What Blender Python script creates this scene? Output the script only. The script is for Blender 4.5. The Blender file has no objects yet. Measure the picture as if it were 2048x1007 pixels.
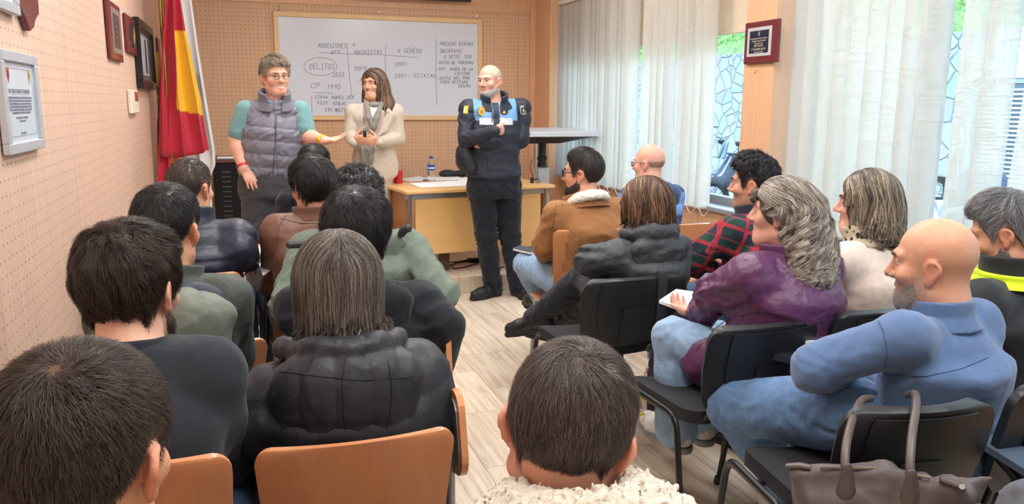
import bpy, math, random
import numpy as np
from mathutils import Matrix, Vector
random.seed(7); RNG = np.random.default_rng(11)
SC = bpy.context.scene
COL = SC.collection
V = lambda *a: np.array(a, float)
def unit(v):
    v = np.asarray(v, float); return v/(np.linalg.norm(v)+1e-12)
UPZ = V(0, 0, 1)
# ------------------------------------------------------------------ camera
F = 1600.; CX = 1024.; CY = 503.5; H = 1.50
YAW = math.radians(18.65); PIT = math.radians(10.5); ROLL = math.radians(.36)
FWD = V(math.sin(YAW)*math.cos(PIT), math.cos(YAW)*math.cos(PIT), -math.sin(PIT))
_r0 = V(math.cos(YAW), -math.sin(YAW), 0); _u0 = np.cross(_r0, FWD)
CR = math.cos(ROLL)*_r0+math.sin(ROLL)*_u0; CU = -math.sin(ROLL)*_r0+math.cos(ROLL)*_u0
EYE = V(0, 0, H)
def ray(px, py): return FWD+CR*((px-CX)/F)-CU*((py-CY)/F)
def atd(px, py, d): return EYE+ray(px, py)*d
def atz(px, py, z):
    v = ray(px, py); return EYE+v*((z-H)/v[2])
def aty(px, py, y):
    v = ray(px, py); return EYE+v*(y/v[1])
def atx(px, py, x):
    v = ray(px, py); return EYE+v*(x/v[0])
cd = bpy.data.cameras.new('camera'); cam = bpy.data.objects.new('camera', cd); COL.objects.link(cam)
cd.sensor_fit = 'HORIZONTAL'; cd.sensor_width = 36; cd.lens = F/2048*36; cd.clip_start = .02; cd.clip_end = 200
M = Matrix.Identity(4)
for i in range(3):
    M[i][0] = CR[i]; M[i][1] = CU[i]; M[i][2] = -FWD[i]; M[i][3] = EYE[i]
cam.matrix_world = M; SC.camera = cam

# ------------------------------------------------------------------ objects
def tag(o, label=None, cat=None, group=None, kind=None):
    for k, v in (('label', label), ('category', cat), ('group', group), ('kind', kind)):
        if v: o[k] = v
    return o
def empty(name, loc, label=None, cat=None, group=None, rz=0., kind=None):
    o = bpy.data.objects.new(name, None); COL.objects.link(o); o.empty_display_size = .05
    o.location = loc; o.rotation_euler = (0, 0, rz)
    return tag(o, label, cat, group, kind)
def raw_mesh(name, verts, faces, mat, parent=None, smooth=True, col=None, loc=None, sharp=None):
    """verts in WORLD coordinates when parent/loc is an unrotated empty: the origin offset is taken off"""
    me = bpy.data.meshes.new(name)
    verts = np.asarray(verts, np.float32)
    off = None
    q = parent
    while q is not None and '_world' not in q: q = q.parent
    if q is not None: off = np.array(q['_world'], np.float32)
    if loc is not None: off = np.array(loc, np.float32)
    if off is not None: verts = verts-off
    if isinstance(faces, np.ndarray):
        n = faces.shape[1]; nf = len(faces)
        me.vertices.add(len(verts)); me.vertices.foreach_set('co', verts.ravel())
        me.loops.add(nf*n); me.loops.foreach_set('vertex_index', faces.astype(np.int32).ravel())
        me.polygons.add(nf); me.polygons.foreach_set('loop_start', np.arange(0, nf*n, n, dtype=np.int32))
        me.polygons.foreach_set('loop_total', np.full(nf, n, np.int32))
        me.update(calc_edges=True)
    else:
        me.from_pydata([tuple(map(float, v)) for v in verts], [], faces)
    if col is not None:
        ca = me.color_attributes.new('Col', 'FLOAT_COLOR', 'POINT')
        c4 = np.ones((len(verts), 4), np.float32); c4[:, :3] = col
        ca.data.foreach_set('color', c4.ravel())
    if smooth:
        me.polygons.foreach_set('use_smooth', np.ones(len(me.polygons), bool))
        if sharp: me.set_sharp_from_angle(angle=math.radians(sharp))
    o = bpy.data.objects.new(name, me); COL.objects.link(o)
    if mat is not None:
        for m in (mat if isinstance(mat, (list, tuple)) else [mat]): me.materials.append(m)
    if parent is not None: o.parent = parent
    if loc is not None: o.location = loc
    return o
def wempty(name, loc, *a, **k):
    o = empty(name, loc, *a, **k); o['_world'] = [float(x) for x in loc]; return o
def copy_tree(o, parent=None):
    c = o.copy(); COL.objects.link(c); c.parent = parent
    for ch in list(o.children): copy_tree(ch, c)
    return c
class MB:
    """collects hard-surface pieces, then links them as one mesh object"""
    def __init__(s): s.v = []; s.f = []
    def add(s, vs, fs):
        b = len(s.v); s.v += [tuple(map(float, v)) for v in vs]; s.f += [tuple(b+i for i in f) for f in fs]; return s
    def box(s, lo, hi, bev=0., M=None):
        lo = V(*lo); hi = V(*hi); c = (lo+hi)/2; h = (hi-lo)/2; b = min(bev, h.min()*.98)
        if b <= 0:
            vs = [(c[0]+x*h[0], c[1]+y*h[1], c[2]+z*h[2]) for x in (-1, 1) for y in (-1, 1) for z in (-1, 1)]
            fs = [(0, 1, 3, 2), (4, 6, 7, 5), (0, 4, 5, 1), (2, 3, 7, 6), (0, 2, 6, 4), (1, 5, 7, 3)]
        else:
            vs = []; idx = {}
            for x in (-1, 1):
                for y in (-1, 1):
                    for z in (-1, 1):
                        for a in range(3):
                            q = V(x, y, z)*(h-b); q[a] += (x, y, z)[a]*b; idx[x, y, z, a] = len(vs); vs.append(c+q)
            fs = []
            for a in range(3):
                o1, o2 = (a+1) % 3, (a+2) % 3
                for sg in (-1, 1):
                    q = []
                    for u, w in ((-1, -1), (1, -1), (1, 1), (-1, 1)):
                        k = [0, 0, 0]; k[a] = sg; k[o1] = u; k[o2] = w; q.append(idx[k[0], k[1], k[2], a])
                    fs.append(q if sg > 0 else q[::-1])
            for a in range(3):
                o1, o2 = (a+1) % 3, (a+2) % 3
                for u in (-1, 1):
                    for w in (-1, 1):
                        k0 = [0, 0, 0]; k0[o1] = u; k0[o2] = w; k1 = list(k0); k0[a] = -1; k1[a] = 1
                        q = [idx[(*k0, o1)], idx[(*k1, o1)], idx[(*k1, o2)], idx[(*k0, o2)]]
                        fs.append(q if u*w < 0 else q[::-1])
            for x in (-1, 1):
                for y in (-1, 1):
                    for z in (-1, 1):
                        q = [idx[x, y, z, a] for a in range(3)]; fs.append(q if x*y*z > 0 else q[::-1])
        if M is not None: vs = [M @ Vector(v) for v in vs]
        return s.add(vs, fs)
    def tube(s, pts, r, n=10, cap=True, flat=None):
        pts = [np.asarray(p, float) for p in pts]; m = len(pts)
        rs = r if isinstance(r, (list, tuple, np.ndarray)) else [r]*m
        T = [unit(pts[min(i+1, m-1)]-pts[max(i-1, 0)]) for i in range(m)]
        ref = UPZ if abs(T[0][2]) < .9 else V(1, 0, 0)
        u = unit(np.cross(T[0], ref)); vs = []; fs = []
        for i in range(m):
            u = unit(u-T[i]*(u@T[i])); w = np.cross(T[i], u)
            for k in range(n):
                a = 2*math.pi*k/n; vs.append(pts[i]+u*math.cos(a)*rs[i]+w*math.sin(a)*rs[i]*(flat or 1))
        for i in range(m-1):
            for k in range(n):
                a = i*n+k; b = i*n+(k+1) % n; fs.append((a, b, b+n, a+n))
        if cap: fs += [tuple(range(n))[::-1], tuple(range((m-1)*n, m*n))]
        return s.add(vs, fs)
    def cyl(s, a, b, r, n=20, r2=None): return s.tube([a, b], [r, r if r2 is None else r2], n)
    def lathe(s, c, prof, n=28):
        vs = []; fs = []; c = V(*c)
        for r, z in prof:
            for k in range(n):
                a = 2*math.pi*k/n; vs.append(c+V(r*math.cos(a), r*math.sin(a), z))
        for i in range(len(prof)-1):
            for k in range(n):
                a = i*n+k; b = i*n+(k+1) % n; fs.append((a, b, b+n, a+n))
        fs += [tuple(range(n))[::-1], tuple(range((len(prof)-1)*n, len(prof)*n))]
        return s.add(vs, fs)
    def prism(s, poly, u, v, o, t):
        """extrude a 2-D outline (in axes u, v at o) by vector t"""
        o = V(*o); u = V(*u); v = V(*v); t = V(*t); n = len(poly)
        vs = [o+u*x+v*y for x, y in poly]+[o+u*x+v*y+t for x, y in poly]
        fs = [tuple(range(n))[::-1], tuple(range(n, 2*n))]+[(i, (i+1) % n, n+(i+1) % n, n+i) for i in range(n)]
        return s.add(vs, fs)
    def sheet(s, fn, nu, nv, t):
        """fn(u,v)->(point, normal); a curved board of thickness t"""
        A = [[fn(i/nu, j/nv) for j in range(nv+1)] for i in range(nu+1)]
        vs = [p for row in A for p, n in row]+[p-n*t for row in A for p, n in row]
        W = nv+1; K = (nu+1)*W; fs = []
        for i in range(nu):
            for j in range(nv):
                a = i*W+j; q = (a, a+W, a+W+1, a+1); fs += [q, tuple(K+k for k in q[::-1])]
        rim = [j for j in range(nv)]+[i*W+nv for i in range(nu)]+[nu*W+j for j in range(nv, 0, -1)]+[i*W for i in range(nu, 0, -1)]
        for a, b in zip(rim, rim[1:]+rim[:1]): fs.append((a, b, b+K, a+K))
        return s.add(vs, fs)
    def build(s, name, mat, parent=None, smooth=True, sharp=35, loc=None):
        o = raw_mesh(name, s.v, s.f, mat, parent, smooth, loc=loc, sharp=sharp)
        return o
def rrect(w, h, r, n=5):
    """rounded rectangle outline, centred"""
    out = []
    for cx, cy, a0 in ((w/2-r, h/2-r, 0), (-w/2+r, h/2-r, 90), (-w/2+r, -h/2+r, 180), (w/2-r, -h/2+r, 270)):
        for k in range(n+1):
            a = math.radians(a0+90*k/n); out.append((cx+r*math.cos(a), cy+r*math.sin(a)))
    return out

# ------------------------------------------------------------------ implicit surfaces
def smin(a, b, k):
    if k <= 0: return np.minimum(a, b)
    h = np.maximum(k-np.abs(a-b), 0)/k
    return np.minimum(a, b)-h*h*k*.25
class Shape:
    def __init__(s): s.ops = []; s.disp = None
    def op(s, kind, fn, c, r, k): s.ops.append((kind, fn, np.asarray(c, float), float(r), k)); return s
    def rc(s, a, b, ra, rb=None, k=.015, squash=None, kind='u', mod=None):
        a = V(*a); b = V(*b); rb = ra if rb is None else rb
        if squash:
            n = unit(squash[0]); f = squash[1]
        def fn(P):
            Q = P; A = a; B = b
            if squash:
                Q = P+((P-a)@n)[:, None]*n*(1/f-1); B = b+n*(((b-a)@n)*(1/f-1))
            ab = B-A; L = ab@ab+1e-12
            t = np.clip(((Q-A)@ab)/L, 0, 1)
            d = np.linalg.norm(Q-A-t[:, None]*ab, axis=1)-(ra+(rb-ra)*t)
            if squash: d = d*min(f, 1.)
            if mod is not None: d = d-mod(P, t)
            return d
        return s.op(kind, fn, (a+b)/2, np.linalg.norm(b-a)/2+max(ra, rb)*1.1+.01, k)
    def chain(s, pts, rs, k=.01, kind='u', **kw):
        for i in range(len(pts)-1): s.rc(pts[i], pts[i+1], rs[i], rs[i+1], k=k, kind=kind, **kw)
        return s
    def ell(s, c, r, R=None, k=.015, kind='u'):
        c = V(*c); r = V(*r)
        def fn(P):
            q = P-c
            if R is not None: q = q@R      # columns of R are the local axes
            k0 = np.linalg.norm(q/r, axis=1); k1 = np.linalg.norm(q/(r*r), axis=1)+1e-9
            return k0*(k0-1)/k1
        return s.op(kind, fn, c, r.max(), k)
    def box(s, c, h, R=None, rd=.01, k=.01, kind='u'):
        c = V(*c); h = V(*h)
        def fn(P):
            q = P-c
            if R is not None: q = q@R
            q = np.abs(q)-(h-rd)
            return np.linalg.norm(np.maximum(q, 0), axis=1)+np.minimum(q.max(1), 0)-rd
        return s.op(kind, fn, c, np.linalg.norm(h), k)
    def loft(s, cs, ab, side, k=.02, kind='u', pw=2., capr=.02, mod=None, inner=None):
        """elliptic sections: centres cs, (half width, half depth) ab, constant side vector"""
        cs = np.asarray(cs, float); ab = np.asarray(ab, float); w = unit(cs[-1]-cs[0])
        hs = (cs-cs[0])@w; sd = unit(side-w*(np.asarray(side)@w)); fr = np.cross(w, sd)
        hh = np.linspace(hs[0], hs[-1], 40)
        def sm(y):
            y = np.interp(hh, hs, y); z = np.pad(y, 2, mode='edge')
            return (z[:-4]+2*z[1:-3]+3*z[2:-2]+2*z[3:-1]+z[4:])/9
        tab = [sm(cs[:, i]) for i in range(3)]+[sm(ab[:, i]) for i in range(2)]
        def fn(P):
            h = (P-cs[0])@w; hc = np.clip(h, hs[0], hs[-1])
            c = np.stack([np.interp(hc, hh, tab[i]) for i in range(3)], 1)
            a = np.interp(hc, hh, tab[3]); b = np.interp(hc, hh, tab[4])
            q = P-c; x = np.abs(q@sd)+1e-6; y = np.abs(q@fr)+1e-6
            if pw == 2.:
                k0 = np.sqrt((x/a)**2+(y/b)**2); k1 = np.sqrt((x/a**2)**2+(y/b**2)**2)+1e-9
                d = k0*(k0-1)/k1
            else:
                k0 = ((x/a)**pw+(y/b)**pw)**(1/pw); d = (k0-1)*np.minimum(a, b)
            if mod is not None: d = d-mod(P, h)
            if inner is not None: d = np.maximum(d, -(d+inner))
            e = np.maximum(hs[0]-h, h-hs[-1])
            return -smin(-d, -e, capr)
        c = (cs[0]+cs[-1])/2
        return s.op(kind, fn, c, np.linalg.norm(cs[-1]-cs[0])/2+ab.max()*1.05+.05, k)
    def torus(s, c, ax, Rm, r, k=.01, kind='u', sc=None, R=None):
        c = V(*c); ax = unit(ax)
        def fn(P):
            q = P-c
            if sc is not None: q = (q@R)/sc
            h = q@(ax if sc is None else UPZ); rr = np.linalg.norm(q-h[:, None]*(ax if sc is None else UPZ), axis=1)
            return np.hypot(rr-Rm, h)-r
        return s.op(kind, fn, c, (Rm+r)*(1 if sc is None else max(sc)), k)
    def cut(s, fn): return s.op('i', fn, V(0, 0, 0), 1e6, .004)     # keep where fn<0
    def ev(s, P, near=None):
        d = np.full(len(P), 1e3)
        for kind, fn, c, r, k in s.ops:
            if kind == 'u': d = smin(d, fn(P), k)
            elif kind == 's': d = -smin(-d, fn(P), k)
            else: d = -smin(-d, -fn(P), k)
        if s.disp is not None: d = d-s.disp(P)
        return d
    def mesh(s, res):
        us = [o for o in s.ops if o[0] == 'u']
        lo = np.min([o[2]-o[3] for o in us], 0)-.03; hi = np.max([o[2]+o[3] for o in us], 0)+.03
        nb = np.ceil((hi-lo)/(8*res)).astype(int)+1; N = nb*8
        bi = np.stack(np.meshgrid(*[np.arange(n) for n in nb], indexing='ij'), -1).reshape(-1, 3)
        cen = lo+(bi*8+3.5)*res; hd = 8*res*.5*math.sqrt(3)
        dc = s.ev(cen)
        act = np.abs(dc) < hd*1.35+.02
        ab = bi[act]; ac = cen[act]; B = len(ab)
        g = np.stack(np.meshgrid(*[np.arange(8)]*3, indexing='ij'), -1).reshape(-1, 3)
        P = (lo+(ab[:, None, :]*8+g[None])*res).reshape(-1, 3)
        D = np.full(len(P), 1e3)
        for kind, fn, c, r, k in s.ops:
            sel = np.linalg.norm(ac-c, axis=1)-r < hd+k+.03
            if not sel.any(): continue
            if sel.all():
                m = slice(None); dd = fn(P); D0 = D
            else:
                m = np.repeat(sel, 512); dd = fn(P[m]); D0 = D[m]
            if kind == 'u': D[m] = smin(D0, dd, k)
            elif kind == 's': D[m] = -smin(-D0, dd, k)
            else: D[m] = -smin(-D0, -dd, k)
        if s.disp is not None:
            m = np.abs(D) < .06; D[m] = D[m]-s.disp(P[m])
        G = np.empty(tuple(N), np.float32)
        G5 = G.reshape(nb[0], 8, nb[1], 8, nb[2], 8)
        big = np.where(dc < 0, -1., 1.).reshape(*nb)
        G5[:] = big[:, None, :, None, :, None]
        G5[ab[:, 0], :, ab[:, 1], :, ab[:, 2], :] = D.reshape(B, 8, 8, 8)
        return nets(G, lo, res)
def nets(G, lo, res):
    S = G < 0
    def sh(A, i, j, k): return A[i:A.shape[0]-1+i, j:A.shape[1]-1+j, k:A.shape[2]-1+k]
    co = [(i, j, k) for i in (0, 1) for j in (0, 1) for k in (0, 1)]
    al = sh(S, 0, 0, 0).copy(); an = al.copy()
    for c in co[1:]: al &= sh(S, *c); an |= sh(S, *c)
    cell = np.argwhere(an & ~al)
    if not len(cell): return np.zeros((0, 3)), np.zeros((0, 4), int)
    idx = np.full(an.shape, -1, np.int32); idx[tuple(cell.T)] = np.arange(len(cell))
    vals = np.stack([G[tuple((cell+c).T)] for c in co], 1)
    acc = np.zeros((len(cell), 3)); cnt = np.zeros(len(cell))
    for a in range(8):
        for b in range(a+1, 8):
            df = np.array(co[b])-np.array(co[a])
            if np.abs(df).sum() != 1: continue
            m = (vals[:, a] < 0) != (vals[:, b] < 0)
            t = vals[m, a]/(vals[m, a]-vals[m, b])
            acc[m] += np.array(co[a])+t[:, None]*df; cnt[m] += 1
    vs = lo+(cell+acc/cnt[:, None])*res
    faces = []
    for ax in range(3):
        o1, o2 = [(1, 2), (2, 0), (0, 1)][ax]
        sl0 = [slice(None)]*3; sl1 = [slice(None)]*3; sl0[ax] = slice(0, -1); sl1[ax] = slice(1, None)
        a = S[tuple(sl0)]; b = S[tuple(sl1)]
        e = np.argwhere(a != b)
        e = e[(e[:, o1] > 0) & (e[:, o2] > 0) & (e[:, o1] < S.shape[o1]-1) & (e[:, o2] < S.shape[o2]-1)]
        flip = ~a[tuple(e.T)]
        u1 = np.zeros(3, int); u1[o1] = 1; u2 = np.zeros(3, int); u2[o2] = 1
        q = np.stack([idx[tuple((e-u1-u2).T)], idx[tuple((e-u2).T)], idx[tuple(e.T)], idx[tuple((e-u1).T)]], 1)
        q[flip] = q[flip][:, ::-1]
        faces.append(q[(q >= 0).all(1)])
    return vs, np.concatenate(faces)
_ND = RNG.normal(size=(40, 3)); _NP = RNG.uniform(0, 6.28, 40)
def noise(P, f, seed=0, n=5):
    """smooth sum-of-sines noise about -1..1"""
    out = np.zeros(len(P))
    for i in range(n):
        j = (seed*7+i) % 40; out += np.sin(P@(_ND[j]*f)+_NP[j]+1.7*np.sin(P@(_ND[(j+13) % 40]*f*.6)+seed))
    return out/n*1.4
def folds(P, f, seed=0):
    """creased cloth: sharp valleys, round crests, 0..1"""
    W = P+.02*np.stack([noise(P, f*.7, seed+3, 2), noise(P, f*.7, seed+5, 2), noise(P, f*.7, seed+8, 2)], 1)
    return 1-np.abs(noise(W, f, seed, 3))*1.0-.4*np.abs(noise(W, f*2.1, seed+2, 3))+.15
def sss(e0, e1, x):
    t = np.clip((x-e0)/(e1-e0), 0, 1); return t*t*(3-2*t)
# ------------------------------------------------------------------ materials
def lin(c):
    """sRGB 0-255 to linear"""
    if isinstance(c, str): c = tuple(int(c[i:i+2], 16) for i in (0, 2, 4))
    return tuple(((x/255)/12.92 if x/255 <= .04045 else ((x/255+.055)/1.055)**2.4) for x in c)
class NT:
    def __init__(s, name):
        s.m = bpy.data.materials.new(name); s.m.use_nodes = True; s.t = s.m.node_tree; s.n = s.t.nodes; s.l = s.t.links
        s.b = s.n['Principled BSDF']; s.out = s.n['Material Output']
    def new(s, ty, **kw):
        n = s.n.new(ty)
        for k, v in kw.items():
            if hasattr(n, k): setattr(n, k, v)
            else: n.inputs[k.replace('_', ' ')].default_value = v
        return n
    def link(s, a, b): s.l.new(a, b)
    def coord(s, which='Object', scale=None, rot=None):
        tc = s.new('ShaderNodeTexCoord'); o = tc.outputs[which]
        if scale is not None or rot is not None:
            mp = s.new('ShaderNodeMapping')
            if scale is not None: mp.inputs['Scale'].default_value = scale
            if rot is not None: mp.inputs['Rotation'].default_value = rot
            s.link(o, mp.inputs['Vector']); o = mp.outputs[0]
        return o
    def noise(s, vec, scale, detail=4, rough=.55, dist=0.):
        n = s.new('ShaderNodeTexNoise'); n.inputs['Scale'].default_value = scale; n.inputs['Detail'].default_value = detail
        n.inputs['Roughness'].default_value = rough; n.inputs['Distortion'].default_value = dist
        s.link(vec, n.inputs['Vector']); return n.outputs['Fac']
    def math(s, op, a, b=None, c=None, clamp=False):
        n = s.new('ShaderNodeMath'); n.operation = op; n.use_clamp = clamp
        for i, x in enumerate((a, b, c)):
            if x is None: continue
            if isinstance(x, (int, float)): n.inputs[i].default_value = x
            else: s.link(x, n.inputs[i])
        return n.outputs[0]
    def ramp(s, fac, stops):
        n = s.new('ShaderNodeValToRGB'); cr = n.color_ramp
        while len(cr.elements) < len(stops): cr.elements.new(.5)
        for e, (p, c) in zip(cr.elements, stops): e.position = p; e.color = (*c, 1) if len(c) == 3 else c
        s.link(fac, n.inputs[0]); return n.outputs[0]
    def mix(s, fac, a, b, mode='MIX'):
        n = s.new('ShaderNodeMix'); n.data_type = 'RGBA'; n.blend_type = mode
        for sock, x in ((n.inputs[0], fac), (n.inputs[6], a), (n.inputs[7], b)):
            if isinstance(x, (int, float)): sock.default_value = x
            elif isinstance(x, tuple): sock.default_value = (*x, 1) if len(x) == 3 else x
            else: s.link(x, sock)
        return n.outputs[2]
    def bump(s, h, strength=.3, dist=.002, base=None):
        n = s.new('ShaderNodeBump'); n.inputs['Strength'].default_value = strength; n.inputs['Distance'].default_value = dist
        s.link(h, n.inputs['Height'])
        if base is not None: s.link(base, n.inputs['Normal'])
        s.link(n.outputs[0], s.b.inputs['Normal']); return n.outputs[0]
    def set(s, **kw):
        for k, v in kw.items():
            k = k.replace('_', ' ')
            i = s.b.inputs[k]
            if isinstance(v, (int, float)): i.default_value = v
            elif isinstance(v, tuple): i.default_value = (*v, 1) if len(v) == 3 else v
            else: s.link(v, i)
        return s
_MC = {}
def plain(name, c, rough=.5, metal=0., var=.06, vscale=30, bump=None, spec=.5, sheen=0., coat=0., attr=False, fine=None, bdist=.002):
    """one coat of colour with slight natural variation and an optional surface grain"""
    if name in _MC: return _MC[name]
    t = NT(name); oc = t.coord()
    f = t.noise(oc, vscale, 3)
    c = lin(c)
    if attr:
        a = t.new('ShaderNodeAttribute', attribute_name='Col'); base = a.outputs['Color']
        k = t.ramp(f, [(.3, (1-var,)*3), (.7, (1+var*.3,)*3)])
        t.set(Base_Color=t.mix(1., base, k, 'MULTIPLY'))
    else:
        t.set(Base_Color=t.ramp(f, [(.3, tuple(x*(1-var) for x in c)), (.7, tuple(min(1, x*(1+var)) for x in c))]))
    t.set(Roughness=rough, Metallic=metal)
    t.b.inputs['Specular IOR Level'].default_value = spec
    if sheen: t.b.inputs['Sheen Weight'].default_value = sheen; t.b.inputs['Sheen Roughness'].default_value = .5
    if coat: t.b.inputs['Coat Weight'].default_value = coat
    nb = None
    if bump: nb = t.bump(t.noise(oc, bump[0], 4, .6), bump[1], bdist)
    if fine: t.bump(t.noise(oc, fine[0], 2, .6), fine[1], .0006, nb)
    _MC[name] = t.m
    return t.m
def fabric(name, c, rough=.88, wr=(16, .35), fine=(500, .5), var=.08, sheen=.15, spec=.25, vscale=40):
    return plain('cloth '+name, c, rough, 0, var, vscale, wr, spec, sheen, 0, False, fine, .012)
def nylon(name, c, rough=.42, wr=(24, .35), fine=(900, .15), spec=.45):
    return plain('nylon '+name, c, rough, 0, .08, 20, wr, spec, .05, 0, False, fine, .010)
def skin_mat():
    if 'skin' in _MC: return _MC['skin']
    t = NT('skin'); oc = t.coord(); a = t.new('ShaderNodeAttribute', attribute_name='Col').outputs['Color']
    f = t.noise(oc, 55, 5, .6); k = t.ramp(f, [(.3, (.93, .88, .86)), (.7, (1.03, 1.04, 1.04))])
    t.set(Base_Color=t.mix(1., a, k, 'MULTIPLY'), Roughness=.48); t.b.inputs['Specular IOR Level'].default_value = .4
    t.b.inputs['Subsurface Weight'].default_value = .12; t.b.inputs['Subsurface Radius'].default_value = (1., .35, .2); t.b.inputs['Subsurface Scale'].default_value = .008
    t.bump(t.noise(oc, 420, 3, .6), .12, .0008); _MC['skin'] = t.m; return t.m
def hair_mat():
    if 'hair' in _MC: return _MC['hair']
    t = NT('hair'); a = t.new('ShaderNodeAttribute', attribute_name='Col').outputs['Color']
    t.set(Base_Color=a, Roughness=.36); t.b.inputs['Specular IOR Level'].default_value = .5; _MC['hair'] = t.m; return t.m

# ------------------------------------------------------------------ people
def rotz(a):
    c, s = math.cos(a), math.sin(a); return np.array([[c, -s, 0], [s, c, 0], [0, 0, 1.]])
def rotx(a):
    c, s = math.cos(a), math.sin(a); return np.array([[1, 0, 0], [0, c, -s], [0, s, c.real]])
def roty(a):
    c, s = math.cos(a), math.sin(a); return np.array([[c, 0, s], [0, 1, 0], [-s, 0, c]])
RAD = math.radians
SKIN = {'fair': (232, 186, 164), 'tan': (220, 166, 136), 'olive': (208, 158, 130), 'pink': (230, 176, 154), 'brown': (200, 140, 112)}
class Fig:
    def __init__(s, label, HC, yaw, head=(0, 0, 0), hs=1., skin='tan', group=None, female=False, bulk=1., face=False, root=None):
        s.yaw = RAD(yaw); s.R3 = rotz(s.yaw); s.r = s.R3[:, 0]; s.f = s.R3[:, 1]
        s.HC = np.asarray(HC, float); hy, hp, hr = head; hs = hs*.97; s.ys = .92
        s.HR = rotz(RAD(hy)) @ rotx(RAD(hp)) @ roty(RAD(hr)); s.hs = hs
        s.skin = V(*lin(SKIN[skin])); s.female = female; s.bulk = bulk; s.face = face
        s.root = V(*root); s.label = label; s.o = wempty('person', s.root, label, 'person', group)
        s.J = {}; s.colf = []
    def L(s, x, y, z): return s.root+s.r*x+s.f*y+UPZ*z
    def hp(s, x, y, z): return s.HC+s.HR @ (V(x, y*s.ys, z)*s.hs)
    def hl(s, P): return ((P-s.HC) @ s.HR)/(s.hs*V(1, s.ys, 1))
    def set(s, **kw):
        """joint overrides in the figure's own frame (right, forward, up)"""
        for k, v in kw.items(): s.J[k] = s.L(*v)
        return s
    def setw(s, **kw):
        for k, v in kw.items(): s.J[k] = np.asarray(v, float)
        return s
def sit(label, px, py, d, yaw=0, head=None, lean=.05, side=0., seat=.45, sw=.18, hs=1., hc=None, drop=.128, **kw):
    HC = atd(px, py, d) if hc is None else V(*hc); R3 = rotz(RAD(yaw))
    root = V(HC[0], HC[1], 0)-R3[:, 1]*lean-R3[:, 0]*side
    g = Fig(label, HC, yaw, (yaw, 0, 0) if head is None else head, hs=hs, root=root, **kw)
    J = g.J; b = g.bulk
    J['pel'] = g.L(0, 0, seat+.128)
    J['nb'] = HC-g.f*.045*hs-UPZ*drop*hs
    up = J['nb']-J['pel']
    J['waist'] = J['pel']+up*.3-g.f*.005; J['chest'] = J['pel']+up*.66-g.f*.022
    for q, sg in (('L', -1), ('R', 1)):
        J['sh'+q] = J['nb']+g.r*sg*(sw-.022)-UPZ*.068
        J['el'+q] = J['sh'+q]+g.r*sg*.050+g.f*.09-UPZ*.265
        J['wr'+q] = J['el'+q]-g.r*sg*.10+g.f*.20-UPZ*.06
        J['hip'+q] = J['pel']+g.r*sg*.095*b+g.f*.02-UPZ*.015
        J['kn'+q] = J['hip'+q]+g.r*sg*.05+g.f*.43+UPZ*.01
        J['an'+q] = J['kn'+q]*V(1, 1, 0)+UPZ*.095+g.f*.02
        J['toe'+q] = J['an'+q]+g.f*.15+g.r*sg*.025-UPZ*.055
    return g
def stand(label, hc, yaw, head, floor, sw=.19, hs=1., hip=(0, 0), **kw):
    HC = V(*hc); R3 = rotz(RAD(yaw)); root = V(HC[0], HC[1], floor)-R3[:, 1]*(.03+hip[1])-R3[:, 0]*hip[0]
    g = Fig(label, HC, yaw, head, hs=hs, root=root, **kw); J = g.J; b = g.bulk
    ht = HC[2]+.12*hs-floor
    J['pel'] = g.L(0, 0, ht*.53); J['nb'] = HC-g.f*.04*hs-UPZ*.152*hs; up = J['nb']-J['pel']
    J['waist'] = J['pel']+up*.32; J['chest'] = J['pel']+up*.68-g.f*.01
    for q, sg in (('L', -1), ('R', 1)):
        J['sh'+q] = J['nb']+g.r*sg*sw-UPZ*.05
        J['el'+q] = J['sh'+q]+g.r*sg*.05-UPZ*.30
        J['wr'+q] = J['el'+q]+g.r*sg*.02+g.f*.06-UPZ*.25
        J['hip'+q] = J['pel']+g.r*sg*.09*b-UPZ*.03
        J['kn'+q] = g.L(sg*.105, .02, ht*.285); J['an'+q] = g.L(sg*.115, -.02, .10)
        J['toe'+q] = J['an'+q]+g.f*.15+g.r*sg*.05-UPZ*.06
    return g
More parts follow.
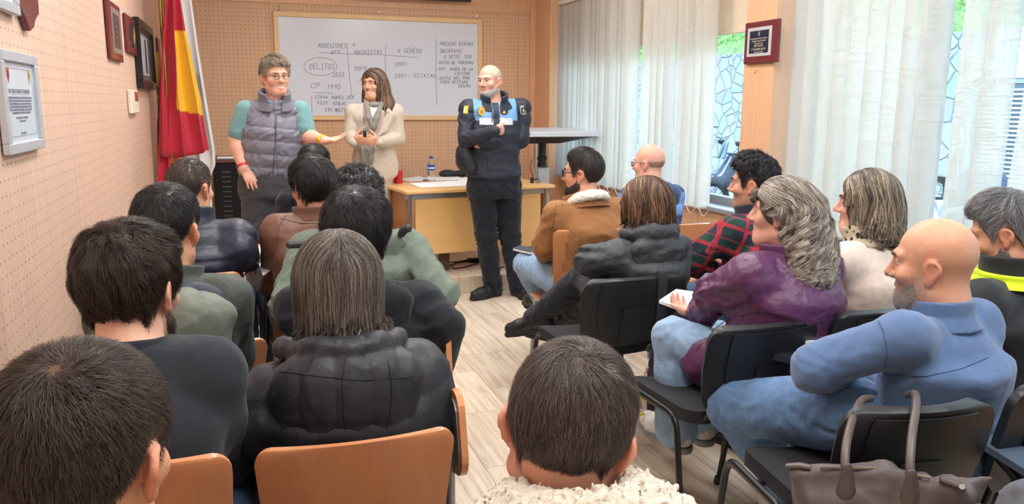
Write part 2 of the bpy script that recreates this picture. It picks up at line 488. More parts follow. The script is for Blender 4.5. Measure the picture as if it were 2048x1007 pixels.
def skull(g, sh, ears=True, nosek=1.):
    """head as smooth-blended volumes; every point is given in head space"""
    s = g.hs; h = g.hp; E = lambda c, r, k, kind='u': sh.ell(h(*c), V(*r)*s*V(1, g.ys, 1), g.HR, k*s, kind)
    fw = .94 if g.female else 1.
    E((0, -.012, .036), (.0775, .098, .084), .02)
    E((0, .026, -.035), (.060*fw, .066, .082), .03)
    E((0, .058, -.088), (.030*fw, .030, .026), .03)
    for x in (-1, 1):
        sh.rc(h(x*.054*fw, -.005, -.062), h(x*.024*fw, .062, -.096), .020*s, .019*s, k=.03*s)
        E((x*.044*fw, .060, -.020), (.024, .022, .020), .025)
        sh.rc(h(x*.012, .090, .031), h(x*.048, .070, .030), .009*s, .008*s, k=.016*s)
        E((x*.031, .096, .010), (.017, .016, .011), .014, 's')
    sh.rc(h(0, .086, .022), h(0, .112*1., -.022), .008*s, .0115*s, k=.012*s)
    for x in (-1, 1): E((x*.0125, .098, -.027), (.0085, .010, .0075), .008)
    cu = .007 if getattr(g, 'smile', 0) else (.003 if g.face else 0.)
    for x in (-1, 1):
        sh.rc(h(0, .086, -.0535), h(x*.021, .079, -.0535+cu), .0068*s, .0045*s, k=.010*s)
        sh.rc(h(0, .085, -.0675), h(x*.019, .078, -.0625+cu), .0078*s, .0045*s, k=.010*s)
    if getattr(g, 'smile', 0):
        for x in (-1, 1): sh.rc(h(0, .099, -.0610), h(x*.022, .086, -.0535), .0040*s, .0015*s, k=.003*s, kind='s')
    else: E((0, .097, -.0605), (.022, .012, .0022), .004, 's')
    if ears:
        for x in (-1, 1):
            Re = g.HR @ rotz(x*.42) @ rotx(-.2)
            sh.ell(h(x*.079, -.012, -.004), V(.0075, .0185, .031)*s, Re, .006*s)
            sh.torus(h(x*.084, -.016, .002), Re[:, 0], .0185*s, .0045*s, k=.005*s, sc=V(s, s, s*1.45)/s, R=Re @ np.array([[0, 0, 1], [1, 0, 0], [0, 1, 0.]]))
            sh.ell(h(x*.090, -.008, -.004), V(.008, .010, .016)*s, Re, .006*s, 's')
            sh.ell(h(x*.077, -.003, -.031), V(.006, .010, .011)*s, Re, .007*s)
    return sh
def hand(sh, w, d, pn, lat, curl=(25, 30, 25), spread=.10, thumb=(.75, .55, .35), s=1., curls=None):
    """wrist w, pointing d, palm facing pn, thumb side lat; unequal bent fingers"""
    d = unit(d); pn = unit(np.asarray(pn)-d*(np.asarray(pn)@d)); lat = unit(np.asarray(lat)-d*(lat@d)-pn*(lat@pn))
    sh.rc(w+d*.012*s, w+d*.068*s, .026*s, .035*s, k=.02*s, squash=(pn, .42))
    sh.rc(w+d*.03*s+lat*.018*s, w+d*.06*s+lat*.024*s, .016*s, .012*s, k=.015*s)
    for i, (o, ln, r) in enumerate(((.027, .072, .0086), (.0095, .082, .0090), (-.0085, .076, .0086), (-.026, .060, .0076))):
        cu = curls[i] if curls else curl
        p = w+d*(.080-.004*abs(i-1.2))*s+lat*o*s; a = 0.; dd0 = unit(d+lat*spread*(1.2-i)); pts = [p-dd0*.012*s, p]
        for j, fr in enumerate((.45, .31, .24)):
            a += RAD(cu[j]); dd = dd0*math.cos(a)+pn*math.sin(a); p = p+dd*ln*fr*s; pts.append(p)
        sh.chain(pts, [r*s, r*s, r*.95*s, r*.88*s, r*.75*s], k=.0045*s)
    t0 = w+d*.024*s+lat*.022*s; td = unit(lat*thumb[0]+d*thumb[1]+pn*thumb[2]); t1 = t0+td*.036*s
    td2 = unit(td*.8+d*.5+pn*.15); t2 = t1+td2*.03*s; t3 = t2+unit(td2+d*.2)*.024*s
    sh.chain([t0, t1, t2, t3], [.0135*s, .0115*s, .0100*s, .0078*s], k=.008*s)
def body(g, res=.007, hands=(True, True), legs=True, hand_kw=None, name='body', neck=.056, colf=None):
    J = g.J; sh = Shape(); s = g.hs; b = g.bulk
    skull(g, sh)
    nk = neck*(.86 if g.female else 1)*s
    sh.rc(J['nb']+UPZ*-.01, g.hp(0, -.022, -.045), nk*1.06, nk*.94, k=.03)
    torso(g, sh, -.006)
    for q, sg in (('L', -1), ('R', 1)):
        aw = getattr(g, 'armw', .9 if g.female else 1.)
        sh.rc(J['nb']-UPZ*.055, J['sh'+q]-UPZ*.015, .026, .036, k=.04)
        sh.chain([J['sh'+q], J['el'+q]], [.044*aw, .037*aw], k=.02); sh.chain([J['el'+q], J['el'+q]*.7+J['wr'+q]*.3, J['wr'+q]], [.037*aw, .039*aw, .026*aw], k=.02)
        if legs: sh.chain([J['hip'+q], J['kn'+q], J['kn'+q]*.7+J['an'+q]*.3, J['an'+q]], [.076*b, .054, .052, .036], k=.03)
        if legs: sh.rc(J['an'+q]-UPZ*.03, J['toe'+q], .032, .028, k=.02)
    for q, sg, on in (('L', -1, hands[0]), ('R', 1, hands[1])):
        if not on: continue
        kw = dict(d=J['wr'+q]-J['el'+q], pn=-UPZ*.9-g.r*sg*.35, lat=-g.r*sg)
        if hand_kw and q in hand_kw: kw.update(hand_kw[q])
        hand(sh, J['wr'+q], s=kw.pop('s', .95 if g.female else 1.), **kw)
    vs, fs = sh.mesh(res)
    c = np.tile(g.skin, (len(vs), 1)); l = g.hl(vs)
    def bl(m, col): 
        nonlocal c
        m = np.clip(m, 0, 1)[:, None]; c = c*(1-m)+np.asarray(col)*m
    inh = (np.abs(l[:, 0]) < .1) & (np.abs(l[:, 1]) < .14) & (np.abs(l[:, 2]) < .14)
    red = g.skin*V(1.03, .72, .68)
    bl(.30*inh*np.exp(-(((np.abs(l[:, 0])-.045)/.018)**2+((l[:, 2]+.018)/.018)**2))*(l[:, 1] > .03), red)
    bl(.5*inh*np.exp(-((l[:, 0]/.013)**2+((l[:, 1]-.112)/.014)**2+((l[:, 2]+.02)/.014)**2)), red)
    bl(.55*inh*(np.abs(l[:, 0]) > .076)*(np.abs(l[:, 1]+.01) < .05)*(np.abs(l[:, 2]) < .05), red)
    lip = inh*(l[:, 1] > .07)*sss(.025, .019, np.abs(l[:, 0]))*sss(.0165, .011, np.abs(l[:, 2]+.0605-(.007*(l[:, 0]/.022)**2 if g.face else 0)))
    bl(lip*(.75 if g.female else .45), g.skin*V(.95, .50, .50))
    if getattr(g, 'smile', 0): bl(inh*(l[:, 1] > .070)*sss(.021, .017, np.abs(l[:, 0]))*sss(.0050, .0036, np.abs(l[:, 2]+.0605-.0075*(l[:, 0]/.022)**2)), (.82, .78, .74))
    for fn in g.colf: bl(*fn(l, inh))
    g.skinshape = sh
    o = raw_mesh(name, vs, fs, skin_mat(), g.o, col=c)
    if g.face:
        for x in (-1, 1):
            eye(g, x)
    return o
def eye(g, x):
    n, m = 20, 14; vs = []; cs = []; s = g.hs; gz = getattr(g, 'gaze', (0, 0)); dr = unit(V(gz[0], 1, gz[1])); c0 = V(x*.031, .0750, .0105)
    for i in range(m+1):
        a = math.pi*i/m
        for j in range(n):
            b = 2*math.pi*j/n; p = V(math.sin(a)*math.cos(b), math.sin(a)*math.sin(b), math.cos(a))
            q = math.acos(max(-1, min(1, p@dr))); vs.append(g.hp(*(c0+p*V(.0120, .0130, .0120))))
            cs.append((.01, .008, .007) if q < .22 else ((.07, .035, .018) if q < .5 else (.60, .54, .50)))
    fs = [(i*n+j, i*n+(j+1) % n, (i+1)*n+(j+1) % n, (i+1)*n+j) for i in range(m) for j in range(n)]
    raw_mesh('eye', np.array(vs), np.array(fs), plain('eyeball', (255, 255, 255), .2, attr=True, var=0), g.o, col=np.array(cs))
def brows(g, col, th=.0035, up=0.):
    for x in (-1, 1):
        b = MB(); b.tube([g.hp(x*.012, .099, .027+up), g.hp(x*.026, .096, .033+up), g.hp(x*.042, .084, .031+up), g.hp(x*.050, .073, .025+up)], [th*g.hs*.8, th*g.hs, th*g.hs*.8, th*g.hs*.3], 8)
        b.build('eyebrow', plain('brow '+str(col), col, .7), g.o)
def lids(g, drop=.5):
    """upper eyelids over the eyeballs"""
    sk = tuple(g.skin)
    for x in (-1, 1):
        sh = Shape(); c = g.hp(x*.031, .0752, .0105)
        sh.ell(c, V(.0136, .0134, .0136)*g.hs, g.HR, .002)
        up = g.HR[:, 2]; fw = g.HR[:, 1]; nn = unit(up+fw*(-.55+drop*.6))
        sh.op('i', lambda P, c=c, nn=nn: -((P-c)@nn-.002), V(0, 0, 0), 1e6, .001)
        vs, fs = sh.mesh(.0018); raw_mesh('eyelid', vs, fs, skin_mat(), g.o, col=np.tile(g.skin*V(.9, .82, .8), (len(vs), 1)))
def glasses(g, mat, lens=True, w=.026, hgt=.017, rim=.0014, temples=True, half=False):
    """a pair worn on the nose: two rims, bridge and temples"""
    b = MB(); off = 0
    for x in (-1, 1):
        pts = [g.hp(x*.033+w*math.cos(a)*(1 if abs(math.cos(a)) < .8 else .97), .108-.010*abs((x*.033+w*math.cos(a))/.06)**2, .006+hgt*math.sin(a)) for a in np.linspace(0, 2*math.pi, 25)]
        pts = [q+off for q in pts]
        b.tube(pts, rim, 8, False)
        b.tube([g.hp(x*(.033+w), .100, .010)+off, g.hp(x*.078, .075, .013)+off, g.hp(x*.085, .0, .012)+off, g.hp(x*.083, -.028, -.004)+off], rim*1.1, 8)
    b.tube([g.hp(-.008, .110, .010)+off, g.hp(0, .112, .012)+off, g.hp(.008, .110, .010)+off], rim, 8)
    p = b.build('glasses', mat, g.o)
    if lens:
        lm = _MC.get('lens')
        if lm is None:
            t = NT('spectacle lens'); t.set(Base_Color=(1., 1., 1.), Roughness=.02); t.b.inputs['Transmission Weight'].default_value = 1.; t.b.inputs['IOR'].default_value = 1.05; lm = _MC['lens'] = t.m
        for x in (-1, 1):
            lb = MB(); ring = [g.hp(x*.033+w*.95*math.cos(a), .1075-.010*abs((x*.033+w*math.cos(a))/.06)**2, .006+hgt*.95*math.sin(a))+off for a in np.linspace(0, 2*math.pi, 24, endpoint=False)]
            fr = g.HR[:, 1]*.0012
            lb.add([q for q in ring]+[q+fr for q in ring], [tuple(range(24))[::-1], tuple(range(24, 48))]+[(i, (i+1) % 24, 24+(i+1) % 24, 24+i) for i in range(24)])
            lb.build('lens', lm, p)

# ---- clothing
def torso(g, sh, e, hem=.10, k=.03, mod=None, top=True, pw=2.2, wide=1.):
    J = g.J; b = g.bulk*wide; fm = g.female; up = unit(J['nb']-J['pel'])
    cs = [J['pel']-up*hem, J['pel'], J['waist'], J['chest'], J['nb']-UPZ*.075, J['nb']-UPZ*.005]
    ab = [(.158*b, .120*b), (.162*b, .124*b), ((.130 if fm else .145)*b, .110*b), ((.142 if fm else .157)*b, .114*b), ((.124 if fm else .138)*b, .084*b), (.062, .052)]
    ab = [(x+e, y+e) for x, y in ab]
    if getattr(g, 'ab', None): ab = [(x*u+0, y*v) for (x, y), (u, v) in zip(ab, g.ab)]
    sh.loft(cs, ab, g.r, k=k, pw=pw, capr=.035, mod=mod)
def limb_mod(spacing, amp, L, ph=0.):
    def m(P, t): return amp*(np.abs(np.sin(np.pi*(t*L/spacing+ph)))**.6-.6)
    return m
def tor_mod(spacing, amp, ph=0.):
    def m(P, h): return amp*(np.abs(np.sin(np.pi*(h/spacing+ph)))**.6-.6)
    return m
def top(g, name, mat, e=.018, hem=.10, sleeve=1., arm=1., quilt=None, fold=.006, ff=22, cuff=True, res=.008, colf=None, seed=0, extra=None, neckcut=True, pw=2.2, wide=1., elbow=0., parent=None, shd=0.):
    """jacket / sweater / coat: torso, shoulders and sleeves over the body"""
    J = g.J; sh = Shape(); aw = arm*(.92 if g.female else 1.)
    torso(g, sh, e, hem, .035, tor_mod(*quilt) if quilt else None, pw=pw, wide=wide)
    for q, sg in (('L', -1), ('R', 1)):
        S, E, W = J['sh'+q], J['el'+q], J['wr'+q]
        sh.rc(J['nb']-UPZ*.035, S, .034+e*.45, .046+e*.7+shd, k=.045)
        if sleeve <= 0: continue
        L1 = np.linalg.norm(E-S); L2 = np.linalg.norm(W-E)
        m1 = limb_mod(quilt[0], quilt[1], L1) if quilt else None; m2 = limb_mod(quilt[0], quilt[1], L2) if quilt else None
        if sleeve < .5:
            sh.rc(S, S+(E-S)*sleeve*2, .052*aw+e, .050*aw+e*1.1, k=.03)
        else:
            f2 = min(1., (sleeve-.5)*2)
            sh.rc(S, E, .048*aw+e*.8, .041*aw+e*.85+elbow, k=.045, mod=m1); W2 = E+(W-E)*f2
            sh.rc(E, E+(W2-E)*.9, .041*aw+e*.85+elbow, .029*aw+e*.75, k=.012, mod=m2)
            sh.rc(E+(W2-E)*.86, W2, .029*aw+e*.45, .029*aw+e*.45, k=.008)
    if extra: extra(sh)
    if neckcut:
        n1 = g.hp(0, -.02, -.03); sh.rc(g.J['nb']+UPZ*.012, n1, .046*g.hs, .056*g.hs, k=.02, kind='s')
    if fold:
        mids = [J['elL'], J['elR'], J['pel']]
        def disp(P):
            w = np.full(len(P), .45)
            for m in mids: w = w+.8*np.exp(-np.sum((P-m)**2, 1)/.012)
            Q = P*V(1, 1, 1.6)
            return 1.5*fold*w*(folds(Q, ff, seed)-.55)
        sh.disp = disp
    vs, fs = sh.mesh(res)
    g.topshape = sh
    return raw_mesh(name, vs, fs, mat, parent or g.o, col=colf(vs) if colf else None)
def collar(g, mat, h=.07, r=.073, th=.008, tilt=.25, flare=.0, name='collar', drop=.03, res=.005, gap=0., parent=None, back=.0, rnd=.004, mod=None, zf=None):
    """a ring of cloth standing round the neck"""
    J = g.J; ax = unit(UPZ+g.f*tilt); c0 = J['nb']-UPZ*drop+g.f*.008; c1 = c0+ax*(h+drop)
    fm = .92 if g.female else 1.
    sh = Shape(); R0 = r*fm+flare; R1 = r*fm
    sh.loft([c0, (c0+c1)/2, c1], [(R0*1.25+th, R0*1.1+th), (R1*1.04+th, R1*1.02+th), (R1*1.06+th, R1*1.04+th)], g.r, k=0, capr=rnd)
    sh.loft([c0-ax*.05, (c0+c1)/2, c1+ax*.05], [(R0*1.25-th, R0*1.1-th), (R1*1.04-th, R1*1.02-th), (R1*1.08-th, R1*1.06-th)], g.r, k=.004, capr=.0, kind='s')
    if gap:
        fr = g.f; c = c0
        sh.op('s', lambda P: np.maximum(np.abs((P-c)@g.r)-gap*(1+np.clip((P-c)@UPZ, 0, 1)*8), -(P-c)@fr), c, 1e6, .006)
    if mod: sh.disp = mod
    vs, fs = sh.mesh(res); return raw_mesh(name, vs, fs, mat, parent or g.o)
def hood(g, mat, w=.15, h=.13, dep=.06, dz=-.03, back=.085, rim=.018, name='hood', res=.007, fold=.004, quilt=None, seed=3, parent=None, front=.05, rimz=.0, ff=20):
    """a hood lying down the back: a soft roll round the neck and a pouch behind it"""
    J = g.J; c = J['nb']-g.f*back+UPZ*dz; sh = Shape(); R = np.stack([g.r, g.f, UPZ], 1)
    sh.ell(c-UPZ*h*.42, (w*.92, dep, h*.62), R @ rotx(.22), .03)
    sh.ell(c+UPZ*.0, (w, dep*1.05, h*.42), R @ rotx(.3), .03)
    if rim:
        pts = []
        for a in np.linspace(-1.05, 1.05, 13):
            pts.append(J['nb']+g.r*math.sin(a)*(w*.86)+g.f*(front-(front+back+dep*.35)*(math.cos(a)-.4)/.6 if abs(a) < 1.16 else front)+UPZ*(dz+h*.30+rimz-.035*abs(math.sin(a))**2))
        sh.chain(pts, [rim*(1+.12*math.sin(i*5.)) for i in range(13)], k=.012)
    n0 = J['nb']-UPZ*.12; sh.rc(n0, g.hp(0, -.02, -.06), .058*g.hs, .072*g.hs, k=.02, kind='s')
    q = quilt
    def disp(P):
        d = fold*(folds(P*V(1, 1, 1.3), ff, seed)-.55)
        if q:
            x = (P-c)@g.r; z = (P-c)@UPZ
            d = d+q[1]*(np.abs(np.sin(np.pi*(x*(1+.8*(z+.1))/q[0]+.5)))**.5-.7)
        return d
    sh.disp = disp; g.hoodshape = sh
    vs, fs = sh.mesh(res); return raw_mesh(name, vs, fs, mat, parent or g.o)
def pants(g, mat, e=.012, res=.009, name='trousers', fold=.006, hemz=.04, wide=1., flare=1., ff=26, seed=5, colf=None):
    J = g.J; sh = Shape(); b = g.bulk
    up = unit(J['waist']-J['pel']); sw = unit(J['knL']+J['knR']-J['hipL']-J['hipR'])
    sh.loft([J['pel']-UPZ*.10, J['pel'], J['pel']+up*.10], [(.165*b+e, .130*b+e), (.168*b+e, .132*b+e), (.155*b+e, .122*b+e)], g.r, k=.04, capr=.04)
    for q in 'LR':
        A = J['an'+q]; K = J['kn'+q]; hem = A+unit(A-K)*hemz
        sh.chain([J['hip'+q], K], [.084*b+e, .060*wide+e], k=.04)
        sh.chain([K, K*.62+A*.38, hem], [.060*wide+e, .056*wide+e, .046*wide*flare+e], k=.02)
    if fold:
        js = [J['knL'], J['knR'], J['hipL'], J['hipR'], J['anL'], J['anR']]
        def disp(P):
            w = np.full(len(P), .35)
            for m in js: w = w+.8*np.exp(-np.sum((P-m)**2, 1)/.010)
            return 1.4*fold*w*(folds(P*V(1, 1, 1.5), ff, seed)-.55)
        sh.disp = disp
    vs, fs = sh.mesh(res); return raw_mesh(name, vs, fs, mat, g.o, col=colf(vs) if colf else None)
def shoes(g, mat, solemat, res=.006, s=1., accent=None):
    J = g.J
    for q in 'LR':
        A = J['an'+q]; T = J['toe'+q]; d = T-A; d = d-UPZ*0; fz = min(A[2], T[2])
        dd = unit(d*V(1, 1, 0)) if np.linalg.norm(d[:2]) > .03 else g.f
        # foot plane: keeps the sole under ankle and toe even when the foot hangs
        dn = unit(d); upv = unit(np.cross(np.cross(dn, UPZ), dn)); lat = np.cross(dn, upv)
        pitch0 = math.atan2(.055, .15)
        fw = unit(dn*math.cos(pitch0)+upv*math.sin(pitch0)); up = unit(np.cross(lat, fw)); up = up if up@UPZ > 0 else -up
        heel = A-fw*.035*s-up*.045; toe = A+fw*.185*s-up*.052
        sh = Shape()
        sh.chain([heel, heel+fw*.09*s+up*.005, toe-fw*.06*s, toe], [.038*s, .040*s, .043*s, .033*s], k=.02)
        sh.rc(A-up*.03, A+up*.012, .044*s, .041*s, k=.03)
        sh.op('i', lambda P, c=A-up*.074, u=up: -((P-c)@u), V(0, 0, 0), 1e6, .004)
        sh.disp = lambda P: .002*(folds(P, 60, 2)-.5)
        vs, fs = sh.mesh(res); so = raw_mesh('shoe', vs, fs, mat, g.o)
        sl = Shape(); base = -up*.076
        sl.chain([heel+up*.045+base-fw*.004, heel+fw*.10*s+up*.045+base, toe+up*.052+base-fw*.055*s, toe+up*.052+base+fw*.006], [.040*s, .037*s, .045*s, .034*s], k=.02)
        c1 = A-up*.066; c2 = A-up*.093
        sl.op('i', lambda P, c=c1, u=up: (P-c)@u, V(0, 0, 0), 1e6, .003); sl.op('i', lambda P, c=c2, u=up: -((P-c)@u), V(0, 0, 0), 1e6, .003)
        vs, fs = sl.mesh(res); raw_mesh('sole', vs, fs, solemat, so)

# ---- hair
def strand_mesh(paths, nrm, rad, cols, flat=.5):
    """paths (N, m, 3): three-sided tapered tubes; cols (N, 3)"""
    N, m, _ = paths.shape
    T = np.gradient(paths, axis=1); T /= np.linalg.norm(T, axis=2, keepdims=True)+1e-9
    side = np.cross(T, nrm); side /= np.linalg.norm(side, axis=2, keepdims=True)+1e-9
    up = np.cross(side, T)
    rr = rad*np.linspace(1, .25, m)[None, :, None] if np.ndim(rad) == 0 else rad[:, None, None]*np.linspace(1, .25, m)[None, :, None]
    vs = np.stack([paths+up*rr*flat, paths-up*rr*flat*.4+side*rr, paths-up*rr*flat*.4-side*rr], 2)     # N,m,3,3
    i = np.arange(N)[:, None, None]*m*3+np.arange(m-1)[None, :, None]*3+np.arange(3)[None, None, :]
    j = np.arange(N)[:, None, None]*m*3+np.arange(m-1)[None, :, None]*3+((np.arange(3)+1) % 3)[None, None, :]
    fs = np.stack([i, j, j+3, i+3], -1).reshape(-1, 4)
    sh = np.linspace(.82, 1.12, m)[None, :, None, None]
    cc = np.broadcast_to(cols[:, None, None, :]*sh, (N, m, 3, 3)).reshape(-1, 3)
    return vs.reshape(-1, 3), fs, cc
def grad(sh, P, h=.002):
    d0 = sh.ev(P); g = np.stack([sh.ev(P+V(*(h if i == j else 0 for j in range(3))))-d0 for i in range(3)], 1)
    return d0, g/(np.linalg.norm(g, axis=1, keepdims=True)+1e-9)
def sample_faces(vs, fs, w, n):
    a = vs[fs[:, 0]]; b = vs[fs[:, 1]]; c = vs[fs[:, 2]]; d = vs[fs[:, 3]]
    ar = np.linalg.norm(np.cross(c-a, d-b), axis=1)*w; ar = ar/ar.sum()
    k = RNG.choice(len(fs), n, p=ar); u = RNG.random((n, 1)); v = RNG.random((n, 1))
    return (a[k]*(1-u)+b[k]*u)*(1-v)+(d[k]*(1-u)+c[k]*u)*v
def march(sh, P, flow, steps, h, off0=.0005, lift=.0, jit=.25, curl=None, stop=None, free=None):
    path = [P.copy()]; nr = []; N = len(P); J = RNG.normal(size=(N, 3))*jit; off = off0+RNG.random(N)*off0
    alive = np.ones(N, bool)
    hN = h if np.ndim(h) else np.full(N, h)
    for i in range(steps):
        d, n = grad(sh, P); nr.append(n)
        f = flow(P, n)+J; f = f-n*np.sum(f*n, 1, keepdims=True)*np.clip(1-lift*2, 0, 1); f /= np.linalg.norm(f, axis=1, keepdims=True)+1e-9
        Q = P+f*hN[:, None]; d2 = sh.ev(Q); o = off+lift*hN*(i+1)
        pw = 1. if free is None else sss(free-.005, free+.03, Q[:, 2])
        Q = Q-n*((d2-o)*pw)[:, None]-(UPZ*((1-pw)*hN*.6)[:, None] if free is not None else 0)
        if stop is not None: alive &= ~stop(Q)
        P = np.where(alive[:, None], Q, P+f*1e-5); path.append(P.copy())
    nr.append(n); return np.stack(path, 1), np.stack(nr, 1)
def hairline(l, front=.070, temple=.020, ear=.018, nape=-.092, side=-.02):
    """lowest z of the hair at each point, in head space"""
    y = l[:, 1]
    z = np.interp(y, [-.12, -.055, -.030, -.005, .030, .045, .066, .09], [nape, nape, ear, ear+.004, side, temple, front-.006, front])
    return z
def short_hair(g, thick, cols, n=2500, ln=.022, lift=.25, rad=.0007, whorl=(.012, -.060, .085), swirl=.5, fwd=.6, hl=None, fade=.05, topadd=.0, res=.004, steps=5, bald=None, capcol=None, mess=.25, name='hair', down=.35, vol=None):
    """close-cropped hair: a cap grown off the scalp with strands laid along the whorl"""
    sk = Shape(); skull(g, sk, ears=False); hlk = hl or {}
    def th(P):
        l = g.hl(P); z = hairline(l, **hlk); up = sss(0, fade, l[:, 2]-z)
        t = thick*(.25+.75*up)+topadd*sss(.05, .11, l[:, 2])*sss(-.11, .02, l[:, 1])
        if vol is not None: t = t+vol(l)
        m = sss(-.004, .004, l[:, 2]-z)
        if bald is not None: m = m*bald(l)
        return (t*m-.006*(1-m))*g.hs
    sh = Shape(); base = sk
    sh.op('u', lambda P: base.ev(P)-th(P), g.HC, .145*g.hs, 0)
    vs, fs = sh.mesh(res*g.hs)
    cols = np.array([lin(c) for c in cols]); W = V(*whorl)
    tv = th(vs); l = g.hl(vs)
    keep = tv > 0; fm = keep[fs].all(1)
    if not fm.any(): return
    P = sample_faces(vs, fs[fm], np.clip(tv[fs[fm]].mean(1)/thick, .15, 1.2), n)
    def flow(P, nn):
        l = g.hl(P)-W; r = np.linalg.norm(l, axis=1, keepdims=True)+.01; l = l/r
        lw = l @ g.HR.T; sw = np.cross(nn, lw)
        f = lw+sw*swirl*np.exp(-r/.06)+g.HR[:, 1]*fwd*sss(.02, .09, g.hl(P)[:, 2])[:, None]*np.clip(g.hl(P)[:, 1:2]*20+1, 0, 1)
        f = f-g.HR[:, 2]*down
        return f+mess*np.stack([noise(P, 90, 1), noise(P, 90, 2), noise(P, 90, 3)], 1)
    L = ln*g.hs*(.6+.8*RNG.random(n))*np.clip(.3+.7*th(P)/max(thick, 1e-4), .3, 1.6)
    pa, nr = march(sh, P, flow, steps, L/steps, .0004, lift, .18)
    cc = cols[RNG.integers(0, len(cols), n)]*(RNG.uniform(.75, 1.25, (n, 1)))
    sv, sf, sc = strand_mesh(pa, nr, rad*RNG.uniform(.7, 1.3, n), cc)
    base_c = np.array(lin(capcol)) if capcol else cols.mean(0)*.75
    c0 = np.tile(base_c, (len(vs), 1))*(1+.25*noise(vs, 300, 4))[:, None]
    m = sss(.0, .5*thick, tv)[:, None]; c0 = c0*m+(g.skin*.55+base_c*.45)*(1-m)
    raw_mesh(name, np.concatenate([vs, sv]), np.concatenate([fs, sf+len(vs)]), hair_mat(), g.o, col=np.concatenate([c0, sc]))
def beard(g, col, thick=.006, n=700, mous=True, res=.0035, top=-.03, chin=1., cols=None, ln=.012):
    sk = Shape(); skull(g, sk, ears=False)
    def th(P):
        l = g.hl(P); y = l[:, 1]
        line = np.interp(y, [-.03, .0, .03, .06, .08, .1], [.0, -.008, top-.012, min(top-.030, -.046), -.052, -.041 if mous else -.07])
        m = sss(.004, -.006, l[:, 2]-line)*sss(-.020, -.006, y)*sss(-.128, -.112, l[:, 2]-.0)
        lips = np.exp(-((l[:, 0]/.024)**4+((l[:, 2]+.0605)/.011)**4))*(y > .05)
        m = m*(1-lips)
        return (thick*(.35+.65*sss(-.03, -.08, l[:, 2]))*m-.005*(1-m))*g.hs
    sh = Shape(); sh.op('u', lambda P: sk.ev(P)-th(P), g.HC, .15*g.hs, 0)
    vs, fs = sh.mesh(res*g.hs); tv = th(vs); fm = (tv > .0005)[fs].all(1)
    vs2 = vs; used = fs[fm]
    if not len(used): return
    cols = np.array([lin(c) for c in (cols or [col])])
    P = sample_faces(vs, used, np.ones(len(used)), n)
    pa, nr = march(sh, P, lambda P, nn: np.tile(-g.HR[:, 2]*1.+g.HR[:, 1]*.25, (len(P), 1)), 3, ln*g.hs/3, .0003, .35, .3)
    cc = cols[RNG.integers(0, len(cols), n)]*RNG.uniform(.7, 1.3, (n, 1))
    sv, sf, sc = strand_mesh(pa, nr, .0006*g.hs*np.ones(n), cc)
    ids = np.unique(used); mp = np.full(len(vs), -1); mp[ids] = np.arange(len(ids))
    m = sss(.0, thick*.5, tv[ids])[:, None]; c0 = cols.mean(0)*.8*m+(g.skin*.6+cols.mean(0)*.4)*(1-m)
    raw_mesh('beard', np.concatenate([vs[ids], sv]), np.concatenate([mp[used], sf+len(ids)]), hair_mat(), g.o, col=np.concatenate([c0, sc]))
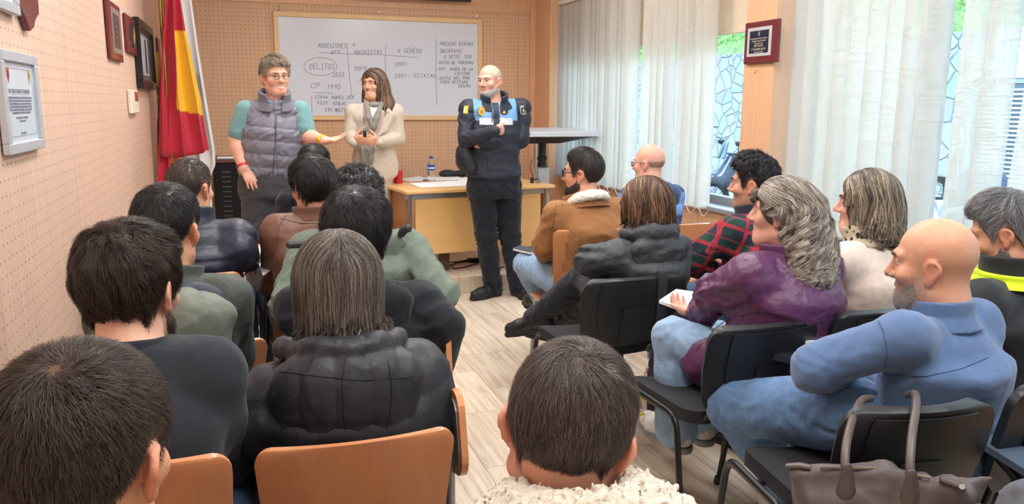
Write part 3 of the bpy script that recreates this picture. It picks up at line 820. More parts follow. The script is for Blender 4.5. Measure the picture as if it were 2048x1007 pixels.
def long_hair(g, build, cols, n=5000, steps=22, length=.42, rad=.0009, part=(.0,), zend=None, curl=None, res=.006, capcol=None, name='hair', front=.062, jit=.12, clump=0, cwid=.006, openside=False, rootw=None, flowdir=None, endjit=.03, mess=.1, hi=None, thick=.014):
    """long hair: a soft hanging volume (build adds to it) covered in strands that run from the parting down"""
    sk = Shape(); skull(g, sk, ears=False)
    def th(P):
        l = g.hl(P); z = np.interp(l[:, 1], [-.12, -.045, -.02, .02, .045, .066, .09], ([-.11, -.10, .018, .022, .034, front-.008, front] if openside else [-.11, -.11, -.11, -.05, .012, front-.008, front]))
        m = sss(-.004, .006, l[:, 2]-z); return (thick*(.5+.5*sss(0, .05, l[:, 2]-z))*m-.006*(1-m))*g.hs
    sh = Shape(); sh.op('u', lambda P: sk.ev(P)-th(P), g.HC, .15*g.hs, 0)
    build(sh)
    # keep the face clear
    sh.ell(g.hp(0, .125, -.035), V(.070, .085, .105)*g.hs, g.HR, .02, 's')
    if zend is not None: sh.op('i', lambda P: zend+endjit*.6+.022+.01*noise(P*V(1, 1, 0), 60, 3)-P[:, 2], V(0, 0, 0), 1e6, .01)
    vs, fs = sh.mesh(res); l = g.hl(vs)
    wv = (rootw(l) if rootw else sss(-.02, .07, l[:, 2])+.12)*(sk.ev(vs) > .001)*~((l[:, 1] > (-.01 if openside else .04)) & (l[:, 2] < .02+(.040*sss(.0, .05, l[:, 1]) if openside else 0)) & (np.abs(l[:, 0]) < .088) & (sk.ev(vs) < .014)); w = wv[fs].min(1)
    N0 = n; n = clump or n
    P = sample_faces(vs, fs, w, n); cols = np.array([lin(c) for c in cols])
    zE = zend if zend is not None else -1
    stopz = zE+RNG.random(n)**2*endjit*2 if zend is not None else None
    def flow(P, nn):
        l = g.hl(P); x = l[:, 0]-part[0]
        out = (np.tanh(x*40)[:, None]*g.HR[:, 0])*sss(.05, .11, l[:, 2])[:, None]*1.4
        f = out-UPZ*1.-g.HR[:, 1]*.55*sss(.0, .1, l[:, 2])[:, None]
        if flowdir is not None: f = f+flowdir(P, l)
        return f+mess*np.stack([noise(P, 35, 1), noise(P, 35, 2), noise(P, 35, 3)], 1)
    pa, nr = march(sh, P, flow, steps, length/steps*RNG.uniform(.85, 1.1, n), .0008, .0, jit, stop=lambda Q: (Q[:, 2] < stopz) | ((g.hl(Q)[:, 1] > (.0 if openside else .045)) & (g.hl(Q)[:, 2] < (.014+.036*sss(.0, .05, g.hl(Q)[:, 1]) if openside else .0)) & (np.abs(g.hl(Q)[:, 0]) < .085) & (sk.ev(Q) < .012)), free=zend+endjit*.6+.022 if zend is not None else None)
    if curl:
        amp, wl = curl; t = np.linspace(0, 1, steps+1)[None, :]*length/wl*2*math.pi; ph = RNG.uniform(0, .9, (n, 1))+noise(P, 26, 6)[:, None]*4
        gr = sss(.12, .5, np.linspace(0, 1, steps+1))[None, :, None]
        T = np.gradient(pa, axis=1); T /= np.linalg.norm(T, axis=2, keepdims=True)+1e-9; sd = np.cross(T, nr)
        pa = pa+amp*gr*(sd*np.sin(t+ph)[:, :, None]+nr*(np.cos(t+ph)[:, :, None]*.8+.7))
    cl = (hi(P, g.hl(P)) if hi else None)
    ci = RNG.integers(0, len(cols), n) if cl is None else cl
    if clump:
        k = RNG.integers(0, n, N0); m = pa.shape[1]; wd = cwid*(1-.65*np.linspace(0, 1, m)**1.5)*np.clip(np.linspace(0, 6, m), .5, 1)
        T = np.gradient(pa, axis=1); T /= np.linalg.norm(T, axis=2, keepdims=True)+1e-9; sd = np.cross(T, nr)
        o1 = RNG.normal(size=(N0, 1, 1))*wd[None, :, None]; o2 = np.abs(RNG.normal(size=(N0, 1, 1)))*wd[None, :, None]*.45
        tw = RNG.normal(size=(N0, 1))*2.5*np.linspace(0, 1, m)[None, :]
        pa = pa[k]+sd[k]*o1*np.cos(tw)[:, :, None]+nr[k]*(o2+np.sin(tw)[:, :, None]*wd[None, :, None]*.35); nr = nr[k]; ci = ci[k]; n = N0
        ci = np.where(RNG.random(n) < .25, RNG.integers(0, len(cols), n), ci); cc = cols[ci]*RNG.uniform(.75, 1.25, len(P))[k][:, None]
    else: cc = cols[ci]
    cc = cc*RNG.uniform(.8, 1.22, (n, 1))
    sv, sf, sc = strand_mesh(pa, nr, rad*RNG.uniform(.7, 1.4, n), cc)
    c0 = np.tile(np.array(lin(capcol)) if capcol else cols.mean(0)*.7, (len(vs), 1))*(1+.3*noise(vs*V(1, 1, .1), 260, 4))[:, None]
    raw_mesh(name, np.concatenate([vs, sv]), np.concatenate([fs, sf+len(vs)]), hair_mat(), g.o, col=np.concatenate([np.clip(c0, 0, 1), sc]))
# ------------------------------------------------------------------ the room
XL, XR, XB, XW, YB, YF, ZC, PLZ, YS = -.66, 2.93, 3.03, 3.17, 8.0, -1.3, 2.95, .135, 6.06
def wood(name, c, rough=.45, scale=(14, 14, .7), holes=None, seams=None, amt=.10, rot=None, coat=.0):
    """veneer with grain; holes = (axis u, spacing, radius, z top) for the perforated acoustic boards; seams = (axis, spacing, offset)"""
    if name in _MC: return _MC[name]
    t = NT(name); oc = t.coord()
    mp = t.new('ShaderNodeMapping'); mp.inputs['Scale'].default_value = scale
    if rot: mp.inputs['Rotation'].default_value = rot
    t.link(oc, mp.inputs['Vector']); g = t.noise(mp.outputs[0], 3., 6, .6, .4); g2 = t.noise(mp.outputs[0], 18., 3, .5)
    k = t.math('ADD', t.math('MULTIPLY', g, .7), t.math('MULTIPLY', g2, .3))
    c = V(*lin(c)); col = t.ramp(k, [(.3, tuple(c*(1-amt))), (.5, tuple(c)), (.72, tuple(np.minimum(1, c*(1+amt))))])
    if holes or seams:
        sx = t.new('ShaderNodeSeparateXYZ'); t.link(oc, sx.inputs[0])
    if holes:
        u, sp, r, zt = holes
        a = t.math('SUBTRACT', t.math('FRACT', t.math('DIVIDE', sx.outputs[u], sp)), .5); b = t.math('SUBTRACT', t.math('FRACT', t.math('DIVIDE', sx.outputs[2], sp)), .5)
        rr = t.math('SQRT', t.math('ADD', t.math('MULTIPLY', a, a), t.math('MULTIPLY', b, b)))
        m = t.math('LESS_THAN', rr, r/sp); m = t.math('MULTIPLY', m, t.math('LESS_THAN', sx.outputs[2], zt))
        col = t.mix(m, col, tuple(c*.16)); h = t.math('SUBTRACT', 1., m)
        t.bump(h, .6, .004)
    if seams:
        u, sp, off = seams
        f = t.math('ABSOLUTE', t.math('SUBTRACT', t.math('FRACT', t.math('DIVIDE', t.math('ADD', sx.outputs[u], off), sp)), .5))
        col = t.mix(t.math('LESS_THAN', f, .0014/sp), col, tuple(c*.45))
    t.set(Base_Color=col, Roughness=rough)
    if coat: t.b.inputs['Coat Weight'].default_value = coat
    _MC[name] = t.m; return t.m
WALLC = (222, 170, 132)
mw_left = wood('perforated beech veneer left', (226, 192, 170), .5, holes=(1, .0445, .0036, 2.43), seams=(1, 1.22, .52))
mw_back = wood('perforated beech veneer back', (222, 178, 142), .5, holes=(0, .0375, .0036, 2.40), seams=(0, 1.22, .3))
mw_plain = wood('beech veneer', (224, 176, 136), .42)
mw_right = wood('perforated beech veneer right', (214, 168, 130), .5, holes=(1, .0375, .0036, 2.4))
def floor_mat():
    t = NT('striped stone tile'); oc = t.coord(); sx = t.new('ShaderNodeSeparateXYZ'); t.link(oc, sx.inputs[0])
    br = t.new('ShaderNodeTexBrick'); br.offset = .5; br.inputs['Scale'].default_value = 1.; br.inputs['Mortar Size'].default_value = .0018
    br.inputs['Brick Width'].default_value = .60; br.inputs['Row Height'].default_value = .30; br.inputs['Color1'].default_value = (1, 1, 1, 1); br.inputs['Color2'].default_value = (.0, .0, .0, 1); br.inputs['Mortar'].default_value = (.5, .5, .5, 1)
    mp = t.new('ShaderNodeMapping'); mp.inputs['Rotation'].default_value = (0, 0, math.pi/2); t.link(oc, mp.inputs['Vector']); t.link(mp.outputs[0], br.inputs['Vector'])
    v = t.new('ShaderNodeMapping'); v.inputs['Scale'].default_value = (22, 1.1, 1); v.inputs['Rotation'].default_value = (0, 0, -.10); t.link(oc, v.inputs['Vector'])
    off = t.new('ShaderNodeVectorMath', operation='ADD'); t.link(v.outputs[0], off.inputs[0]); sc = t.new('ShaderNodeVectorMath', operation='SCALE'); sc.inputs['Scale'].default_value = 7.; t.link(br.outputs['Color'], sc.inputs[0]); t.link(sc.outputs[0], off.inputs[1])
    g = t.noise(off.outputs[0], 1.6, 7, .62, .6); g2 = t.noise(oc, 2.2, 4, .6)
    k = t.math('ADD', t.math('MULTIPLY', g, .75), t.math('MULTIPLY', g2, .25))
    a, b, c = V(*lin((176, 154, 130))), V(*lin((216, 198, 174))), V(*lin((232, 218, 198)))
    col = t.ramp(k, [(.32, tuple(a)), (.5, tuple(b)), (.66, tuple(c))])
    tone = t.mix(.10, (1., 1., 1.), br.outputs['Color'])
    col = t.mix(1., col, tone, 'MULTIPLY')
    col = t.mix(br.outputs['Fac'], col, tuple(a*.6))
    t.set(Base_Color=col, Roughness=t.ramp(g, [(.3, (.42,)*3), (.7, (.28,)*3)])); t.b.inputs['Specular IOR Level'].default_value = .4
    return t.m
m_floor = floor_mat()
m_white = plain('white paint', (236, 234, 230), .7)
m_alu = plain('grey aluminium', (170, 172, 174), .38, .85, .03)
m_chrome = plain('chrome', (205, 205, 208), .16, 1., .02)
m_black = plain('black plastic', (30, 31, 34), .42, bump=(700, .12), bdist=.0008)
m_blackm = plain('black painted steel', (26, 27, 30), .32, .1)
m_dark = plain('dark grey plastic', (52, 54, 58), .5)
m_ply = wood('beech plywood', (206, 138, 92), .34, scale=(9, 9, .9), amt=.09, coat=.25)
m_plyedge = wood('plywood edge', (150, 92, 60), .5, scale=(3, 3, 90), amt=.25)
m_desk = wood('light oak laminate', (232, 184, 118), .36, scale=(.8, 10, 10), amt=.07, coat=.1)
m_paper = plain('white paper', (240, 240, 238), .75, var=.01)
def S(name, mb, mat, **k): return tag(mb.build(name, mat, smooth=False), kind='structure', **k)
S('floor', MB().box((XL-.2, YF-.2, -.12), (XW+.1, YB+.2, 0)), m_floor)
S('trim_1', MB().box((XL, YS, 0), (XW, YB, PLZ), .004), m_floor).name = 'trim_1'
S('wall_left', MB().box((XL-.15, YF-.15, 0), (XL, YB+.15, ZC)), mw_left)
S('wall_back', MB().box((XL, YB, 0), (XW+.3, YB+.15, ZC)), mw_back)
S('wall_front', MB().box((XL-.15, YF-.15, 0), (XW+.3, YF, ZC)), m_white)
S('ceiling', MB().box((XL-.15, YF-.15, ZC), (XW+.3, YB+.15, ZC+.12)), m_white)
SILL = .80
mb = MB(); mb.box((XW-.10, YF, 0), (XW+.12, YB, SILL), .003); S('wall_right', mb, mw_right)
mb = MB(); mb.box((XW-.06, YF, 2.62), (XW+.3, YB, ZC), .003); S('wall_right_lintel', mb, m_white)
mb = MB(); mb.box((XR, 4.0, 0), (XW+.3, 4.29, ZC), .006); S('wall_right_pillar', mb, mw_plain)
mb = MB(); mb.box((XR, 7.55, 0), (XW+.3, YB, ZC), .006); S('wall_right_corner', mb, mw_plain)
mb = MB(); mb.box((XR-.055, YB-.03, 0), (XR+.01, YB, ZC), .004); S('trim_2', mb, mw_plain)
mb = MB(); mb.box((XL, YB-.012, 2.40), (XR-.055, YB, ZC), .002); S('trim_3', mb, mw_plain)
mb = MB(); mb.box((XW-.10, YF, 0), (XW+.3, -.2, ZC)); S('wall_right_near', mb, mw_plain)
# windows: frame, sashes, tinted panes, sill
m_frame = plain('window aluminium', (150, 154, 158), .42, .5, .03)
def glass_mat():
    t = NT('window glass'); tr = t.new('ShaderNodeBsdfTransparent'); tr.inputs[0].default_value = (.86, .97, .96, 1)
    gl = t.new('ShaderNodeBsdfGlossy'); gl.inputs['Roughness'].default_value = .02; mx = t.new('ShaderNodeMixShader'); mx.inputs[0].default_value = .05; t.link(tr.outputs[0], mx.inputs[1]); t.link(gl.outputs[0], mx.inputs[2]); t.link(mx.outputs[0], t.out.inputs[0]); return t.m
m_glass = glass_mat()
def window(n, y0, y1, mull):
    fr = MB(); x0, x1 = XW+.01, XW+.07; z0, z1 = SILL, 2.62
    for a, b in (((y0, z0), (y1, z0+.07)), ((y0, z1-.06), (y1, z1)), ((y0, z0+.071), (y0+.06, z1-.061)), ((y1-.06, z0+.071), (y1, z1-.061))):
        fr.box((x0, a[0], a[1]), (x1, b[0], b[1]), .004)
    for m in mull: fr.box((x0-.005, m-.035, z0), (x1+.005, m+.035, z1), .004)
    w = fr.build('window_%d' % n, m_frame, smooth=False); tag(w, kind='structure')
    ys = [y0]+list(mull)+[y1]
    for a, b in zip(ys[:-1], ys[1:]):
        MB().box((XW+.035, a+.03, z0+.05), (XW+.041, b-.03, z1-.05)).build('pane', m_glass, w, smooth=False)
    MB().box((XW-.13, y0, z0-.02), (XW+.05, y1, z0+.012), .004).build('sill', plain('sill paint', (140, 142, 145), .5), w, smooth=False)
window(1, 4.30, 7.54, [5.45, 6.5]); window(2, -.19, 3.99, [.9, 2.2, 3.1])
t = NT('beige shade cloth'); df = t.new('ShaderNodeBsdfDiffuse'); df.inputs[0].default_value = (*lin((230, 216, 194)), 1); tl = t.new('ShaderNodeBsdfTranslucent'); tl.inputs[0].default_value = (*lin((226, 200, 160)), 1)
mx = t.new('ShaderNodeMixShader'); mx.inputs[0].default_value = .18; t.link(df.outputs[0], mx.inputs[1]); t.link(tl.outputs[0], mx.inputs[2]); t.link(mx.outputs[0], t.out.inputs[0])
o = wempty('roller_shade', (XW-.02, 5.9, 1.96), 'plain beige roller shade half lowered behind the far vertical blind', 'shade')
MB().box((XW-.022, 4.31, 1.985), (XW-.019, 7.53, 2.60)).build('shade_cloth', t.m, o, smooth=False); MB().box((XW-.028, 4.31, 1.965), (XW-.013, 7.53, 1.988), .004).build('bottom_bar', plain('beige bar', (214, 200, 178), .5), o, smooth=False)
MB().cyl((XW-.03, 4.31, 2.60), (XW-.03, 7.53, 2.60), .028).build('roller_tube', plain('beige bar', (214, 200, 178), .5), o)

# vertical blinds
def blind_mat():
    t = NT('woven blind cloth'); oc = t.coord(); sx = t.new('ShaderNodeSeparateXYZ'); t.link(oc, sx.inputs[0])
    def thr(sc, seed):
        mp = t.new('ShaderNodeMapping'); mp.inputs['Scale'].default_value = sc; mp.inputs['Location'].default_value = (seed, seed*2., seed); t.link(oc, mp.inputs['Vector'])
        return t.noise(mp.outputs[0], 1., 3, .65)
    h = thr((12, 12, 260), 1.); v = thr((330, 330, 7), 4.)
    k = t.math('MAXIMUM', t.math('POWER', h, 1.), v); wv = t.ramp(k, [(.50, (.0,)*3), (.72, (1.,)*3)])
    dens = t.math('MULTIPLY_ADD', wv, .30, .62)
    c = lin((234, 231, 224)); col = t.mix(wv, tuple(V(*c)*1.0), tuple(V(*c)*.80))
    df = t.new('ShaderNodeBsdfDiffuse'); t.link(col, df.inputs[0]); tl = t.new('ShaderNodeBsdfTranslucent'); t.link(col, tl.inputs[0])
    m1 = t.new('ShaderNodeMixShader'); m1.inputs[0].default_value = .52; t.link(df.outputs[0], m1.inputs[1]); t.link(tl.outputs[0], m1.inputs[2])
    tp = t.new('ShaderNodeBsdfTransparent'); m2 = t.new('ShaderNodeMixShader'); t.link(dens, m2.inputs[0]); t.link(tp.outputs[0], m2.inputs[1]); t.link(m1.outputs[0], m2.inputs[2])
    t.link(m2.outputs[0], t.out.inputs[0]); return t.m
m_blind = blind_mat(); m_rail = plain('white rail', (238, 236, 230), .4); m_cord = plain('white cord', (235, 232, 225), .6)
def blind(label, y0, y1, sp, ztop, zbot, angs, skips=(), sways={}):
    o = wempty('vertical_blind', (XB, y0, ztop), label, 'blind')
    MB().box((XB-.022, y0, ztop), (XB+.022, y1, ztop+.035), .005).build('head_rail', m_rail, o, smooth=False)
    n = int((y1-y0)/sp)
    for i in range(n):
        if i in skips: continue
        y = y0+.06+i*sp; a = RAD(angs(i)); w = .0635; R = random.Random(i*31+n)
        s0 = R.uniform(-.012, .012); sw = sways.get(i, (0, 0, 0))
        def fn(u, v, y=y, a=a, s0=s0, sw=sw):
            x = (u-.5)*2; tz = v; aa = a+sw[2]*tz
            bow = .008*(1-x*x)+.004*math.sin(tz*7+i)*tz
            dx, dy = math.sin(aa), math.cos(aa)
            return (V(XB+dx*w*x-dy*bow+sw[0]*tz*tz, y+dy*w*x+dx*bow+s0*tz+sw[1]*tz*tz, ztop-.02-(ztop-.02-zbot)*tz), V(-dy, dx, 0))
        sl = MB().sheet(fn, 6, 14, .0008).build('slat', m_blind, o, sharp=80)
        if True:
            p, nn = fn(.5, 1.); dx, dy = math.sin(a+sw[2]), math.cos(a+sw[2])
            q0 = p-V(dx, dy, 0)*w*.92; q1 = p+V(dx, dy, 0)*w*.92
            MB().tube([q0+UPZ*.012, q1+UPZ*.012], .0065, 6).build('bottom_weight', m_blind, sl)
    return o
R1 = random.Random(3)
a1 = [R1.choice((12, 22, 35, 18, 50)) + R1.uniform(-6, 6) for _ in range(60)]
b1 = blind('woven cream vertical blind over the window nearest the whiteboard', 4.78, 7.93, .104, 2.445, .785, lambda i: -a1[i], skips=(4, 9, 10))
a2 = [R1.choice((25, 38, 52, 30)) + R1.uniform(-6, 6) for _ in range(60)]
b2 = blind('woven cream vertical blind over the near window with parted slats', -.10, 3.93, .115, 2.445, .80, lambda i: -a2[i], skips=(22, 25, 20), sways={23: (.02, .05, .5), 24: (0, .02, -.3), 21: (.03, .10, .5), 19: (.02, -.06, .3)})
def cordloop(pts, name, label, r=.0022):
    mb = MB(); mb.tube(pts, r, 6); return tag(mb.build(name, m_cord), label, 'cord')
for k, (x, y) in enumerate(((1083, 20), (1098, 28))):
    p = aty(x, y, 7.88); q = aty(x-3+k*6, 250 if k == 0 else 300, 7.88); mb = MB(); mb.tube([p, (p+q)/2+V(.01, 0, 0), q], .003, 6)
    mb.tube([q+V(0, -.01, 0), q+V(.015, -.01, -.06), q+V(.03, -.01, -.02), p+V(.03, -.01, 0)], .0025, 6)
    mb.build('pull_cord', m_cord, b1)
mb = MB(); q = aty(1081, 255, 7.86); mb.lathe(q-UPZ*.07, [(.010, 0), (.012, .02), (.012, .05), (.006, .07)], 12); mb.build('cord_weight', m_cord, b1)
mb = MB()
zz = [V(2.99, y, .775+.03*math.sin(y*38)) for y in np.linspace(4.7, 7.7, 90)]; mb.tube(zz, .0022, 5); mb.build('bottom_chain', m_cord, b1)
mb = MB(); zz = [V(3.0, y, .76+.035*math.sin(y*31)) for y in np.linspace(1.2, 3.85, 90)]; mb.tube(zz, .0022, 5); mb.build('bottom_chain', m_cord, b2)

# ------------------------------------------------------------------ ceiling lamps (above the picture)
m_lamp = NT('lit diffuser'); m_lamp.set(Base_Color=(1., 1., 1.)); m_lamp.b.inputs['Emission Color'].default_value = (1, .98, .965, 1); m_lamp.b.inputs['Emission Strength'].default_value = 11.; m_lamp = m_lamp.m
for k, (x, y) in enumerate(((.4, .9), (1.9, .9), (.4, 3.2), (1.9, 3.2), (.4, 5.4), (1.9, 5.4))):
    o = wempty('ceiling_lamp', (x, y, ZC), 'white recessed ceiling light panel above the seated group', 'lamp', 'ceiling light panels')
    MB().box((x-.32, y-.62, ZC-.05), (x+.32, y+.62, ZC), .004).build('housing', m_white, o, smooth=False)
    MB().box((x-.29, y-.59, ZC-.056), (x+.29, y+.59, ZC-.049)).build('diffuser', m_lamp, o, smooth=False)

# ------------------------------------------------------------------ whiteboard and its writing
BX0, BX1, BZ0, BZ1 = .345, 2.36, 1.332, 2.326
o_wb = wempty('whiteboard', (BX0, YB, BZ0), 'white dry erase board with light wood frame and blue handwriting', 'whiteboard')
m_wb = plain('white enamel', (226, 231, 242), .16, var=.005); m_bfr = wood('pale pine', (238, 202, 150), .5, scale=(3, 10, 10), amt=.05)
MB().box((BX0+.02, YB-.018, BZ0+.02), (BX1-.02, YB-.003, BZ1-.02)).build('panel', m_wb, o_wb, smooth=False)
fr = MB(); fw = .045
for a, b in (((BX0, BZ0), (BX1, BZ0+fw)), ((BX0, BZ1-fw), (BX1, BZ1)), ((BX0, BZ0+fw), (BX0+fw, BZ1-fw)), ((BX1-fw, BZ0+fw), (BX1, BZ1-fw))):
    fr.box((a[0], YB-.032, a[1]), (b[0], YB-.002, b[1]), .004)
fr.build('frame', m_bfr, o_wb, smooth=False)
for x in (.40, 1.32, 2.30): MB().tube([V(x, YB-.01, BZ1-.005), V(x, YB-.03, BZ1+.02), V(x+.008, YB-.03, BZ1+.045), V(x, YB-.012, BZ1+.055)], .004, 8).build('hanging_hook', m_chrome, o_wb)
# stroke alphabet on a unit square
G = {'A': ['0,0 .5,1 1,0', '.2,.4 .8,.4'], 'B': ['0,0 0,1 .7,.95 .8,.75 .6,.55 0,.5', '.6,.55 1,.35 .9,.08 0,0'], 'C': ['1,.85 .6,1 .15,.8 0,.45 .2,.1 .6,0 1,.12'], 'D': ['0,0 0,1 .6,.95 1,.6 .9,.2 .5,0 0,0'], 'E': ['1,1 .1,1 .1,0 1,0', '.1,.5 .8,.52'],
     'F': ['1,1 .1,1 .1,0', '.1,.52 .8,.55'], 'G': ['1,.85 .6,1 .15,.8 0,.4 .3,0 .9,.05 1,.4 .6,.42'], 'I': ['.5,1 .5,0', '.2,1 .8,1', '.2,0 .8,0'], 'L': ['.1,1 .1,0 1,0'], 'M': ['0,0 .1,1 .5,.4 .9,1 1,0'], 'N': ['0,0 0,1 1,0 1,1'],
     'O': ['.5,1 .1,.8 0,.4 .3,0 .8,.05 1,.5 .8,.9 .5,1'], 'P': ['0,0 .05,1 .8,.95 .9,.7 .6,.5 .05,.48'], 'R': ['0,0 .05,1 .8,.95 .85,.7 .5,.5 .05,.48', '.45,.5 1,0'], 'S': ['.95,.9 .5,1 .1,.8 .4,.55 .85,.35 .8,.08 .3,0 0,.12'], 'T': ['0,1 1,1', '.5,1 .45,0'], 'U': ['0,1 .05,.25 .4,0 .85,.15 1,1'], 'V': ['0,1 .45,0 1,1'],
     'X': ['0,1 1,0', '1,1 0,0'], 'Y': ['0,1 .5,.5', '1,1 .3,0'], 'H': ['0,1 0,0', '1,1 1,0', '0,.5 1,.5'], 'Q': ['.5,1 .05,.6 .4,0 1,.4 .5,1', '.6,.25 1,-.1'], 'J': ['.8,1 .8,.2 .4,0 0,.2'], 'Z': ['0,1 1,1 0,0 1,0'], 'K': ['0,1 0,0', '.9,1 0,.45 1,0'],
     '0': ['.5,1 .1,.7 .1,.2 .5,0 .9,.3 .9,.8 .5,1'], '1': ['.25,.75 .55,1 .5,0'], '2': ['.05,.8 .4,1 .85,.8 .6,.4 0,0 1,.04'], '3': ['.1,.95 .8,.95 .45,.6 .9,.35 .6,0 .05,.1'], '4': ['.35,1 .05,.4 .95,.4', '.75,.8 .65,-.05'], '5': ['.9,1 .2,1 .15,.6 .7,.6 .9,.25 .5,0 .05,.08'], '6': ['.8,1 .25,.6 .1,.2 .5,0 .9,.25 .6,.5 .15,.35'], '8': ['.5,.55 .15,.8 .5,1 .85,.8 .5,.55 .1,.25 .5,0 .9,.25 .5,.55'], '9': ['.85,.8 .4,1 .1,.75 .5,.55 .85,.8 .75,.3 .6,0'],
     '-': ['.1,.45 .8,.45'], '.': ['.2,.02 .3,.0'], "'": ['.3,1 .2,.75'], '?': ['.1,.85 .5,1 .8,.75 .45,.45', '.4,.1 .42,.05'], '·': ['.3,.45 .4,.42']}
ACC = {'É': 'E', 'Ú': 'U', 'Í': 'I'}
m_ink = plain('blue marker ink', (22, 34, 74), .5, var=.1)
hw = MB(); RW = random.Random(5)
def wbp(px, py): return aty(px, py, YB-.0185)
def stroke(pts, r=.0038):
    P = [wbp(*q) for q in pts]
    Q = [P[0]]
    for a, b in zip(P[:-1], P[1:]):
        for k in (1, 2, 3): Q.append(a+(b-a)*k/3)
    hw.tube(Q, r, 6, True, flat=.35)
def write(s, x, y, w, h, slope=.0):
    cw = w/len(s)
    for i, ch in enumerate(s):
        if ch == ' ': continue
        g = G.get(ACC.get(ch, ch))
        if not g: continue
        x0 = x+i*cw; dy = RW.uniform(-.06, .06)*h+slope*i*cw; kx = cw*RW.uniform(.66, .8); ky = h*RW.uniform(.9, 1.05)
        for st in g:
            pts = [tuple(map(float, q.split(','))) for q in st.split()]
            stroke([(x0+(a+RW.uniform(-.05, .05)+b*.12)*kx, y+dy-b*ky) for a, b in pts], .0042)
        if ch in ACC: stroke([(x0+.5*kx, y+dy-1.18*ky), (x0+.8*kx, y+dy-1.42*ky)])
for a in (('AGRESIONES', 636, 95, 58, 9, .02), ('SEX', 661, 107, 22, 7), ('V.', 705, 93, 12, 7), ('MACHISTAS', 709, 108, 57, 8), ('V GÉNERO', 795, 106, 50, 9), ('DELITOS', 619, 138, 52, 11), ('2022', 664, 153, 26, 9), ('CP', 621, 176, 22, 10), ('1995', 654, 178, 28, 9),
          ('22846', 629, 197, 28, 7), ('AGRES SEX', 663, 198, 46, 7), ('5220', 634, 208, 22, 7), ('VIOLAC', 666, 210, 27, 7), ('194', 650, 223, 15, 8), ('MÚLTIP', 670, 224, 26, 8), ("'24", 601, 214, 14, 8), ('INFR', 707, 141, 28, 8), ('AD', 719, 163, 14, 8), ('2003-', 789, 132, 30, 8), ("200?- ESTATAL", 789, 155, 84, 8),
          ('PRESENC DISUAS.', 880, 91, 72, 7), ('OBSERVAC', 880, 105, 45, 7), ('L DETEC. DIR.', 890, 117, 58, 7), ('AVISO DE TERCEROS', 878, 128, 70, 6), ('·PET. AYUDA DE LA', 874, 141, 72, 6), ('VÍCTIMA', 909, 150, 32, 6), ('·AVISO DEL PMA', 874, 159, 66, 6), ('PARA ACTIVAR', 881, 167, 56, 6), ('INTERV.', 916, 175, 30, 6), ('...', 921, 194, 16, 7)): write(*a)
for pts in ([(638, 105), (700, 108), (770, 110), (835, 115)], [(694, 86), (697, 130), (700, 160), (703, 192)], [(772, 90), (770, 120), (772, 150)], [(872, 78), (872, 130), (872, 170), (874, 210)], [(623, 191), (624, 225)], [(626, 185), (650, 185), (668, 187)], [(888, 116), (891, 109)]): stroke(pts)
ell = [(641+33*math.cos(a), 133+18*math.sin(a)) for a in np.linspace(.5, 6.9, 30)]; stroke(ell)
hw.build('handwriting', m_ink, o_wb)
o = wempty('projection_screen', (1.9, YB-.2, 2.5), 'rolled projection screen bar hanging above the whiteboard', 'screen')
p0 = aty(770, -16, YB-.12); p1 = aty(942, 2, YB-.12); z = float(p1[2])
MB().box((.9, YB-.14, z-.012), (p1[0], YB-.10, z+.022), .006).build('weight_bar', m_black, o)
MB().box((.95, YB-.122, z+.02), (p1[0]-.05, YB-.118, 2.80)).build('cloth', plain('screen cloth', (235, 235, 232), .8), o, smooth=False)
MB().cyl((.9, YB-.12, 2.84), (p1[0]+.02, YB-.12, 2.84), .05).build('case', m_white, o)
# ------------------------------------------------------------------ seating
def arc_pts(pts, r, n=5):
    """polyline with rounded corners"""
    pts = [V(*p) for p in pts]; out = [pts[0]]
    for a, b, c in zip(pts[:-2], pts[1:-1], pts[2:]):
        u = unit(a-b); w = unit(c-b); rr = min(r, np.linalg.norm(a-b)*.48, np.linalg.norm(c-b)*.48); p, q = b+u*rr, b+w*rr
        for k in range(n+1):
            t = k/n; out.append((1-t)**2*p+2*t*(1-t)*b+t*t*q)
    return out+[pts[-1]]
def board(w0, w1, z0, z1, y0, y1, bow, r, th=.011):
    """moulded plywood panel: width w0 at the foot, w1 at the head, bowed backwards"""
    nu, nv = 24, 22
    def fn(u, v):
        v = .5-.5*math.cos(math.pi*v); z = z0+(z1-z0)*v; w = (w0+(w1-w0)*v)/2; x = (u-.5)*2
        e = 1.
        for zz in (z-z0, z1-z):
            if zz < r: e = min(e, 1-(r-math.sqrt(max(0, r*r-(r-zz)**2)))/w)
        X = x*w*e; y = y0+(y1-y0)*v-bow*(1-x*x)
        return V(X, y, z), unit(V(-2*bow*x/w*1., 1, 0)*V(1, 1, 1)+V(0, 0, (y0-y1)/(z1-z0)))
    m = MB(); m.sheet(fn, nu, nv, th); return m
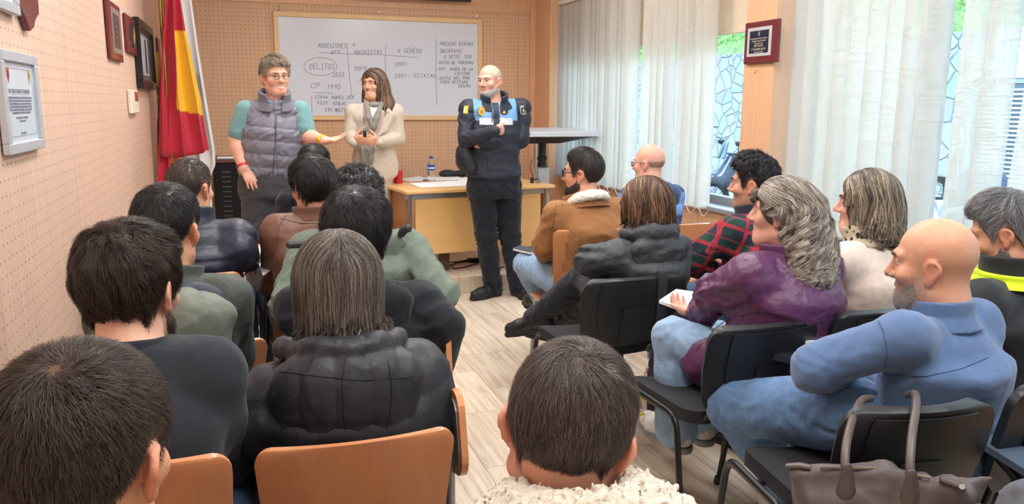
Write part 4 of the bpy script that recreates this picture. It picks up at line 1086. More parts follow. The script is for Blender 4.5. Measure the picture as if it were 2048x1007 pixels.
def wood_chair(x, y, rz, label, group='plywood chairs', tablet=0, seatz=.45, top=.81, tab_paper=False, noback=False):
    o = empty('plywood_chair', (x, y, 0), label, 'chair', group, RAD(rz))
    board(.37, .415, .545, top, -.195, -.245, .022, .035).build('backrest', m_ply, o)
    s = MB()
    def sf(u, v):
        v = .5-.5*math.cos(math.pi*v); xx = (u-.5)*2; yy = -.19+.40*v; r = .05; w = .205; e = 1.
        for q in (yy+.19, .21-yy):
            if q < r: e = min(e, 1-(r-math.sqrt(max(0, r*r-(r-q)**2)))/w)
        z = seatz-.012*(1-xx*xx)*(1-v*.6)-.022*max(0, v-.75)*3*max(0, v-.75)
        return V(xx*w*e, yy, z), V(0, 0, 1)
    s.sheet(sf, 16, 14, .011); se = s.build('seat', m_ply, o)
    for sx in (-.15, .15):
        for sy in (-.12, .12): MB().lathe((sx, sy, seatz-.008), [(.010, 0), (.010, .002), (.006, .004)], 12).build('screw', m_chrome, se)
    for sx in (-1, 1):
        MB().tube(arc_pts([(sx*.19, .20, .0), (sx*.175, .165, seatz-.03), (sx*.175, -.13, seatz-.03)], .05), .0105, 10).build('leg', m_alu, o)
        MB().tube(arc_pts([(sx*.185, -.235, 0), (sx*.165, -.165, seatz-.03), (sx*.165, -.185, .56), (sx*.165, -.222, .70)], .05), .0105, 10).build('leg', m_alu, o)
    MB().tube([(-.175, .10, seatz-.03), (.175, .10, seatz-.03)], .009, 8).build('crossbar', m_alu, o)
    if tablet == 1:      # writing board swung down against the right side
        MB().tube(arc_pts([(.19, -.10, .43), (.235, -.10, .43), (.235, -.10, .66)], .03), .011, 10).build('tablet_arm', m_alu, o)
        m = MB(); m.prism(rrect(.30, .20, .05), (0, .97, -.25), (0, .25, .97), (.243, -.02, .715), (.016, 0, 0)); tb = m.build('writing_tablet', m_ply, o, smooth=False)
        m = MB(); m.prism(rrect(.26, .16, .04), (0, .97, -.25), (0, .25, .97), (.2405, -.02, .715), (.0025, 0, 0)); m.build('backing_plate', m_alu, tb, smooth=False)
    if tablet == 2:      # writing board laid flat at the right
        MB().tube(arc_pts([(.175, -.05, seatz-.03), (.275, .02, .42), (.285, .14, .745), (.24, .40, .760)], .05), .0115, 10).build('tablet_arm', m_blackm, o)
        MB().tube(arc_pts([(.275, .0, .40), (.278, .03, .05), (.25, -.12, .012)], .05), .0115, 10).build('tablet_leg', m_blackm, o)
        m = MB(); m.prism(rrect(.26, .36, .05), (1, 0, 0), (0, 1, 0), (.235, .50, .765), (0, 0, .016)); m.build('writing_tablet', m_ply, o, smooth=False)
    return o
def black_chair(x, y, rz, label, group='black conference chairs', tablet=False, top=.82, w=.47, sz=.465):
    o = empty('conference_chair', (x, y, 0), label, 'chair', group, RAD(rz))
    # moulded back shell, tapered to the foot, with a raised panel
    z0 = .50
    def prof(v): return w/2*(.80+.20*min(1, v*1.7)**.7)
    def fn(u, v, off=0., sc=1.):
        v = .5-.5*math.cos(math.pi*v); xx = (u-.5)*2; r = .07; h = top-z0; ww = prof(v); e = 1.
        for q, rr in ((v*h, .09), ((1-v)*h, .055)):
            if q < rr: e = min(e, 1-(rr-math.sqrt(max(0, rr*rr-(rr-q)**2)))/ww)
        X = xx*ww*e; y = -.205-.075*v-.030*(1-xx*xx)+.018*(v-.5)**2-off
        return V(X, y, z0+h*v), unit(V(-.06*xx/ww*2, 1, .2))
    sh = MB(); sh.sheet(fn, 22, 22, .030); bk = sh.build('backrest', m_black, o, sharp=60)
    ins = MB(); ins.sheet(lambda u, v: fn(.13+.74*u, .14+.70*v, .0335), 14, 12, .004); ins.build('back_panel', m_dark if False else m_black, bk, sharp=60)
    ins = MB(); ins.sheet(lambda u, v: fn(.36+.28*u+(.02*(1-v))*(u-.5)*2, .10+.45*v, .0385), 8, 8, .005); ins.build('back_badge_panel', m_black, bk, sharp=60)
    st = MB()
    def sf(u, v):
        v = .5-.5*math.cos(math.pi*v); xx = (u-.5)*2; yy = -.20+.42*v; r = .07; e = 1.
        for q in (yy+.20, .22-yy):
            if q < r: e = min(e, 1-(r-math.sqrt(max(0, r*r-(r-q)**2)))/(w/2))
        return V(xx*w/2*e, yy, sz-.010*(1-xx*xx)-.05*max(0, v-.8)**1.5*4), V(0, 0, 1)
    st.sheet(sf, 16, 14, .045); st.build('seat', plain('black seat cloth', (34, 35, 39), .9, bump=(900, .3), bdist=.001), o, sharp=60)
    for sx in (-1, 1):
        f = MB(); f.tube(arc_pts([(sx*.255, .245, 0), (sx*.225, .20, sz-.035), (sx*.225, -.12, sz-.04), (sx*.245, -.225, 0)], .06, 6), .0135, 12, flat=.75)
        lg = f.build('leg', m_blackm, o)
        MB().cyl((sx*.256, .247, 0), (sx*.254, .243, .03), .016, 12).build('leg_cap', m_dark, lg); MB().cyl((sx*.246, -.227, 0), (sx*.243, -.222, .03), .016, 12).build('leg_cap', m_dark, lg)
        MB().tube(arc_pts([(sx*.16, .02, sz-.04), (sx*.16, -.20, sz-.045), (sx*.16, -.245, .60)], .05), .013, 8, flat=.6).build('back_bracket', m_black, o)
    MB().tube([(-.225, .05, sz-.045), (.225, .05, sz-.045)], .010, 8).build('crossbar', m_blackm, o); MB().tube([(-.225, -.08, sz-.045), (.225, -.08, sz-.045)], .010, 8).build('crossbar', m_blackm, o)
    if tablet:
        MB().tube(arc_pts([(.225, .0, .43), (.285, .0, .43), (.285, .06, .675), (.25, .18, .68)], .04), .012, 8).build('tablet_arm', m_blackm, o)
        m = MB(); m.prism(rrect(.28, .38, .04), (1, 0, 0), (0, 1, 0), (.20, .31, .69), (0, 0, .018)); m.build('writing_tablet', plain('dark laminate', (62, 68, 78), .35), o, smooth=False)
    return o
# ------------------------------------------------------------------ front of the room
o = empty('desk', (1.80, 6.50, PLZ), 'light oak front desk with modesty panel and steel tube legs', 'desk', None, RAD(7.5))
DW, DD, DZ = .66, .33, .695
MB().box((-DW, -DD, DZ-.026), (DW, DD, DZ), .004).build('desk_top', m_desk, o, smooth=False)
MB().box((-DW+.10, -DD+.075, .17), (DW-.10, -DD+.095, DZ-.075), .003).build('front_panel', m_desk, o, smooth=False)
MB().box((-DW+.02, -.26, DZ-.075), (DW-.02, -.23, DZ-.028), .003).build('rail', m_alu, o, smooth=False)
for sx in (-1, 1):
    MB().tube([(sx*(DW-.055), -.255, 0), (sx*(DW-.055), -.255, DZ-.03)], .017, 12).build('leg', m_chrome, o)
    MB().tube([(sx*(DW-.055), .26, 0), (sx*(DW-.055), .26, DZ-.03)], .017, 12).build('leg', m_chrome, o)
    MB().box((sx*(DW-.05)-.012, -.22, .15), (sx*(DW-.05)+.012, .24, DZ-.03), .003).build('side_panel', wood('dark oak laminate', (176, 118, 66), .4, scale=(10, .8, 10), amt=.08), o, smooth=False)
MB().box((-.30, -.12, 0), (-.22, -.06, .20), .004).build('foot_post', plain('brown steel', (92, 70, 58), .5), o, smooth=False)
DTZ = PLZ+DZ
def dk(px, py): return atz(px, py, DTZ)
p = dk(796, 366); o = wempty('mug', p, 'red plastic cup at the left end of the desk', 'cup')
MB().lathe(p, [(.036, 0), (.037, .004), (.040, .094), (.0405, .100), (.0365, .100), (.034, .01)], 32).build('body', plain('red plastic', (196, 34, 52), .4), o)
MB().lathe(p+UPZ*.098, [(.041, 0), (.042, .006), (.038, .012), (.010, .014)], 32).build('lid', plain('red plastic', (196, 34, 52), .4), o)
p = dk(863, 363); o = wempty('water_bottle', p, 'clear plastic water bottle with blue label and cap on the desk', 'bottle')
t = NT('clear plastic'); t.set(Base_Color=(.93, .96, .98), Roughness=.08); t.b.inputs['Transmission Weight'].default_value = .92; t.b.inputs['IOR'].default_value = 1.2; m_clear = t.m
MB().lathe(p, [(.028, 0), (.034, .006), (.033, .03), (.034, .06), (.0325, .075), (.034, .09), (.0325, .12), (.034, .135), (.030, .155), (.014, .185), (.013, .20)], 32).build('body', m_clear, o)
MB().lathe(p+UPZ*.198, [(.0155, 0), (.0155, .020), (.014, .022)], 24).build('cap', plain('blue cap', (40, 70, 150), .4), o)
lb = MB(); lb.lathe(p+UPZ*.100, [(.0345, 0), (.0345, .042)], 32); lb.f = lb.f[:-2]; l = lb.build('label', plain('blue label', (44, 74, 168), .4), o)
band = MB(); band.lathe(p+UPZ*.114, [(.0348, 0), (.0348, .012)], 32); band.f = band.f[:-2]; band.build('label_stripe', plain('pale label', (206, 214, 236), .4), l)
def sheet_on(name, label, corners, z, cat='paper', mat=None, group=None, th=.0015, n=1):
    P = [atz(x, y, z) for x, y in corners]; c = sum(P)/len(P); m = MB(); m.add([q for q in P]+[q+UPZ*th for q in P], [tuple(range(len(P)))[::-1], tuple(range(len(P), 2*len(P)))]+[(i, (i+1) % len(P), len(P)+(i+1) % len(P), len(P)+i) for i in range(len(P))])
    return tag(m.build(name, mat or m_paper, smooth=False, loc=c), label, cat, group)
sheet_on('paper_sheet', 'white sheet fanned out left of the water bottle', [(800, 358), (838, 352), (866, 360), (822, 363)], DTZ+.0005)
sheet_on('paper_sheet', 'white sheet lying along the front edge of the desk', [(818, 366), (930, 360), (938, 371), (842, 375)], DTZ+.002)
sheet_on('paper_sheet', 'white sheet behind the water bottle at the back of the desk', [(846, 355), (916, 352), (924, 359), (872, 361)], DTZ+.0035)
sheet_on('paper_sheet', 'white sheet beside the policeman on the desk', [(912, 357), (940, 354), (942, 364), (925, 366)], DTZ+.005)
a = dk(846, 362); o = tag(MB().tube([a, a+V(.05, -.012, 0)], .009, 12).add([], []).build('marker', plain('grey marker', (120, 126, 138), .4), loc=a), 'short grey marker lying left of the water bottle', 'marker')
o.location.z += .009
# soft black pouch
p = dk(907, 354); sh = Shape(); sh.ell(p+V(0, .03, .028), (.125, .05, .03), rotz(.08), .02); sh.ell(p+V(-.06, .03, .03), (.06, .045, .032), None, .03); sh.ell(p+V(.09, .03, .024), (.06, .045, .026), None, .03)
sh.op('i', lambda P, z=p[2]: z-P[:, 2], V(0, 0, 0), 1e6, .004); sh.disp = lambda P: .006*(folds(P, 50, 3)-.5)
vs, fs = sh.mesh(.005); o = raw_mesh('pouch', vs, fs, nylon('black pouch', (28, 29, 33), .6), loc=p); tag(o, 'soft black pouch lying at the back of the desk', 'pouch')
z = MB(); z.tube([V(-.10, .0, .045), V(0, -.012, .052), V(.11, .0, .040)], .003, 6); z.build('zipper', m_dark, o)
# tall flip-top stand in the corner
LP = aty(1082, 330, 6.85); lx = float(LP[0])
o = empty('presentation_stand', (lx, 6.85, PLZ), 'tall lectern with tilted grey top on a silver column beside the window', 'lectern')
tm = Matrix.Translation((.13, -.02, 1.105)) @ Matrix.Rotation(RAD(2), 4, 'X')
MB().box((-.38, -.30, -.012), (.36, .30, .03), .005, tm).build('stand_top', plain('light grey laminate', (206, 208, 212), .4), o, smooth=False)
m = MB(); P0 = [(-.36, -.24), (.30, -.24), (.30, .26), (-.36, .26)]; Q0 = [(-.30, -.10), (.0, -.10), (.0, .16), (-.30, .16)]
m.add([tm @ Vector((x, y, -.013)) for x, y in P0]+[tm @ Vector((x, y, -.085)) for x, y in Q0], [(0, 1, 2, 3), (7, 6, 5, 4), (0, 4, 5, 1), (1, 5, 6, 2), (2, 6, 7, 3), (3, 7, 4, 0)]); m.build('under_tray', m_black, o, smooth=False)
MB().box((-.052, -.045, 0), (.075, .055, .80), .012).build('column', plain('silver column', (196, 200, 206), .35, .4), o, smooth=False)
MB().lathe((.01, .0, .80), [(.045, 0), (.045, .03), (.038, .035), (.038, .06), (.046, .065), (.046, .09), (.036, .095), (.036, .24)], 20).build('bellows', m_black, o)
MB().tube([(-.075, -.05, .60), (-.075, -.05, 1.02)], .017, 12).build('lamp_post', m_chrome, o)
MB().box((-.06, -.12, 0), (.24, .28, .03), .008).build('base_plate', m_dark, o, smooth=False)
p = dk(1066, 366); sh2 = MB(); sh2.box((-.022, -.018, 0), (.002, .018, .05), .005); sh2.tube([(.012, -.02, .012), (.045, -.02, .006), (.06, -.01, .02), (.04, 0, .035), (.015, 0, .03)], .004, 8); sh2.tube([(.0, 0, .05), (-.02, .02, .13), (.005, .05, .20)], .0035, 6)
tag(sh2.build('cable_clip', m_black, loc=None), 'black clamp with coiled lead on the right end of the desk', 'clamp'); bpy.context.scene.objects['cable_clip'].location = p
# cables on the platform
cb = [(828, 530), (850, 536), (880, 539), (905, 528), (930, 521), (955, 524), (930, 533), (905, 536), (912, 525), (950, 519)]
def spline(pts, k=6):
    P = [V(*p) for p in pts]; P = [P[0]]+P+[P[-1]]; out = []
    for i in range(1, len(P)-2):
        for j in range(k):
            t = j/k; a, b, c, d = P[i-1:i+3]; out.append(.5*((2*b)+(c-a)*t+(2*a-5*b+4*c-d)*t*t+(3*b-a-3*c+d)*t**3))
    return out+[P[-2]]
for j, (lab, pts) in enumerate((('black cable coiled on the platform under the desk', cb), ('black cable trailing across the platform behind the policeman', [(955, 522), (985, 530), (1000, 534), (1010, 533)]), ('loose black lead lying left under the desk', [(826, 537), (848, 529), (875, 526), (915, 523), (955, 516), (990, 520)]))):
    q = [atz(x, y, PLZ+.006+.004*j) for x, y in pts]; tag(MB().tube(spline(q), .0055, 7).build('power_cable', m_black, loc=q[0]), lab, 'cable')
q = atz(950, 523, PLZ); tag(MB().box(q+V(-.07, -.03, 0), q+V(.07, .03, .035), .008).build('power_adapter', m_black, smooth=False, loc=q), 'black power brick among the cables under the desk', 'adapter')
# equipment rack in the left corner
rx0, rx1 = -.235, .03; ry = 7.25; rz1 = 1.02
o = wempty('equipment_rack', (-.10, ry+.25, PLZ), 'black equipment rack with vented side in the corner behind the flags', 'cabinet')
MB().box((rx0, ry, PLZ), (rx1, ry+.5, rz1-.03), .006).build('housing', m_blackm, o, smooth=False)
MB().box((rx0-.02, ry-.02, rz1-.03), (rx1+.06, ry+.52, rz1), .004).build('rack_top', wood('dark walnut', (98, 66, 52), .5, scale=(2, 12, 12)), o, smooth=False)
for k in range(14):
    for x in (rx0+.07, ): MB().box((x, ry-.004, .36+k*.042), (x+.07, ry+.001, .372+k*.042), .002).build('vent', plain('vent void', (70, 72, 76), .6), o, smooth=False)
MB().box((rx1-.02, ry-.012, .2), (rx1+.012, ry+.01, .98), .004).build('door_edge', m_dark, o, smooth=False)
mb = MB()
for k in range(9): mb.box((rx1+.014, ry+.02, .50+k*.05), (rx1+.05, ry+.06, .525+k*.05), .004)
mb.build('cable_manager', m_dark, o, smooth=False)
p = V(-.10, ry+.1, rz1); tag(MB().box(p+V(-.10, -.06, .0), p+V(.08, .10, .012), .003).build('paper_stack', m_paper, smooth=False, loc=p), 'thin stack of white paper on top of the black rack', 'paper')

# ------------------------------------------------------------------ flags
def flag(label, mat, y, rows, folds_n, amp, colfn, polex, topz, name='flag', seed=0, nu=90, nv=90):
    """rows: (py, left px, right px): a cloth hanging in pleats from its pole"""
    rows = np.array(rows, float); vs = []; cs = []
    base = aty(polex, 300, y)
    o = wempty('flag', V(base[0], y, PLZ), label, 'flag')
    for j in range(nv+1):
        t = j/nv; py = rows[0, 0]+(rows[-1, 0]-rows[0, 0])*t
        l = np.interp(py, rows[:, 0], rows[:, 1]); r = np.interp(py, rows[:, 0], rows[:, 2])
        for i in range(nu+1):
            s = i/nu; px = l+(r-l)*s
            d = amp*(.35+.65*t)*math.sin(folds_n*2*math.pi*s+seed+1.2*math.sin(3*t+seed))+amp*.4*math.sin(folds_n*5.1*s+5*t+seed)
            px2 = px+6*math.sin(folds_n*2*math.pi*s+seed+1.5)*(.4+.6*t)*(0 if i in (0, nu) else 1)
            vs.append(aty(px2, py+ (10*math.sin(s*3+seed) if j == nv else 0), y-d)); cs.append(colfn(px, py, s, t))
    W = nu+1; fs = np.array([(j*W+i, j*W+i+1, (j+1)*W+i+1, (j+1)*W+i) for j in range(nv) for i in range(nu)])
    c = raw_mesh('cloth', np.array(vs), fs, mat, o, col=np.array(cs))
    sm = c.modifiers.new('thickness', 'SOLIDIFY'); sm.thickness = .0015
    MB().tube([V(base[0], y+.03, PLZ), V(base[0]-.01, y+.03, topz)], .014, 12).build('pole', m_desk if False else plain('brass pole', (176, 140, 70), .3, .8), o)
    MB().lathe((base[0], y+.03, PLZ), [(.13, 0), (.13, .02), (.05, .05), (.025, .07)], 24).build('stand', plain('brass pole', (176, 140, 70), .3, .8), o)
    MB().lathe((base[0]-.01, y+.03, topz), [(.016, 0), (.022, .03), (.012, .07), (.002, .11)], 16).build('finial', plain('brass pole', (176, 140, 70), .3, .8), o)
    return o
m_flag = plain('flag cloth', (255, 255, 255), .55, attr=True, var=.03, sheen=.3, bump=(30, .15), bdist=.004)
RED, YEL, WHI, BLU = lin((192, 22, 52)), lin((246, 190, 22)), lin((232, 230, 228)), lin((30, 90, 150))
def spain(px, py, s, t):
    if px < 349: return RED
    edge = 62-.0*(px-335)
    low = 220+ (px-350)*.16
    return YEL if (py > edge and py < low) else RED
flag('Spanish flag hanging in folds in the left corner', m_flag, 6.84, [(-40, 336, 356), (0, 331, 361), (60, 326, 371), (200, 320, 402), (250, 319, 409), (305, 318, 419)], 2.4, .032, spain, 343, 2.62, seed=.6)
def spain2(px, py, s, t): return RED
k = bpy.data.objects['flag'] 
fo = flag('red fly end of the Spanish flag hanging down the wall corner', m_flag, 6.86, [(60, 327, 349), (200, 320, 350), (300, 319, 351), (430, 318, 352)], 1.6, .03, spain2, 335, 2.5, seed=2.)
for ch in list(fo.children):
    if ch.name.startswith('cloth'):
        ch.parent = k; dv = V(*fo['_world'])-V(*k['_world']); co = np.empty(len(ch.data.vertices)*3, np.float32); ch.data.vertices.foreach_get('co', co); ch.data.vertices.foreach_set('co', (co.reshape(-1, 3)+dv.astype(np.float32)).ravel()); ch.name = 'red_fold'
    else: bpy.data.objects.remove(ch)
bpy.data.objects.remove(fo)
# yellow fold with the coat of arms at the left edge
cf = []
mbv = []; nu, nv = 14, 60
for j in range(nv+1):
    for i in range(nu+1):
        s = i/nu; t = j/nv; py = 105+210*t; px = 315+9*s-(3*(1-t)); mbv.append(aty(px, py, 6.93-.02*math.sin(s*5+t*3)))
        h = (noise(np.array([[s*3., t*9., 1.]]), 4., 3)[0]); em = 168 < py < 290
        cf.append(lin((120, 30, 40)) if em and h > .15 else (lin((226, 214, 190)) if em and h < -.35 else (lin((206, 150, 26)) if py < 200 or py > 285 else lin((150, 60, 50)))))
W = nu+1; raw_mesh('emblem_fold', np.array(mbv), np.array([(j*W+i, j*W+i+1, (j+1)*W+i+1, (j+1)*W+i) for j in range(nv) for i in range(nu)]), m_flag, k, col=np.array(cf)).modifiers.new('thickness', 'SOLIDIFY').thickness = .0015
def canary(px, py, s, t):
    if py > 355 and px < 417: return YEL
    if 148 < py < 192 and 380 < px < 390+ (py-148)*.05: return BLU
    return WHI
flag('white flag with blue and yellow bands standing behind the Spanish flag', m_flag, 7.02, [(-40, 340, 380), (0, 342, 383), (100, 350, 397), (200, 360, 413), (300, 372, 430), (330, 376, 431), (352, 378, 421), (425, 380, 426)], 2.2, .035, canary, 352, 2.66, seed=1.7)

# ------------------------------------------------------------------ wall pieces
def wp(px, py, dx=.0): return atx(px, py, XL+dx)
m_maroon = plain('maroon lacquer', (104, 28, 36), .35, coat=.3); m_silver = plain('engraved silver', (168, 164, 160), .35, .6)
def lwall(y0, y1, z0, z1, t, name, label, cat, mat, **kw):
    o = wempty(name, (XL, (y0+y1)/2, z0), label, cat, kw.get('group')); return o
def text_lines(lines, u, v, o, mat, parent, name='lettering', al='CENTER'):
    """flat raised letters: lines = (string, height, centre offset along v)"""
    root = None
    for s, h, off in lines:
        c = bpy.data.curves.new(name, 'FONT'); c.body = s; c.size = h; c.align_x = al; c.align_y = 'CENTER'; c.extrude = .0004; c.resolution_u = 2
        ob = bpy.data.objects.new(name, c); COL.objects.link(ob)
        dg = bpy.context.evaluated_depsgraph_get(); me = bpy.data.meshes.new_from_object(ob.evaluated_get(dg)); bpy.data.objects.remove(ob)
        n = np.cross(u, v); wv = np.array(parent['_world']) if '_world' in parent else np.zeros(3)
        co = np.empty(len(me.vertices)*3, np.float32); me.vertices.foreach_get('co', co); co = co.reshape(-1, 3)
        q = o-wv+co[:, :1]*u+(co[:, 1:2]+off)*v+co[:, 2:3]*n; me.vertices.foreach_set('co', q.astype(np.float32).ravel()); me.materials.clear(); me.materials.append(mat)
        ob = bpy.data.objects.new(name, me); COL.objects.link(ob); ob.parent = parent
def frame_box(pl, y0, y1, z0, z1, fw, th, mat, par, name='frame', bev=.0025):
    m = MB(); x0, x1 = XL+.004, XL+th
    for a, b in (((y0, z0), (y1, z0+fw)), ((y0, z1-fw), (y1, z1)), ((y0, z0+fw), (y0+fw, z1-fw)), ((y1-fw, z0+fw), (y1, z1-fw))): m.box((x0, a[0], a[1]), (x1, b[0], b[1]), bev)
    return m.build(name, mat, par, smooth=False)
m_pict = plain('picture paper', (212, 222, 234), .3, coat=.5); m_goldfoil = plain('gilt metal', (200, 160, 60), .35, .8); m_letter = plain('grey print', (138, 142, 156), .7)
m_sframe = plain('white silver frame', (196, 202, 210), .35, .25)
UL, VL = V(0, 1, 0), UPZ
# certificate
a = wp(70, 296); b = wp(60, 113); y1 = float((a[1]+b[1])/2); z0, z1 = float(a[2]), float(b[2]); y0 = y1-.44
o = wempty('certificate', (XL, (y0+y1)/2, z0), 'framed commendation certificate in a white silver frame low on the left wall', 'certificate')
frame_box(None, y0, y1, z0, z1, .032, .026, m_sframe, o); MB().box((XL+.003, y0+.02, z0+.02), (XL+.014, y1-.02, z1-.02)).build('sheet', m_pict, o, smooth=False)
yc = (y0+y1)/2; zc = (z0+z1)/2; P0 = V(XL+.0145, yc, zc); hh = z1-z0
text_lines([('RECONOCIMIENTO PERSONAL', .0185, hh*.11), ('________________________', .0185, hh*.105), ('CONCEDIDO A LOS MIEMBROS DE LA UNIDAD DE INTERVENCION', .0098, hh*.045), ('POLICIAL DE LA JEFATURA SUPERIOR POR SU LABOR HUMANITARIA', .0092, hh*.015), ('QUE DEBE DISTINGUIR LA COLABORACION EN SERVICIO', .0104, -hh*.015), ('A LA CIUDAD PROTEGIDA Y LOS MIEMBROS DE LA POLICIA', .0102, -hh*.045), ('LOCAL DE SANTA CRUZ DE TENERIFE, EN SUS FUNCIONES', .0102, -hh*.075), ('HUMANITARIAS POR TODOS LOS CIUDADANOS', .0102, -hh*.105), ('POR SU ENTREGA Y COMPROMISO', .009, -hh*.155), ('OCTUBRE DE 2018', .009, -hh*.19), ('Jefe de Policia', .012, -hh*.31)], UL, VL, P0, m_letter, o)
for yy, cc in ((y0+.10, (190, 70, 60)), (y1-.085, (210, 160, 60))):
    sh_ = MB(); sh_.prism([(-.014, .02), (.014, .02), (.014, -.005), (0, -.024), (-.014, -.005)], UL, VL, V(XL+.0143, yy, zc+hh*.27), V(.0008, 0, 0)); e = sh_.build('crest', plain('crest %d' % cc[0], cc, .5), o, smooth=False)
    MB().prism([(-.007, .01), (.007, .01), (0, -.012)], UL, VL, V(XL+.0151, yy, zc+hh*.27), V(.0005, 0, 0)).build('crest_field', plain('crest dark', (40, 60, 70), .5), e, smooth=False)
mb = MB(); ll = [(y0+.05, z0+.05), (y1-.05, z0+.05), (y1-.05, z1-.05), (y0+.05, z1-.05), (y0+.05, z0+.05)]
for (a1_, b1_), (a2_, b2_) in zip(ll[:-1], ll[1:]): mb.box((XL+.0142, min(a1_, a2_)-.0008, min(b1_, b2_)-.0008), (XL+.0148, max(a1_, a2_)+.0008, max(b1_, b2_)+.0008))
mb.build('border_line', m_letter, o, smooth=False)
# second white frame, cut by the top left corner
a = wp(24, 32); y1 = float(a[1]); z0 = float(a[2]); o = wempty('picture_frame', (XL, y1-.2, z0), 'white silver picture frame cut off by the top left corner', 'frame')
frame_box(None, y1-.42, y1, z0, z0+.32, .032, .026, m_sframe, o); MB().box((XL+.003, y1-.40, z0+.02), (XL+.014, y1-.02, z0+.30)).build('sheet', m_pict, o, smooth=False)
# shield plaque
a = wp(40, 62); yA = float(wp(24, 20)[1]); yB = float(wp(63, 20)[1]); zt = float(wp(42, 60)[2]); w_ = (yB-yA)
o = wempty('shield_plaque', (XL, (yA+yB)/2, zt), 'maroon shield-shaped plaque with small silver plate at the top left', 'plaque')
pts = [(0, 0), (.25, .03), (.5, .12), (.80, .20), (1., .34), (1., 1.7), (0-.15, 1.7), (-.15, .34), (-.05, .15)]
pts = [(.42, 0), (.62, .06), (.74, .16), (.98, .26), (1., .40), (1., 1.8), (-.0, 1.8), (0., .40), (.02, .26), (.22, .16), (.34, .06)]
MB().prism([(yA+x*w_, zt+y*w_) for x, y in pts], UL, VL, V(XL+.003, 0, 0), V(.02, 0, 0)).build('board', m_maroon, o, smooth=False)
pl = MB(); pl.box((XL+.023, yA+.30*w_, zt+.52*w_), (XL+.0245, yA+.88*w_, zt+.98*w_), .0005); pl.build('plate', m_silver, o, smooth=False)
text_lines([('AGRUPACION DE', .010, .015), ('PROTECCION CIVIL', .010, 0), ('2013', .010, -.015)], UL, VL, V(XL+.0247, yA+.59*w_, zt+.75*w_), m_letter, o)
# tall maroon plaque with engraved plate
def plq(pxl, pxr, pyt, pyb, name, label, th=.022, tilt=0.):
    yA, yB = float(wp(pxl, (pyt+pyb)/2, th)[1]), float(wp(pxr, (pyt+pyb)/2, th)[1]); ym = (yA+yB)/2; m = (pxl+pxr)/2
    return yA, yB, float(wp(m, pyb, th)[2]), float(wp(m, pyt, th)[2]), wempty(name, (XL, ym, float(wp(m, pyb, th)[2])), label, 'plaque')
yA, yB, z0, z1, o = plq(219, 243, 8, 120, 'award_plaque', 'tall maroon wooden plaque with an engraved silver-edged plate on the left wall')
MB().box((XL+.003, yA, z0), (XL+.022, yB, z1), .005).build('board', m_maroon, o, smooth=False); q = (yB-yA)
MB().box((XL+.0222, yA+q*.22, z0+.13*(z1-z0)), (XL+.0236, yB-q*.08, z1-.10*(z1-z0)), .0005).build('plate', m_silver, o, smooth=False)
MB().box((XL+.0237, yA+q*.32, z0+.22*(z1-z0)), (XL+.0244, yB-q*.18, z1-.20*(z1-z0))).build('engraved_panel', plain('dark engraving', (84, 52, 54), .4), o, smooth=False)
text_lines([('POLICIA LOCAL', .016, .07), ('EN RECONOCIMIENTO', .011, .03), ('A SU LABOR', .012, .0), ('Y DEDICACION', .012, -.03), ('2016', .012, -.07)], UL, VL, V(XL+.0246, (yA+yB)/2+q*.05, (z0+z1)/2), m_silver, o)
yA, yB, z0, z1, o = plq(255, 272, 35, 107, 'crest_plaque', 'narrow maroon plaque with a gilt and black metal crest on the left wall')
MB().box((XL+.003, yA, z0), (XL+.022, yB, z1), .005).build('board', m_maroon, o, smooth=False); q = yB-yA; hz = z1-z0
sh = Shape(); yc = (yA+yB)/2; zc = (z0+z1)/2
sh.ell((XL+.022, yc, zc), (.010, q*.28, hz*.26), None, .01); sh.ell((XL+.023, yc, zc+hz*.24), (.009, q*.18, hz*.08), None, .01); sh.ell((XL+.022, yc-.01, zc-hz*.26), (.008, q*.2, hz*.07), None, .01); sh.disp = lambda P: .004*noise(P, 120, 2)
vs, fs = sh.mesh(.004); gold = (vs[:, 1] > yc+.01) & (np.abs(vs[:, 2]-zc) < hz*.2); cc = np.where(gold[:, None], np.array(lin((206, 170, 60))), np.array(lin((44, 42, 44))))
raw_mesh('crest', vs, fs, plain('enamelled crest', (255, 255, 255), .35, .4, attr=True), o, col=cc)
yA, yB, z0, z1, o = plq(283, 310, 50, 178, 'deep_frame', 'deep black moulded frame holding a silver relief on the left wall', .045); o['category'] = 'frame'
frame_box(None, yA, yB, z0, z1, .055, .045, m_blackm, o, bev=.003); frame_box(None, yA+.05, yB-.05, z0+.05, z1-.05, .02, .030, plain('pewter moulding', (96, 92, 92), .4, .5), o, 'inner_moulding')
MB().box((XL+.003, yA+.03, z0+.03), (XL+.016, yB-.03, z1-.03)).build('mount', plain('mount board', (120, 112, 108), .6), o, smooth=False)
sh = Shape(); yc = (yA+yB)/2; zc = (z0+z1)/2; sh.box((XL+.018, yc, zc), (.006, (yB-yA)*.20, (z1-z0)*.30), None, .002); vs, fs = sh.mesh(.005); rl = raw_mesh('relief', vs, fs, plain('silver relief', (196, 202, 214), .4, .3), o)
tb = MB(); Rr = random.Random(9); zz = np.linspace(zc-(z1-z0)*.25, zc+(z1-z0)*.25, 26)
tb.tube([V(XL+.025, yc+.03*math.sin(i*2.1)*Rr.uniform(.6, 1), z) for i, z in enumerate(zz)], .006, 6); tb.build('figure', plain('dark pewter', (62, 66, 76), .4, .4), rl)
yA, yB, z0, z1, o = plq(317, 322, 78, 120, 'dark_plaque', 'small dark plaque on the left wall half hidden by the flag'); MB().box((XL+.003, yA, z0), (XL+.02, yB, z1), .004).build('board', m_maroon, o, smooth=False)
